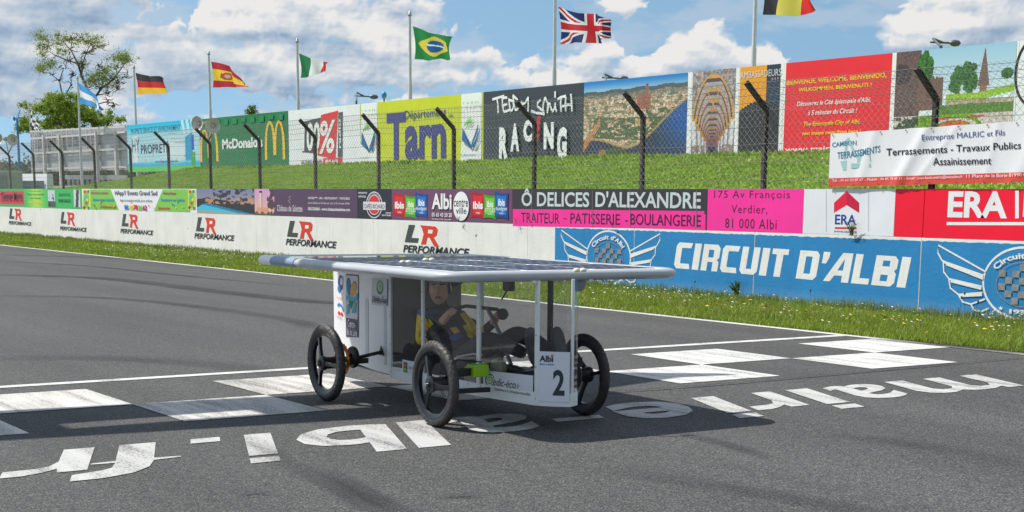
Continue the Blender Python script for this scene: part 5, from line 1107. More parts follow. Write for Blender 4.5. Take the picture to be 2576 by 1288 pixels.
# ================================================================ SOLAR CAR
car = empty('solar_car', (-9.9, 5.8, 0), 'solar racing car with flat panel roof, clear sides and black three spoke wheels', 'solar car')
rimm = M('silver_foam_rim', (.42, .45, .475), .40, .0, .10, 3, coat=.25); silver = M('silver_deck', (.55, .57, .60), .14, .1, .05, 3, coat=.8)
whitep = M('white_plastic_sheet', (.86, .86, .87), .38, 0, .06, 3, .1, 8); frost = M('white_frame_tube', (.80, .83, .84), .45, 0, .08, 8)
blk = M('black_part', (.018, .018, .020), .45, 0, .15, 12); rubber = M('tyre_rubber', (.045, .041, .040), .55, 0, .35, 14, .5, 40); rimk = M('dark_cast_rim', (.022, .025, .030), .32, .4, .1, 8, coat=.3)
steel = M('bare_steel', (.50, .49, .47), .3, .9, .15, 20); orange = M('orange_anodised', (.62, .20, .015), .35, .6, .15, 10)
def plexi():
    m = bpy.data.materials.new('clear_acrylic'); m.use_nodes = True; N = m.node_tree.nodes; L = m.node_tree.links; N.remove(N['Principled BSDF'])
    t = N.new('ShaderNodeBsdfTransparent'); t.inputs[0].default_value = (.965, .97, .975, 1); g = N.new('ShaderNodeBsdfGlossy'); g.inputs['Roughness'].default_value = .04; g.inputs[0].default_value = (.9, .93, .96, 1)
    d = N.new('ShaderNodeBsdfDiffuse'); d.inputs[0].default_value = (.55, .55, .57, 1)
    f = N.new('ShaderNodeLayerWeight'); f.inputs[0].default_value = .5; pw = N.new('ShaderNodeMath'); pw.operation = 'POWER'; L.new(f.outputs['Facing'], pw.inputs[0]); pw.inputs[1].default_value = 4.5; a = N.new('ShaderNodeMath'); a.operation = 'MULTIPLY_ADD'; L.new(pw.outputs[0], a.inputs[0]); a.inputs[1].default_value = .6; a.inputs[2].default_value = .06
    x0_ = N.new('ShaderNodeMixShader'); x0_.inputs[0].default_value = .014; L.new(t.outputs[0], x0_.inputs[1]); L.new(d.outputs[0], x0_.inputs[2])
    x = N.new('ShaderNodeMixShader'); L.new(a.outputs[0], x.inputs[0]); L.new(x0_.outputs[0], x.inputs[1]); L.new(g.outputs[0], x.inputs[2]); L.new(x.outputs[0], N['Material Output'].inputs[0]); return m
PLEX = plexi()
PX0, PX1, PY0, PY1 = -11.38, -8.44, 4.98, 6.80
def pz(x, y): return .975 - .012 * (y - PY0) + .004 * (PX1 - x) / 3
def rrect(x0, x1, y0, y1, r, n=8):
    out = []
    for cx_, cy_, a0 in ((x1 - r, y1 - r, 0), (x0 + r, y1 - r, 90), (x0 + r, y0 + r, 180), (x1 - r, y0 + r, 270)):
        for i in range(n + 1): t = math.radians(a0 + 90 * i / n); out.append((cx_ + r * math.cos(t), cy_ + r * math.sin(t)))
    return out
def ringtube(pts, ry_, rz_, n=14):
    m = len(pts); P = [Vector(p) for p in pts]; vs = []; fs = []
    for i in range(m):
        d = (P[(i + 1) % m] - P[i - 1]).normalized(); a = d.cross(Vector((0, 0, 1))).normalized(); u = Vector((0, 0, 1))
        for j in range(n): t = 2 * math.pi * j / n; vs.append(P[i] + a * math.cos(t) * ry_ + u * math.sin(t) * rz_)
    for i in range(m):
        for j in range(n): fs.append((i*n+j, ((i+1)%m)*n+j, ((i+1)%m)*n+(j+1)%n, i*n+(j+1)%n))
    return MB().add(vs, fs)
rr0 = rrect(PX0 + .04, PX1 - .04, PY0 + .04, PY1 - .04, .17)
ringtube([(x, y, pz(x, y)) for x, y in rr0], .048, .033).build('panel_rim', rimm, car, smooth=True)
n_ = len(rr0); MB().add([(x, y, pz(x, y) + .026) for x, y in rr0] + [(x, y, pz(x, y) - .022) for x, y in rr0], [tuple(range(n_)), tuple(range(n_, 2 * n_))[::-1]]).build('panel_deck', silver, car)
# white and blue-grey colour patches wrapped round the near rim
for (xa_, xb_, mt) in ((-11.22, -11.02, whitep), (-11.02, -10.62, M('blue_grey_patch', (.22, .31, .42), .4, 0, .05, 5))):
    n = 12; vs = []; fs = []
    for x in (xa_, xb_):
        for j in range(n + 1):
            t = math.radians(80 + 150 * j / n); vs.append((x, PY0 + .04 + .0515 * math.cos(t), pz(x, PY0) + .0375 * math.sin(t)))
    for j in range(n): fs.append((j, j + 1, n + 2 + j, n + 1 + j))
    MB().add(vs, fs).build('rim_patch', mt, car, smooth=True)
def cells():
    m = bpy.data.materials.new('solar_cell'); m.use_nodes = True; N = m.node_tree.nodes; L = m.node_tree.links; p = N['Principled BSDF']
    p.inputs['Base Color'].default_value = (.012, .024, .060, 1); p.inputs['Roughness'].default_value = .42; p.inputs['Coat Weight'].default_value = .12; p.inputs['Coat Roughness'].default_value = .12; p.inputs['Specular IOR Level'].default_value = .12
    n = N.new('ShaderNodeTexNoise'); n.inputs['Scale'].default_value = 3; b = N.new('ShaderNodeBump'); b.inputs['Strength'].default_value = .15; b.inputs['Distance'].default_value = .02
    tc = N.new('ShaderNodeTexCoord'); L.new(tc.outputs['Object'], n.inputs['Vector']); L.new(n.outputs['Fac'], b.inputs['Height']); L.new(b.outputs[0], p.inputs['Coat Normal']); return m
CELL = cells(); dash = M('cell_ribbon', (.55, .60, .66), .4, .2, .05, 5); whl = M('module_seam', (.88, .88, .90), .4, 0, .05, 5)
MX0, MX1, MY0, MY1 = -10.82, -8.58, 5.10, 6.69; nx_, ny_ = 3, 3; gx, gy = .075, .050
for i in range(nx_):
    for j in range(ny_):
        a = MX0 + (MX1 - MX0) * i / nx_ + gx / 2; b_ = MX0 + (MX1 - MX0) * (i + 1) / nx_ - gx / 2; c = MY0 + (MY1 - MY0) * j / ny_ + gy / 2; d = MY0 + (MY1 - MY0) * (j + 1) / ny_ - gy / 2
        mb = MB(); z = lambda x, y: pz(x, y) + .031
        mb.add([(a, c, z(a, c)), (b_, c, z(b_, c)), (b_, d, z(b_, d)), (a, d, z(a, d)), (a, c, z(a, c) - .004), (b_, c, z(b_, c) - .004), (b_, d, z(b_, d) - .004), (a, d, z(a, d) - .004)], [(0,1,2,3),(0,4,5,1),(1,5,6,2),(2,6,7,3),(3,7,4,0)])
        mod = mb.build('solar_module', CELL, car)
        db = MB()
        for ii in range(5):
            for jj in range(3):
                x = a + (b_ - a) * (ii + .5) / 5; y = c + (d - c) * (jj + .5) / 3; zz_ = z(x, y) + .0012
                for k in (-.045, .045): db.add([(x - .022, y + k - .004, zz_), (x + .022, y + k - .004, zz_), (x + .022, y + k + .004, zz_), (x - .022, y + k + .004, zz_)], [(0, 1, 2, 3)])
        tag(db.build('cell_ribbons', dash, mod), kind='stuff')
MB().add([(MX0 - .01, MY0 - .01, pz(MX0, MY0) + .0285), (MX1 + .01, MY0 - .01, pz(MX1, MY0) + .0285), (MX1 + .01, MY1 + .01, pz(MX1, MY1) + .0285), (MX0 - .01, MY1 + .01, pz(MX0, MY1) + .0285)], [(0, 1, 2, 3)]).build('module_backing', whl, car)
cream = M('cream_clip', (.70, .66, .55), .5)
for (px, py) in ((1022, 657), (1080, 651), (1460, 677)):
    q = atZ(px, py, pz(-9, 6) + .045)
    for k in (-.03, .02): MB().lathe((q[0], q[1] + k, q[2] - .018), (0, 0, 1), [(0, .022), (.012, .024), (.022, .016), (.026, 0)], 10).build('clip', cream, car, smooth=True)
# body shell
CYc = 5.82
near = [(-11.47, 5.715), (-11.18, 5.655), (-10.28, 5.575), (-9.80, 5.57), (-9.06, 5.57), (-8.47, 5.635), (-8.385, 5.70), (-8.305, 5.78)]
far = [(-8.36, 5.87), (-8.50, 5.955), (-9.06, 6.04), (-9.80, 6.06), (-10.28, 6.06), (-11.30, 5.93), (-11.50, 5.79)]
def zb_(x): return .165 + .055 * max(0, (-10.28 - x)) / 1.1
ztp = .950
def wallstrip(pts, z0, z1, name, mat, th=.006, out=0.):
    P = []
    for i, (x, y) in enumerate(pts):
        a = np.array(pts[max(i - 1, 0)]); b = np.array(pts[min(i + 1, len(pts) - 1)]); d = b - a; d = d / (np.linalg.norm(d) + 1e-9); nn = np.array([d[1], -d[0]]); P.append((np.array([x, y]), nn))
    vs = []; fs = []; n = len(P)
    for p, nn in P:
        za = z0(p[0]) if callable(z0) else z0; zb2 = z1(p[0]) if callable(z1) else z1
        o_ = p + nn * out; i_ = p + nn * (out - th)
        vs += [(o_[0], o_[1], za), (o_[0], o_[1], zb2), (i_[0], i_[1], zb2), (i_[0], i_[1], za)]
    for i in range(n - 1):
        k = i * 4
        for a, b in ((0, 1), (1, 2), (2, 3), (3, 0)): fs.append((k + a, k + 4 + a, k + 4 + b, k + b))
    fs += [(0, 1, 2, 3), ((n-1)*4, (n-1)*4+3, (n-1)*4+2, (n-1)*4+1)]
    return MB().add(vs, fs).build(name, mat, car)
def single(pts, z0, z1, name, mat, out=0.):
    vs = []; fs = []
    for i, (x, y) in enumerate(pts):
        a = np.array(pts[max(i - 1, 0)]); b = np.array(pts[min(i + 1, len(pts) - 1)]); d = b - a; d = d / (np.linalg.norm(d) + 1e-9); vs += [(x + d[1] * out, y - d[0] * out, z0), (x + d[1] * out, y - d[0] * out, z1)]
    for i in range(len(pts) - 1): fs.append((2*i, 2*i+2, 2*i+3, 2*i+1))
    return MB().add(vs, fs).build(name, mat, car)
wallstrip([far[-1]] + near[:3], zb_, ztp, 'tail_panel', whitep)
wallstrip(far[4:] + [near[0]][:0], zb_, ztp, 'tail_panel', whitep); wallstrip([(-10.10, 6.06), (-10.28, 6.06)], .20, ztp, 'side_panel', M('pinkish_panel', (.50, .42, .41), .5))
single(near[2:], .235, ztp, 'clear_side', PLEX); single(far[:5], .235, ztp, 'clear_side', PLEX); single([near[-1], far[0]], .235, ztp, 'clear_side', PLEX)
wallstrip(near[2:] + [far[0]], .155, .240, 'sill', frost, .012, .004); wallstrip(far[:5], .155, .240, 'sill', frost, .012, .004)
full_out = near + far; MB().prism(full_out[::1], .172, .180).build('floor', M('floor_grey', (.20, .20, .21), .6, 0, .2, 8), car)
for (x, y, w) in ((-10.28, 5.568, .026), (-9.80, 5.562, .030), (-9.06, 5.562, .040), (-8.47, 5.628, .036)): MB().box((x - w / 2, y, .16), (x + w / 2, y + .018, ztp)).build('side_post', frost, car, bevel=.004)
MB().tube([(-8.318, 5.80, .16), (-8.318, 5.80, ztp)], .011, 8).build('nose_post', frost, car, smooth=True)
for (x, m_) in ((-9.80, frost), (-8.93, blk)): MB().box((x - .02, 6.035, .2), (x + .02, 6.055, ztp)).build('side_post', m_, car)
for y in (5.60, 6.03): MB().bar((-11.2, y, .942), (-8.45, y, .942), .03, .03).build('roof_rail', frost, car)
MB().box((-10.30, 5.585, .19), (-10.285, 6.05, .94)).build('bulkhead', M('grey_bulkhead', (.135, .125, .120), .6, 0, .2, 4), car)
sc_ = MB()
for (x, y) in ((-10.28, 5.568), (-9.80, 5.562), (-9.06, 5.562), (-8.47, 5.628)):
    for z in (.20, .40, .60, .80, .91): sc_.lathe((x, y, z), (0, -1, 0), [(0, .006), (.003, .005), (.004, 0)], 7)
for x in np.arange(-10.15, -8.5, .16): sc_.lathe((x, 5.566 if x < -9.06 else 5.566 + (x + 9.06) * .11, .225), (0, -1, 0), [(0, .006), (.003, .005), (.004, 0)], 7)
tag(sc_.build('screws', steel, car), kind='stuff')
tapem = M('clear_tape', (.62, .64, .66), .35, 0, .1, 20)
for (xa_, xb_) in ((-10.75, -10.69), (-10.40, -10.36)):
    y0_ = 5.575 + (-10.28 - xa_) * .09 - .003; y1_ = 5.575 + (-10.28 - xb_) * .09 - .003
    MB().add([(xa_, y0_, .24), (xb_, y1_, .24), (xb_, y1_, .70), (xa_, y0_, .70)], [(0, 1, 2, 3)]).build('tape_strip', tapem, car)
# placards and stickers
def face(pts, out=.0022): # list of (x,y) -> Board along straight run
    (xa_, ya_), (xb_, yb_) = pts; U_ = np.array([xb_ - xa_, yb_ - ya_, 0.]); nn = np.cross(U_, [0, 0, 1]); nn /= np.linalg.norm(nn)
    return Board(car, np.array([xa_, ya_, 0]) + nn * out, U_, (0, 0, 1), .0005)
PLW = PR((226, 229, 238), .03); DKT = PR((45, 48, 60)); LGR = PR((110, 175, 30)); DGR = PR((60, 120, 40))
Bt = face((near[1], near[2])); u_ = lambda px: Bt.uv(px, 760)[0]
f_ = lambda zx, zy: (830.2 + zx * .15625, 679.2 + zy * .15625)        # crop 1320,1080 scale 4.025
Bt.polys([[tuple(Bt.uv(*f_(x, y))) for x, y in ((258, 62), (462, 76), (462, 1085), (258, 1075))]], PR((84, 78, 96)), 'sticker')
Bt.polys([[tuple(Bt.uv(*f_(x, y))) for x, y in ((264, 86), (452, 98), (446, 798), (262, 768))]], PR((214, 208, 212)), 'sticker')
def el_(cx_, cy_, rx, ry, c, B_=Bt, rot=0.):
    B_.polys([[tuple(B_.uv(*f_(cx_ + rx * math.cos(t) * math.cos(rot) - ry * math.sin(t) * math.sin(rot), cy_ + rx * math.cos(t) * math.sin(rot) + ry * math.sin(t) * math.cos(rot)))) for t in [i * math.pi / 12 for i in range(24)]]], c, 'emblem')
el_(308, 265, 34, 145, PR((50, 44, 60)), rot=-.06); el_(303, 272, 32, 138, PR((0, 110, 165)), rot=-.06); el_(382, 305, 46, 124, PR((60, 54, 66)), rot=.15); el_(380, 316, 44, 116, PR((208, 160, 60)), rot=.15)
cyl = PR((60, 165, 195)); Bt.strokes([[tuple(Bt.uv(*f_(x, y))) for x, y in ((268, 448), (310, 432), (350, 470), (392, 486), (430, 450), (450, 390))]], .035, cyl)
Bt.polys([[tuple(Bt.uv(*f_(x, y))) for x, y in ((300, 482), (390, 508), (345, 640))]], PR((28, 120, 60)), 'emblem'); Bt.polys([[tuple(Bt.uv(*f_(x, y))) for x, y in ((286, 552), (322, 545), (318, 690), (274, 728))]], cyl, 'emblem'); Bt.polys([[tuple(Bt.uv(*f_(x, y))) for x, y in ((400, 520), (436, 515), (424, 686), (355, 696))]], cyl, 'emblem')
for t, a, b in (('Centre-', (296, 915), (418, 815)), ('Val de Loire', (280, 1040), (448, 960))): Bt.text(t, *Bt.uv(*f_(*a)), *Bt.uv(*f_(*b)), WHITE, .01)
el_(195, 180, 58 * 0 + 1, 1, WHITE)
Bn = face((near[0], near[1]))
for (cx_, cy_, rx, ry, c) in ((170, 190, 42, 105, PR((30, 60, 150))), (186, 190, 24, 70, PLW), (150, 300, 26, 62, PR((40, 140, 205))), (186, 280, 14, 40, PR((30, 60, 150)))): el_(cx_, cy_, rx, ry, c, Bn)
Bn.strokes([[tuple(Bn.uv(*f_(x, y))) for x, y in ((125, 570), (155, 548), (190, 580), (218, 660))]], .02, PR((40, 140, 205))); el_(150, 692, 18, 30, PR((225, 50, 60)), Bn); el_(194, 708, 16, 30, PR((225, 50, 60)), Bn)
Bn.text('la région', *Bn.uv(*f_(118, 460)), *Bn.uv(*f_(212, 440)), PR((220, 130, 80)), .0); Bn.text('Bourges', *Bn.uv(*f_(122, 775)), *Bn.uv(*f_(200, 750)), PR((220, 90, 90)), .0)
Bt.polys([[tuple(Bt.uv(*f_(x, y))) for x, y in ((688, 130), (940, 150), (930, 580), (680, 560))]], PR((206, 206, 216), .03), 'sticker')
el_(820, 280, 56, 115, DGR); el_(823, 265, 40, 82, PR((206, 206, 216), .03)); el_(823, 262, 30, 64, LGR); el_(823, 262, 20, 44, PR((206, 206, 216), .03)); el_(823, 262, 10, 24, DGR)
Bt.text('Dédic-Éco', *Bt.uv(*f_(700, 490)), *Bt.uv(*f_(930, 425)), DKT, .01, .2); Bt.text('bureau d\'études - 18000', *Bt.uv(*f_(704, 522)), *Bt.uv(*f_(928, 500)), DKT, .0)
g_ = lambda zx, zy: ((1900 + zx / 2.385) / 1.59, (1100 + zy / 2.385) / 1.59)
Bs = face((near[4], near[5]))
Bs.polys([[tuple(Bs.uv(*g_(x, y))) for x, y in ((78, 908), (556, 960), (552, 1150), (78, 1100))]], PLW, 'placard')
for rx, ry, c, dx in ((46, 62, DGR, 0), (36, 50, PLW, 4), (28, 38, LGR, 4), (18, 25, PLW, 2), (9, 12, LGR, 0)): Bs.polys([[tuple(Bs.uv(*g_(142 + dx + rx * math.cos(t), 1004 + dx * .3 + ry * math.sin(t)))) for t in [i * math.pi / 12 for i in range(24)]]], c, 'emblem')
Bs.text('edic-éco', *Bs.uv(*g_(178, 1052)), *Bs.uv(*g_(392, 1010)), DKT, .0, .3); Bs.text('.fr', *Bs.uv(*g_(390, 1085)), *Bs.uv(*g_(430, 1040)), LGR, .0, .3); Bs.text('l\'assistance à la conception mécanique', *Bs.uv(*g_(192, 1108)), *Bs.uv(*g_(535, 1122 - 0)), DKT, .0)
Bp = face((near[2], near[3])); h_ = lambda zx, zy: ((1600 + zx / 3.22) / 1.59, (1320 + zy / 3.22) / 1.59)
Bq = face((near[3], near[4]))
Bp2 = face(((-10.28, 5.575), (-9.60, 5.567)), .006)
Bp2.polys([[tuple(Bp2.uv(*h_(x, y))) for x, y in ((32, 378), (195, 410), (190, 600), (30, 552))]], PLW, 'placard'); Bp2.polys([[tuple(Bp2.uv(*h_(x, y))) for x, y in ((48, 410), (98, 418), (98, 552), (46, 538))]], PR((15, 95, 70)), 'emblem')
Bp2.polys([[tuple(Bp2.uv(*h_(70 + 18 * math.cos(t), 455 + 20 * math.sin(t)))) for t in [i * .52 for i in range(12)]]], PR((220, 90, 40)), 'emblem'); Bp2.polys([[tuple(Bp2.uv(*h_(72 + 16 * math.cos(t), 510 + 22 * math.sin(t)))) for t in [i * .52 for i in range(12)]]], PR((150, 190, 40)), 'emblem'); Bp2.text('Sogea', *Bp2.uv(*h_(112, 512)), *Bp2.uv(*h_(165, 462)), PR((60, 130, 130)), .0)
# nose placard follows the curve
class Nose(Board):
    def __init__(s): s.p = car; s.k = 1; s.step = .0006; s.U = np.array([1., 0, 0]); s.V = np.array([0, 0, 1.])
    def P(s, u, v, lay=None):
        pts = np.array(near[5:], float); seg = np.linalg.norm(np.diff(pts, axis=0), axis=1); cum = np.concatenate([[0], np.cumsum(seg)]); t = u * cum[-1]
        x = np.interp(t, cum, pts[:, 0]); y = np.interp(t, cum, pts[:, 1]); i = min(max(int(np.searchsorted(cum, t) - 1), 0), len(seg) - 1); d = (pts[i + 1] - pts[i]) / seg[i]
        o_ = .006 + .0012 * s.k; return np.array([x + d[1] * o_, y - d[0] * o_, v])
Bo = Nose(); nn_u = 12
def npatch(u0, u1, v0, v1, mat, name='placard', n=14):
    Bo.k += 1; vs = []; fs = []
    for i in range(n + 1): u = u0 + (u1 - u0) * i / n; vs += [tuple(Bo.P(u, v0)), tuple(Bo.P(u, v1))]
    for i in range(n): fs.append((2*i, 2*i+2, 2*i+3, 2*i+1))
    return MB().add(vs, fs).build(name, mat, car)
npatch(.07, .985, .185, .500, PLW)
Bo.text('2', .50, .225, .84, .388, PR((44, 58, 66)), .03); Bo.text('Albi', .10, .435, .50, .475, DKT, .03); Bo.k += 0
Bo.text('éco race', .10, .415, .52, .428, BLU, .02); npatch(.44, .50, .468, .482, PR((225, 130, 50)), 'emblem', 2)
# round thing behind the nose post
MB().lathe((-8.52, 5.98, .905), (.9, -.43, 0), [(0, 0), (0, .035), (.03, .045), (.04, .04), (.045, 0)], 16).build('horn_cup', M('grey_cup', (.22, .22, .23), .5), car, smooth=True)

# wheels
def wheel(x, y, out, sp0, kind):
    """out = -1 outer face toward -Y"""
    r = .275; o = (x, y, r)
    w = bpy.data.objects.new('wheel', None); C.objects.link(w); w.parent = car; ORG[w] = origin(car); w.empty_display_size = .1
    prof = [(-.018, .210), (-.026, .226), (-.030, .243), (-.025, .259), (-.014, .271), (0, .275), (.014, .271), (.025, .259), (.030, .243), (.026, .226), (.018, .210)]
    MB().lathe(o, (0, 1, 0), prof, 56, close=True).build('tyre', rubber, w, smooth=True)
    g = MB()
    for k in range(44):                                  # slanted tread grooves standing slightly proud
        a = 2 * math.pi * k / 44
        for s_ in (-1, 1):
            p = [(s_ * .004, .2755, a), (s_ * .014, .2725, a + .05), (s_ * .025, .2600, a + .10)]
            g.tube([(x + rr * math.cos(t), y + h, r + rr * math.sin(t)) for h, rr, t in p], .0014, 4, False)
    tag(g.build('tread', blk, w), kind='stuff')
    MB().lathe(o, (0, 1, 0), [(-.020, .222), (-.024, .228), (-.027, .226), (-.025, .208), (-.012, .192), (.012, .192), (.025, .208), (.027, .226), (.022, .228)], 56).build('rim', rimk, w, smooth=True)
    for k in range(3):
        a = sp0 + k * 2 * math.pi / 3; b = MB(); d = Vector((math.cos(a), 0, math.sin(a))); t_ = Vector((-math.sin(a), 0, math.cos(a)))
        def q(rad, wd, yy): return Vector(o) + d * rad + t_ * wd + Vector((0, yy, 0))
        vs = []
        for rad, wd, yy in ((.028, .020, out * .030), (.11, .0105, out * .018), (.196, .016, out * .004)):
            vs += [q(rad, -wd, yy - .012), q(rad, wd, yy - .012), q(rad, wd, yy + .012), q(rad, -wd, yy + .012)]
        fs = []
        for i in range(2):
            for j in range(4): fs.append((i*4+j, i*4+(j+1)%4, i*4+4+(j+1)%4, i*4+4+j))
        b.add(vs, fs); b.build('spoke', rimk, w, bevel=.004)
    MB().lathe(o, (0, out, 0), [(-.115, 0), (-.115, .040), (-.10, .045), (.0, .045), (.02, .054), (.042, .054), (.05, .042), (.05, .022), (.062, .020), (.062, 0)], 24).build('hub', rimk, w, smooth=True)
    MB().lathe((x, y + out * .062, r), (0, out, 0), [(0, .012), (.012, .012), (.012, 0)], 6).build('axle_nut', steel, w)
    inn = -out
    if kind == 'front':
        MB().lathe((x, y + inn * .085, r), (0, inn, 0), [(0, .05), (0, .098), (.004, .098), (.004, .05)], 36, close=True).build('brake_disc', steel, w)
        hb = MB()
        for k in range(18): a = k * .349; hb.lathe((x + .085 * math.cos(a), y + inn * .0845, r + .085 * math.sin(a)), (0, -inn, 0), [(0, .006), (.0006, .006), (.0006, 0)], 6)
        tag(hb.build('disc_holes', blk, w), kind='stuff')
        MB().box((x - .045, y + inn * .075 - .02, r + .055), (x + .045, y + inn * .075 + .03, r + .125)).build('brake_caliper', blk, w, bevel=.008)
        MB().tube([(x - .02, y + inn * .1, r + .10), (x - .05, y + inn * .2, r + .14), (x - .02, y + inn * .36, r + .12)], .005, 6).build('brake_hose', blk, w)
    return w
wFL = wheel(-8.915, 5.155, -1, math.radians(118), 'front'); wRL = wheel(-10.43, 5.13, -1, math.radians(118), 'rear'); wFR = wheel(-8.87, 6.285, 1, math.radians(10), 'front'); wRR = wheel(-10.43, 6.33, 1, math.radians(40), 'rear')
for (y, s_) in ((5.13, 1), (6.33, -1)):
    x = -10.43; r = .275; yb_ = 5.58 if s_ > 0 else 6.05
    MB().tube([(x, y + s_*.1, r), (x, yb_, r + .055)], .013, 10).build('rear_axle', blk, car, smooth=True)
    MB().lathe((x, y + s_*.20, r + .03), (0, s_, 0), [(0, .03), (0, .075), (.012, .08), (.03, .075), (.03, .03)], 20, close=True).build('motor_disc', blk, car, smooth=True)
    MB().bar((x, y + s_*.17, r - .005), (x, yb_ - s_*.12, r - .0), .04, .035).build('axle_arm', blk, car)
    MB().lathe((x, yb_ - s_*.004, r + .055), (0, s_, 0), [(-.004, 0), (-.004, .045), (.004, .045)], 3).build('axle_plate', blk, car)
x, y, r = -10.43, 5.13, .275
spr = MB(); n = 44; vs = []
for yy in (y + .125, y + .131):
    for k in range(n): a = 2 * math.pi * k / n; rr = .118 if k % 2 else .109; vs.append((x + rr * math.cos(a), yy, r + .02 + rr * math.sin(a)))
    for k in range(n): a = 2 * math.pi * k / n; vs.append((x + .075 * math.cos(a), yy, r + .02 + .075 * math.sin(a)))
fs = []
for k in range(n):
    k2 = (k + 1) % n; fs += [(k, k2, n + k2, n + k), (2*n + k, 2*n + k2, 3*n + k2, 3*n + k), (k, k2, 2*n + k2, 2*n + k), (n + k, n + k2, 3*n + k2, 3*n + k)]
spr.add(vs, fs); spr.build('orange_sprocket', orange, car)
for k in range(5): a = k * 1.2566 + .3; MB().bar((x, y + .128, r + .02), (x + .08 * math.cos(a), y + .128, r + .02 + .08 * math.sin(a)), .006, .03, upv=(0, 1, 0)).build('sprocket_arm', blk, car)
# front suspension
for (y, s_, yb_) in ((5.155, 1, 5.56), (6.285, -1, 6.07)):
    x = -8.915 if s_ > 0 else -8.87
    MB().bar((x - .02, y + s_*.12, .33), (x - .07, yb_ - s_*.05, .335), .05, .045).build('upper_arm', blk, car); MB().bar((x, y + s_*.12, .22), (x, yb_, .215), .035, .03).build('lower_arm', blk, car)
    MB().bar((x, y + s_*.125, .19), (x, y + s_*.125, .36), .05, .04, upv=(1, 0, 0)).build('upright', blk, car)
lime = M('lime_plastic', (.33, .62, .01), .4, 0, .05, 5)
MB().box((-9.00, 5.44, .300), (-8.915, 5.56, .380)).build('lime_clamp', lime, car, bevel=.006); MB().box((-8.98, 5.4385, .350), (-8.935, 5.441, .358)).build('clamp_label', blk, car)
MB().box((-9.015, 5.44, .312), (-9.0, 5.50, .33)).build('clamp_tab', M('yellow_tab', (.7, .45, .02), .4), car); MB().box((-9.015, 5.44, .345), (-9.0, 5.50, .363)).build('clamp_tab', M('yellow_tab', (.7, .45, .02), .4), car)
# cockpit
seatm = M('dark_seat', (.045, .045, .055), .8, 0, .2, 10)
MB().add([(-9.50, 5.64, .22), (-9.50, 5.98, .22), (-9.80, 5.98, .20), (-9.80, 5.64, .20), (-10.13, 5.66, .66), (-10.13, 5.96, .66)], [(0, 1, 2, 3), (3, 2, 5, 4)]).build('seat', seatm, car)
MB().lathe((-10.05, 5.99, .885), (.7, -.7, 0), [(0, 0), (.0, .06), (.03, .072), (.05, .066), (.055, 0)], 20).build('head_rest', blk, car, smooth=True)
MB().tube([(-9.60, 5.70, .69), (-9.50, 5.74, .715), (-9.30, 5.86, .70), (-9.25, 5.92, .66)], .012, 8).build('handlebar', blk, car, smooth=True)
MB().tube([(-9.36, 5.82, .71), (-9.20, 5.82, .55), (-9.02, 5.82, .30)], .014, 8).build('steering_column', M('grey_tube', (.20, .20, .22), .4, .5), car, smooth=True)
MB().lathe((-9.28, 5.89, .67), (.9, -.4, 0), [(0, 0), (0, .035), (.03, .04), (.05, .03), (.05, 0)], 14).build('throttle', blk, car, smooth=True)
MB().box((-9.22, 5.85, .83), (-9.13, 5.90, .925)).build('camera_box', blk, car, bevel=.01); MB().tube([(-9.18, 5.87, .84), (-9.24, 5.86, .77)], .006, 6).build('camera_arm', blk, car)
MB().tube([(-9.60, 5.63, .30), (-9.42, 5.62, .38), (-9.20, 5.61, .42), (-9.08, 5.61, .425)], .007, 6).build('cable', M('pale_cable', (.5, .47, .42), .5), car, smooth=True)
MB().box((-9.32, 5.60, .20), (-9.13, 5.66, .34)).build('battery_bag', M('grey_bag', (.24, .23, .21), .8, 0, .2, 8), car, bevel=.03)
MB().box((-9.0, 5.66, .19), (-8.66, 5.90, .345)).build('black_bag', blk, car, bevel=.04); MB().box((-9.42, 5.70, .19), (-9.1, 5.98, .33)).build('black_bag', seatm, car, bevel=.05); MB().lathe((-8.92, 5.66, .36), (.2, -1, 0), [(0, 0), (0, .05), (.02, .065), (.05, .06), (.06, 0)], 14).build('grey_pad', M('grey_bag', (.24, .23, .21), .8), car, smooth=True)
for (p_, q_, r_, m_) in (((-9.30, 5.66, .30), (-9.02, 5.70, .42), .018, blk), ((-9.05, 5.70, .40), (-8.86, 5.66, .30), .015, M('grey_tube', (.20, .20, .22), .4, .5)), ((-9.45, 5.64, .26), (-9.10, 5.63, .24), .02, seatm), ((-8.88, 5.68, .36), (-8.70, 5.80, .30), .022, blk), ((-9.20, 5.9, .25), (-8.75, 5.93, .40), .012, steel)): MB().tube([p_, q_], r_, 8).build('linkage', m_, car, smooth=True)
MB().box((-9.22, 5.64, .24), (-9.02, 5.72, .33)).build('grey_pad', M('pale_pad', (.40, .38, .36), .8, 0, .3, 9), car, bevel=.03); MB().box((-8.80, 5.66, .20), (-8.62, 5.72, .30)).build('controller_box', M('box_grey', (.12, .12, .13), .5), car, bevel=.01)
MB().box((-8.63, 5.72, .21), (-8.55, 5.80, .28)).build('red_buckle', M('red_buckle', (.5, .02, .02), .5), car, bevel=.01)
MB().tube([(-9.4, 5.62, .21), (-9.1, 5.75, .24), (-8.8, 5.65, .22), (-8.6, 5.9, .24)], .010, 6).build('cable', blk, car, smooth=True)

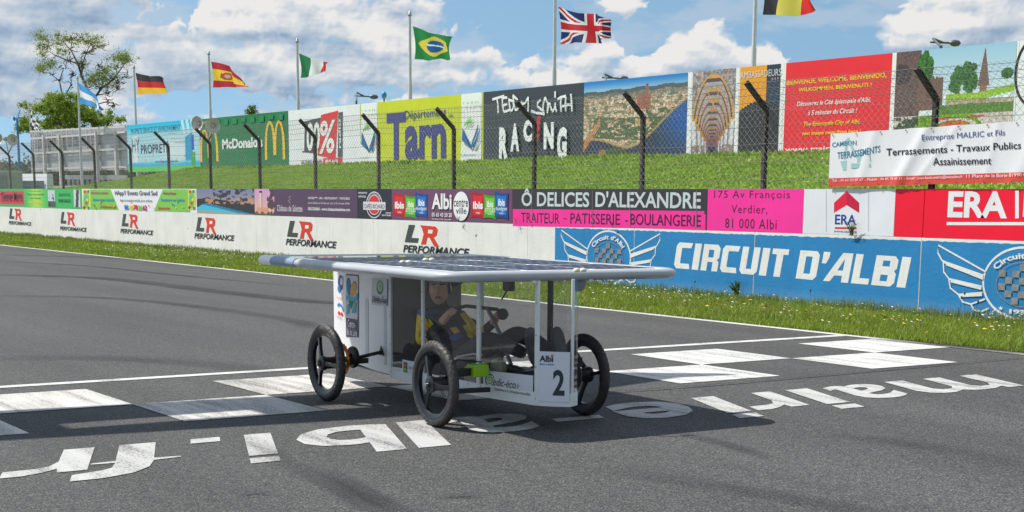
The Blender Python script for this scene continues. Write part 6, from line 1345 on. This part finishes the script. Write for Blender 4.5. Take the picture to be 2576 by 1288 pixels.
# ================================================================ DRIVER
drv = empty('person', (-9.62, 5.80, .22), 'driver in dark suit with yellow sleeves lying back inside the solar car', 'person')
def person():
    J = {'pel': ((-9.62, 5.81, .31), .125), 'sp': ((-9.75, 5.81, .43), .118), 'ch': ((-9.88, 5.81, .555), .128), 'nb': ((-9.965, 5.81, .655), .062), 'nt': ((-9.975, 5.805, .725), .052),
         'sL': ((-9.95, 5.665, .615), .064), 'eL': ((-9.95, 5.635, .425), .046), 'wL': ((-9.70, 5.67, .60), .031), 'hL': ((-9.635, 5.69, .665), .030),
         'sR': ((-9.95, 5.955, .615), .064), 'eR': ((-9.74, 5.975, .47), .046), 'wR': ((-9.45, 5.93, .60), .031), 'hR': ((-9.38, 5.91, .655), .030),
         'pL': ((-9.60, 5.715, .30), .095), 'kL': ((-9.16, 5.69, .52), .062), 'cL': ((-8.95, 5.70, .50), .056), 'aL': ((-8.72, 5.71, .455), .040),
         'pR': ((-9.60, 5.905, .30), .095), 'kR': ((-9.13, 5.91, .55), .062), 'cR': ((-8.90, 5.90, .52), .056), 'aR': ((-8.68, 5.89, .465), .040)}
    E_ = [('pel', 'sp'), ('sp', 'ch'), ('ch', 'nb'), ('nb', 'nt'), ('ch', 'sL'), ('sL', 'eL'), ('eL', 'wL'), ('wL', 'hL'), ('ch', 'sR'), ('sR', 'eR'), ('eR', 'wR'), ('wR', 'hR'),
          ('pel', 'pL'), ('pL', 'kL'), ('kL', 'cL'), ('cL', 'aL'), ('pel', 'pR'), ('pR', 'kR'), ('kR', 'cR'), ('cR', 'aR')]
    for sd, (dx, dy) in (('L', (0, 0)), ('R', (.255, .22))):
        h = np.array(J['h' + sd][0]); 
        for f, (o1, o2, o3) in enumerate((((.030, .018, .030), (.055, .020, .030), (.062, .012, .008)), ((.036, .004, .022), (.062, .006, .018), (.066, .0, -.006)), ((.036, -.010, .012), (.060, -.008, .006), (.060, -.010, -.016)), ((.030, -.022, .002), (.050, -.020, -.008), (.048, -.020, -.026)), ((-.004, .028, .022), (.022, .040, .034), (.044, .036, .040)))):
            pn = 'h' + sd
            for k, o_ in enumerate((o1, o2, o3)): nm = 'f%s%d%d' % (sd, f, k); J[nm] = (tuple(h + np.array(o_)), (.011, .0095, .008)[k]); E_.append((pn, nm)); pn = nm
    names = list(J); idx = {n: i for i, n in enumerate(names)}
    me = bpy.data.meshes.new('body'); me.from_pydata([J[n][0] for n in names], [(idx[a], idx[b]) for a, b in E_], [])
    o = bpy.data.objects.new('tmp', me); C.objects.link(o); sk = o.modifiers.new('s', 'SKIN'); sk.use_smooth_shade = True
    for i, n in enumerate(names): sv_ = me.skin_vertices[0].data[i]; rr = J[n][1]; sv_.radius = (rr, rr); sv_.use_root = (n == 'pel')
    su = o.modifiers.new('u', 'SUBSURF'); su.levels = 2; su.render_levels = 2
    dg = bpy.context.evaluated_depsgraph_get(); ev = o.evaluated_get(dg); m2 = ev.to_mesh(); V = [tuple(v.co) for v in m2.vertices]; F = [tuple(p.vertices) for p in m2.polygons]; ev.to_mesh_clear(); bpy.data.objects.remove(o)
    # head: deformed sphere with brow, nose, mouth, joined into the same mesh
    hc = np.array([-9.955, 5.79, .805]); fd = np.array([.80, -.60, -.02]); fd /= np.linalg.norm(fd); sdv = np.cross([0, 0, 1], fd); sdv /= np.linalg.norm(sdv); upv = np.cross(fd, sdv)
    nu, nv = 40, 32; k0 = len(V)
    for j in range(nv + 1):
        th = math.pi * j / nv
        for i in range(nu):
            ph = 2 * math.pi * i / nu; s_ = math.sin(th) * math.sin(ph); f = math.sin(th) * math.cos(ph); u = math.cos(th)
            w = .074 * (1 - .22 * max(0, -u - .1)); dp = .095; X_ = np.array([s_ * w, f * dp, u * .115])
            if f > 0:
                X_[1] -= .012 * max(0, f)                                        # flatter face
                gs_ = lambda a, b, sa, sb: math.exp(-((s_ * .074 - a) / sa) ** 2 - ((X_[2] - b) / sb) ** 2)
                X_[1] += .024 * gs_(0, -.018, .010, .020) + .010 * gs_(0, .012, .008, .02)    # nose
                X_[1] += .007 * gs_(0, .040, .045, .010) - .011 * gs_(-.030, .022, .013, .011) - .011 * gs_(.030, .022, .013, .011)   # brow, eye sockets
                X_[1] += .007 * gs_(0, -.052, .020, .006) - .004 * gs_(0, -.058, .022, .0025) + .006 * gs_(0, -.064, .017, .006) + .011 * gs_(0, -.098, .018, .014)   # lips, chin
                X_[1] += .005 * gs_(.040, -.015, .018, .02) + .005 * gs_(-.040, -.015, .018, .02)
            V.append(tuple(hc + sdv * X_[0] + fd * X_[1] + upv * X_[2]))
    for j in range(nv):
        for i in range(nu): F.append((k0 + j*nu + i, k0 + (j+1)*nu + i, k0 + (j+1)*nu + (i+1)%nu, k0 + j*nu + (i+1)%nu))
    mats = [M('dark_suit', (.075, .068, .070), .85, 0, .25, 18, .4, 60), M('yellow_sleeve', (.85, .62, .02), .8, 0, .2, 14, .5, 40), M('skin', (.66, .38, .28), .55, 0, .10, 20), M('blue_cloth', (.06, .13, .42), .8, 0, .2, 14), M('lips', (.32, .11, .09), .5), M('black_balaclava', (.015, .014, .016), .85, 0, .1, 20), M('trousers_black', (.022, .022, .026), .8, 0, .3, 14, .4, 50)]
    me = bpy.data.meshes.new('body'); me.from_pydata([tuple(np.array(v) - origin(drv)) for v in V], [], F)
    for m in mats: me.materials.append(m)
    seg = {'arm': [('sL', 'eL'), ('eL', 'wL'), ('sR', 'eR'), ('eR', 'wR')], 'hand': [(a, b) for a, b in E_ if a[0] in 'hf' or b[0] == 'h' or a[0] == 'w'], 'leg': [('kL', 'cL'), ('cL', 'aL'), ('kR', 'cR'), ('cR', 'aR')], 'thigh': [('pL', 'kL'), ('pR', 'kR')], 'torso': [('pel', 'sp'), ('sp', 'ch'), ('ch', 'nb'), ('ch', 'sL'), ('ch', 'sR'), ('pel', 'pL'), ('pel', 'pR')], 'neck': [('nb', 'nt')]}
    segs = [(k, np.array(J[a][0]), np.array(J[b][0])) for k, L_ in seg.items() for a, b in L_]
    for p in me.polygons:
        c = np.array(p.center) + origin(drv); 
        if p.vertices[0] >= k0:
            q_ = c - hc; s_ = q_ @ sdv; f = q_ @ fd; z = q_ @ upv
            mi = 2 if (f > .010 and abs(s_) < .066) else 5
            if mi == 2 and abs(s_) < .022 and abs(z + .058) < .009: mi = 4
            if mi == 2 and abs(abs(s_) - .030) < .013 and abs(z - .021) < .004: mi = 5
            if mi == 2 and abs(abs(s_) - .031) < .016 and abs(z - .041) < .004: mi = 5
            p.material_index = mi; p.use_smooth = True; continue
        best = min(segs, key=lambda sg: np.linalg.norm(c - (sg[1] + (sg[2] - sg[1]) * np.clip(np.dot(c - sg[1], sg[2] - sg[1]) / np.dot(sg[2] - sg[1], sg[2] - sg[1]), 0, 1))))
        k = best[0]; mi = {'arm': 1, 'hand': 2, 'leg': 6, 'thigh': 0, 'torso': 0, 'neck': 5}[k]
        if k == 'arm' and c[2] > .632: mi = 3
        if k == 'arm' and c[0] > -9.84 and c[1] < 5.8: mi = 0
        if k == 'arm' and c[0] > -9.56 and c[1] > 5.8: mi = 0
        if k == 'torso' and abs(c[1] - 5.81) > .10 and c[2] > .635: mi = 3
        if k == 'torso' and abs((c[2] - .475) - .5 * (c[1] - 5.72)) < .010 and 5.69 < c[1] < 5.79: mi = 3
        if k == 'torso' and abs((c[2] - .50) - .5 * (c[1] - 5.72)) < .012 and 5.70 < c[1] < 5.78: mi = 1
        if k == 'thigh' and c[1] > 5.8 and c[0] > -9.4: mi = 6
        p.material_index = mi; p.use_smooth = True
    o = link('body', me, drv)
    # eyes
    for s_ in (-1, 1):
        c = hc + fd * .073 + sdv * .030 * s_ + upv * .021
        MB().lathe(tuple(c), tuple(fd), [(-.008, .010), (0, .0075), (.003, .004), (.0035, 0)], 10).build('eye', M('eye_white', (.55, .52, .5), .2), drv, smooth=True)
        MB().lathe(tuple(c + fd * .0036), tuple(fd), [(0, .0038), (.0006, .0036), (.0008, 0)], 10).build('iris', M('iris', (.03, .02, .015), .2), drv)
    # open helmet shell
    b = MB(); vs = []; fs = []; nu, nv = 28, 14
    for j in range(nv + 1):
        th = math.radians(100) * j / nv
        for i in range(nu):
            ph = 2 * math.pi * i / nu; s_ = math.sin(th) * math.sin(ph); f = math.sin(th) * math.cos(ph); u = math.cos(th)
            dn = 0 if f < .35 else -.0; zz_ = u * .122; zz_ = max(zz_, .052) if f > .3 else zz_ - .02 * (f < 0)
            vs.append(tuple(hc + sdv * s_ * .090 + fd * f * .108 + upv * zz_))
    for j in range(nv):
        for i in range(nu): fs.append((j*nu + i, (j+1)*nu + i, (j+1)*nu + (i+1)%nu, j*nu + (i+1)%nu))
    b.add(vs, fs); b.build('helmet', M('pale_helmet', (.30, .26, .27), .35, 0, .1, 6), drv, smooth=True)
    # shoes: soles face the nose of the car
    for (y, x) in ((5.71, -8.62), (5.885, -8.58)):
        vs = []; fs = []; prof = []
        n = 20
        for k, (xo, sc) in enumerate(((-.05, .55), (-.035, .9), (-.01, 1.), (.010, 1.), (.014, .93))):
            for i in range(n):
                t = 2 * math.pi * i / n; zz_ = math.cos(t) * .128; ww = math.sin(t) * (.044 + .008 * math.cos(t)); vs.append((x + xo + .03 * (zz_ / .128) * 0 - .035 * zz_ / .128, y + ww * sc, .505 + zz_ * sc))
        for k in range(4):
            for i in range(n): fs.append((k*n+i, k*n+(i+1)%n, (k+1)*n+(i+1)%n, (k+1)*n+i))
        fs += [tuple(range(n))[::-1], tuple(range(4*n, 5*n))]
        MB().add(vs, fs).build('shoe', M('dark_shoe', (.040, .038, .040), .6, 0, .2, 20), drv, smooth=True)
    MB().tube([(-9.93, 5.70, .66), (-9.86, 5.745, .60), (-9.84, 5.81, .585), (-9.86, 5.87, .61), (-9.93, 5.92, .66)], .005, 6).build('piping', M('pale_piping', (.45, .45, .42), .6), drv)
person()

# ================================================================ GRASS, FLOWERS, WEEDS
def blades(name, n, region, hmin, hmax, w, colA, colB, zf, seed=1, dens_pow=1., lean=.5, cluster=0.):
    r = np.random.default_rng(seed); (x0, x1), (y0, y1) = region
    t = r.random(n) ** dens_pow; X_ = x1 + (x0 - x1) * t; Y_ = r.uniform(y0, y1, n); dist = np.abs(X_)
    Hh = r.uniform(hmin, hmax, n) * (.65 + .7 * fbm(X_ * 1.7, Y_ * 2.3, seed)); Wd_ = w * (1 + np.clip((dist - 14) / 16, 0, 3)) * r.uniform(.7, 1.4, n)
    a = r.uniform(0, 6.283, n); la_ = r.uniform(0, 6.283, n); le = Hh * lean * r.random(n); z = zf(X_, Y_)
    dx = np.cos(a) * Wd_ / 2; dy = np.sin(a) * Wd_ / 2
    P0 = np.stack([X_ - dx, Y_ - dy, z], 1); P1 = np.stack([X_ + dx, Y_ + dy, z], 1)
    M0 = np.stack([X_ + dx * .7 + np.cos(la_) * le * .4, Y_ + dy * .7 + np.sin(la_) * le * .4, z + Hh * .6], 1); M1 = np.stack([X_ - dx * .7 + np.cos(la_) * le * .4, Y_ - dy * .7 + np.sin(la_) * le * .4, z + Hh * .6], 1)
    Tp = np.stack([X_ + np.cos(la_) * le, Y_ + np.sin(la_) * le, z + Hh], 1)
    V = np.stack([P0, P1, M0, M1, Tp], 1).reshape(-1, 3); k = np.arange(n)[:, None] * 5
    F = np.concatenate([k + np.array([[0, 1, 2]]), k + np.array([[0, 2, 3]]), k + np.array([[3, 2, 4]])], 0)
    mixv = np.clip(.5 * r.random(n) + .8 * fbm(X_ * .9, Y_ * 1.5, seed + 9) - .1, 0, 1)[:, None]; col = np.array(colA) * (1 - mixv) + np.array(colB) * mixv
    dry = (r.random(n) < .05 + .10 * (fbm(X_ * .6, Y_ * 2, seed + 3) > .55))[:, None]; col = np.where(dry, np.array([.22, .20, .09]), col)
    o = np_mesh(name, V, F, 3, attr_mat('grass_blade', .55, .35), None, own=(0, 0, 0), col=np.repeat(col, 5, 0), kind='stuff'); return o
flatz = lambda x, y: np.full_like(x, .005)
GA, GB = (.12, .215, .014), (.36, .45, .05)
blades('grass', 150000, ((-34, -8.5), (EDGE_Y + .13, WALL_Y)), .03, .085, .008, GA, GB, flatz, 1, 1.5, .9)
blades('grass', 52000, ((-75, -34), (EDGE_Y + .13, WALL_Y)), .03, .09, .012, GA, GB, flatz, 2, 1.2, .9)
blades('grass', 15000, ((-60, -8.5), (WALL_Y - .28, WALL_Y - .01)), .06, .17, .009, GA, (.30, .34, .10), flatz, 3, 1.5, .5)
blades('grass', 9000, ((-60, -8.5), (EDGE_Y + .10, EDGE_Y + .18)), .03, .07, .010, GA, GB, flatz, 4, 1.5, 1.2)
blades('grass', 230000, ((-104, -14), (22, 36)), .03, .08, .030, (.15, .30, .014), (.40, .55, .05), terrain_h, 5, 1.0, .8)
blades('grass', 16000, ((-104, -20), (35.2, 36.1)), .08, .26, .03, (.15, .30, .014), (.40, .55, .05), terrain_h, 6, 1.0, .6)
def dots(name, n, reg, rad, zr, mat, seed, pw=1.1):
    r = random.Random(seed); b = MB(); st = MB()
    for _ in range(n):
        x = reg[0][1] + (reg[0][0] - reg[0][1]) * r.random() ** pw; y = reg[1][0] + (reg[1][1] - reg[1][0]) * r.random() ** .6; z = r.uniform(*zr); q = rad * r.uniform(.7, 1.25)
        if fbm(np.array([x * .8]), np.array([y * 1.5]), seed)[0] < .38: continue
        tx, ty = r.uniform(-.5, .5), r.uniform(-.8, .1); b.add([(x + q * math.cos(t), y + q * math.sin(t), z + q * (tx * math.cos(t) + ty * math.sin(t)) * .9) for t in [i * 1.0472 for i in range(6)]] + [(x, y, z + q * .35)], [(i, (i + 1) % 6, 6) for i in range(6)])
        st.add([(x - .0015, y, .0), (x + .0015, y, 0), (x, y, z)], [(0, 1, 2)])
    tag(b.build(name, mat, None), kind='stuff')
dots('daisies', 1500, ((-40, -9), (EDGE_Y + .4, WALL_Y - .03)), .014, (.06, .14), M('daisy_white', (.80, .80, .76), .6), 3)
dots('dandelions', 60, ((-16, -9), (EDGE_Y + .25, EDGE_Y + 1.6)), .022, (.08, .15), M('dandelion_yellow', (.75, .48, .01), .6), 12, .7)
dots('dandelions', 26, ((-40, -9), (EDGE_Y + .3, WALL_Y - .1)), .018, (.09, .2), M('dandelion_yellow', (.75, .48, .01), .6), 17)
# weeds and seed heads
def weed(px, Y, z, h, n, label, seed, cat='weed', name='weed', broad=False):
    x = float(atY(px, 560, Y)[0]); r = random.Random(seed); e = empty(name, (x, Y, z), label, cat)
    gm_ = M('weed_green', (.055, .11, .02), .6, 0, .3, 20)
    for k in range(n):
        a = r.uniform(-1.4, 1.4); hh = h * r.uniform(.5, 1.); ln = hh * r.uniform(.3, 1.1) * math.sin(a); dy = -r.uniform(0, .06); w = .006 if not broad else .03
        b = MB(); P = [(x + r.uniform(-.03, .03), Y - .01, z), (x + ln * .4, Y - .015 + dy * .5, z + hh * .7), (x + ln * .8, Y - .02 + dy, z + hh * 1.0), (x + ln * 1.25, Y - .02 + dy, z + hh * (1.05 if abs(a) < .7 else .85))]
        vs = []
        for i, p in enumerate(P): ww = w * (.6, 1., .7, .05)[i]; vs += [(p[0] - ww, p[1], p[2]), (p[0] + ww, p[1] - .003, p[2])]
        b.add(vs, [(0, 1, 3, 2), (2, 3, 5, 4), (4, 5, 7, 6)]); b.build('leaf', gm_, e)
weed(2146, WALL_Y - .03, WT, .20, 26, 'tuft of long green grass growing on the wall in front of the white board', 5, 'grass tuft', 'grass_tuft')
weed(1157, WALL_Y - .03, WT, .12, 12, 'small green weed on the wall in front of the white oval of the plum board', 6)
weed(1302, WALL_Y - .03, WT, .16, 6, 'thin weed in front of the left end of the black and pink board', 7); weed(1545, WALL_Y - .03, WT, .13, 7, 'thin weed below the middle of the black and pink board', 8)
weed(1863, WALL_Y - .05, 0, .28, 9, 'broad leaved dark green weed at the foot of the blue wall', 9, 'weed', 'weed', True)
def stalk(px, h, label, seed):
    x = float(atY(px, 780, WALL_Y - .12)[0]); r = random.Random(seed); e = empty('seed_head', (x, WALL_Y - .12, 0), label, 'wild flower', 'brown seed heads standing before the blue wall')
    b = MB(); t = r.uniform(-.03, .03); b.tube([(x, WALL_Y - .12, 0), (x + t, WALL_Y - .12, h * .6), (x + t * 1.5, WALL_Y - .12, h)], .002, 4); b.build('stalk', M('weed_green', (.055, .11, .02)), e)
    MB().lathe((x + t * 1.5, WALL_Y - .12, h - .02), (0, 0, 1), [(0, .003), (.012, .012), (.028, .011), (.04, 0)], 7).build('seed', M('seed_brown', (.16, .11, .08), .9), e, smooth=True)
for k, (px, h, lb) in enumerate(((2412, .27, 'brown seed head just left of the right hand winged emblem'), (2430, .32, 'tallest brown seed head beside the right hand winged emblem'), (2452, .24, 'brown seed head below the wing tip of the right hand emblem'), (2040, .22, 'brown seed head below the white apostrophe on the blue wall'),
                             (1600, .24, 'brown seed head between the first winged emblem and the white wall lettering'), (1745, .22, 'thin brown seed head below the first white letters of the blue wall'))): stalk(px, h, lb, k)

#P3END

# ================================================================ CLOUDS (a shell 5 km out, giving off the light of sunlit cloud)
def cloud_field(U, V):
    """U, V in units of 100 picture px (right, up from the horizon) -> cover 0..1, rgb"""
    def perl(x, y, seed):
        xi = np.floor(x).astype(np.int64); yi = np.floor(y).astype(np.int64); xf = x - xi; yf = y - yi
        def g(a, b):
            h = (a * 374761393 + b * 668265263 + seed * 2147483) & 0xffffffff; h = ((h ^ (h >> 13)) * 1274126177) & 0xffffffff
            t = (h & 0xffff) / 65536. * 6.28318; return np.cos(t), np.sin(t)
        u = xf**3 * (xf * (xf * 6 - 15) + 10); v = yf**3 * (yf * (yf * 6 - 15) + 10)
        a = g(xi, yi); b = g(xi + 1, yi); c = g(xi, yi + 1); d = g(xi + 1, yi + 1)
        n0 = (a[0] * xf + a[1] * yf) * (1 - u) + (b[0] * (xf - 1) + b[1] * yf) * u
        n1 = (c[0] * xf + c[1] * (yf - 1)) * (1 - u) + (d[0] * (xf - 1) + d[1] * (yf - 1)) * u
        return (n0 * (1 - v) + n1 * v) * 1.5
    def fb(x, y, o, seed, rough=.5): return sum(rough ** i * perl(x * 2.03 ** i + i * 7.3, y * 2.03 ** i - i * 3.1, seed + i) for i in range(o))
    def bill(x, y, o, seed, rough=.5): return sum(rough ** i * (1 - 2.2 * np.abs(perl(x * 2.05 ** i + i * 5.3, y * 2.05 ** i + i * 1.1, seed + i))) for i in range(o))
    # picture px, py, rx, ry, weight
    blobs = [(60, 80, 330, 170, 1.1), (180, 250, 330, 90, .75), (470, 170, 190, 95, 1.0), (640, 70, 150, 75, .9), (820, 60, 170, 75, 1.1), (980, 120, 160, 110, 1.15), (840, 170, 330, 80, 1.1),
             (1130, 200, 130, 60, .7), (1180, 95, 55, 35, .75), (1240, 160, 130, 30, .55), (900, 258, 330, 26, .7), (1330, 175, 90, 60, .7), (1480, 150, 110, 55, .9), (1600, 185, 110, 40, .8), (1740, 130, 110, 62, 1.2), (1850, 165, 110, 50, 1.0), (1930, 125, 50, 20, .4),
             (1570, 25, 95, 38, .75), (2440, 40, 200, 70, 1.4), (2340, 90, 150, 55, 1.2), (2240, 105, 90, 45, 1.0), (2560, 120, 180, 60, 1.0), (2000, 90, 60, 7, .35), (330, 20, 330, 50, .55), (20, 380, 170, 30, .5), (420, 300, 220, 25, .6), (1150, 15, 60, 22, .5), (700, 292, 120, 20, .5), (60, 400, 200, 40, .5), (250, 180, 250, 80, .6), (1330, 215, 150, 40, .7), (1200, 235, 200, 20, .5), (560, 230, 200, 30, .6), (1900, 205, 120, 30, .6), (1420, 190, 220, 50, .75), (1650, 200, 260, 40, .65), (1030, 225, 260, 40, .6), (760, 235, 260, 40, .65), (2200, 140, 60, 20, .5), (300, 270, 240, 60, .6)]
    holes = [(1330, 60, 110, 70, .9), (2030, 60, 110, 85, 1.2), (1690, 60, 60, 50, .7), (1230, 40, 60, 40, .6), (560, 262, 120, 26, .5), (1080, 290, 200, 18, .5), (500, 5, 120, 16, .4), (1300, 120, 40, 35, .5), (2080, 150, 60, 60, .5), (130, 318, 110, 16, .4), (1610, 120, 45, 22, .6)]
    wx = U + .22 * fb(U * 1.1, V * 1.1, 3, 11); wy = V + .16 * fb(U * 1.1 + 9, V * 1.1, 3, 23)
    def dens(u, v):
        b = np.zeros_like(u)
        for (px, py, rx, ry, w) in blobs:
            b = np.maximum(b, w * np.exp(-((((u - (px - 1150) / 100) * 100 / rx) ** 2 + ((v - (475 - py) / 100) * 100 / ry) ** 2)) * .8))
        for (px, py, rx, ry, w) in holes:
            b = b - w * np.exp(-((((u - (px - 1150) / 100) * 100 / rx) ** 2 + ((v - (475 - py) / 100) * 100 / ry) ** 2)))
        far = np.clip((np.abs(u) - 16) / 3, 0, 1) + np.clip((v - 5.6) / 1.5, 0, 1); far = np.clip(far, 0, 1)
        b = b * (1 - far) + far * (.48 + .5 * fb(u * .22, v * .3, 3, 91))
        return b
    b = dens(wx, wy)
    def shape(u, v, o=6):
        x = u + .20 * fb(u * 1.0, v * 1.0, 3, 11); y = v + .13 * fb(u * 1.0 + 9, v * 1.0, 3, 23)
        return x, y, .26 * fb(u * .8, v * 1.15, 4, 3, .55) + .17 * (bill(x * 1.15, y * 1.55, o, 31, .5) - 1.0) + .07 * (bill(x * 3.1 + 4, y * 3.6, 3, 47, .5) - 1)
    def full_d(u, v, o=6):
        x, y, n = shape(u, v, o); return dens(x, y) + n
    d = full_d(U, V)
    def sst(x, a, c): t = np.clip((x - a) / (c - a), 0, 1); return t * t * (3 - 2 * t)
    soft = .12 + .38 * sst(fb(U * .55 + 4, V * .9, 3, 55), -.25, .45)
    cov = sst(d, .30, .30 + soft)
    veil = sst(fb(U * .35 + 1, V * 1.1, 5, 61, .55) + .25 * b, -.25, .55) * .55
    dn = full_d(U - .05, V + .07, 5); rel = np.clip((d - dn) * 2.0, -.35, .35)
    dm = full_d(U - .10, V + .26, 3); rel2 = np.clip((d - dm) * .95, -.45, .5)
    dh = dens(wx - .15, wy + .75); rel3 = np.clip((b - dh) * .45, -.35, .35)
    low = fb(U * .38 + 2, V * 1.7, 4, 77, .5)
    left_ = sst(-U, 4.0, 9.0); rel = rel * (1 - .65 * left_); lit = .64 + .26 * rel + .58 * rel2 + rel3 + .48 * low
    core = sst(d, .7, 1.5)
    lit = lit - .10 * core - .13 * sst(-U, 5.5, 10.5) * sst(V, 1.5, 3) + .10 * sst(U, 3, 6)
    lit = np.clip(lit, 0, 1.05)
    stops = np.array([0, .3, .55, .8, 1.05]); cols = np.array([(.25, .36, .50), (.37, .47, .60), (.51, .58, .665), (.67, .70, .74), (.84, .825, .80)])
    rgb = np.stack([np.interp(lit, stops, cols[:, k]) for k in range(3)], -1)
    vc = np.array([.50, .59, .69]); tot = 1 - (1 - cov) * (1 - veil); rgb = (rgb * cov[..., None] + vc * (veil * (1 - cov))[..., None]) / np.maximum(tot, 1e-4)[..., None]
    return tot * .97, rgb

def build_clouds():
    D = 5000.; k = 4149. / 100
    uf = np.arange(-13.5, 16.5, .026); uc1 = np.arange(-130.3, -13.5, .8); uc2 = np.arange(16.5, 130.3, .8)
    us = np.concatenate([uc1, uf, uc2]); vs = np.concatenate([np.arange(-.1, 5.5, .026), np.arange(5.5, 50, .6)])
    A, B_ = np.meshgrid(us, vs); az = A / k; el = B_ / k
    dirs = np.cos(el)[..., None] * (np.cos(az)[..., None] * F0 + np.sin(az)[..., None] * RT) + np.sin(el)[..., None] * np.array([0, 0, 1.])
    P = (dirs * D + EY).reshape(-1, 3); cov, rgb = cloud_field(A, B_)
    near = dirs @ np.array(sdir) > math.cos(math.radians(16)); cov = np.where(near, 0, cov)
    nu = len(us) - 1; nv = len(vs) - 1; i, j = np.meshgrid(np.arange(nu), np.arange(nv)); q = (j * (nu + 1) + i)
    cm = np.maximum.reduce([cov[:-1, :-1], cov[1:, :-1], cov[:-1, 1:], cov[1:, 1:]]); q = q[cm > .01].ravel()
    F = np.stack([q, q + 1, q + nu + 2, q + nu + 1], 1)
    used = np.unique(F); remap = np.zeros(len(P), np.int64); remap[used] = np.arange(len(used)); F = remap[F]; P = P[used]
    rgba = np.concatenate([rgb.reshape(-1, 3), cov.reshape(-1, 1)], 1)[used]
    me = bpy.data.meshes.new('clouds'); me.vertices.add(len(P)); me.vertices.foreach_set('co', P.astype(np.float32).ravel())
    me.loops.add(F.size); me.loops.foreach_set('vertex_index', F.ravel().astype(np.int32)); me.polygons.add(len(F)); me.polygons.foreach_set('loop_start', np.arange(0, F.size, 4, dtype=np.int32)); me.update(calc_edges=True)
    a = me.color_attributes.new('Col', 'FLOAT_COLOR', 'POINT'); a.data.foreach_set('color', rgba.astype(np.float32).ravel())
    m = bpy.data.materials.new('cloud_light'); m.use_nodes = True; N = m.node_tree.nodes; L = m.node_tree.links; N.remove(N['Principled BSDF'])
    at = N.new('ShaderNodeAttribute'); at.attribute_name = 'Col'; em = N.new('ShaderNodeEmission'); L.new(at.outputs['Color'], em.inputs[0]); em.inputs[1].default_value = 1.02 / 2 ** EXPO
    tr = N.new('ShaderNodeBsdfTransparent'); mx = N.new('ShaderNodeMixShader'); L.new(at.outputs['Alpha'], mx.inputs[0]); L.new(tr.outputs[0], mx.inputs[1]); L.new(em.outputs[0], mx.inputs[2]); L.new(mx.outputs[0], N['Material Output'].inputs[0])
    m.cycles.emission_sampling = 'NONE'
    me.materials.append(m); o = link('clouds', me, None); tag(o, kind='structure')
build_clouds()
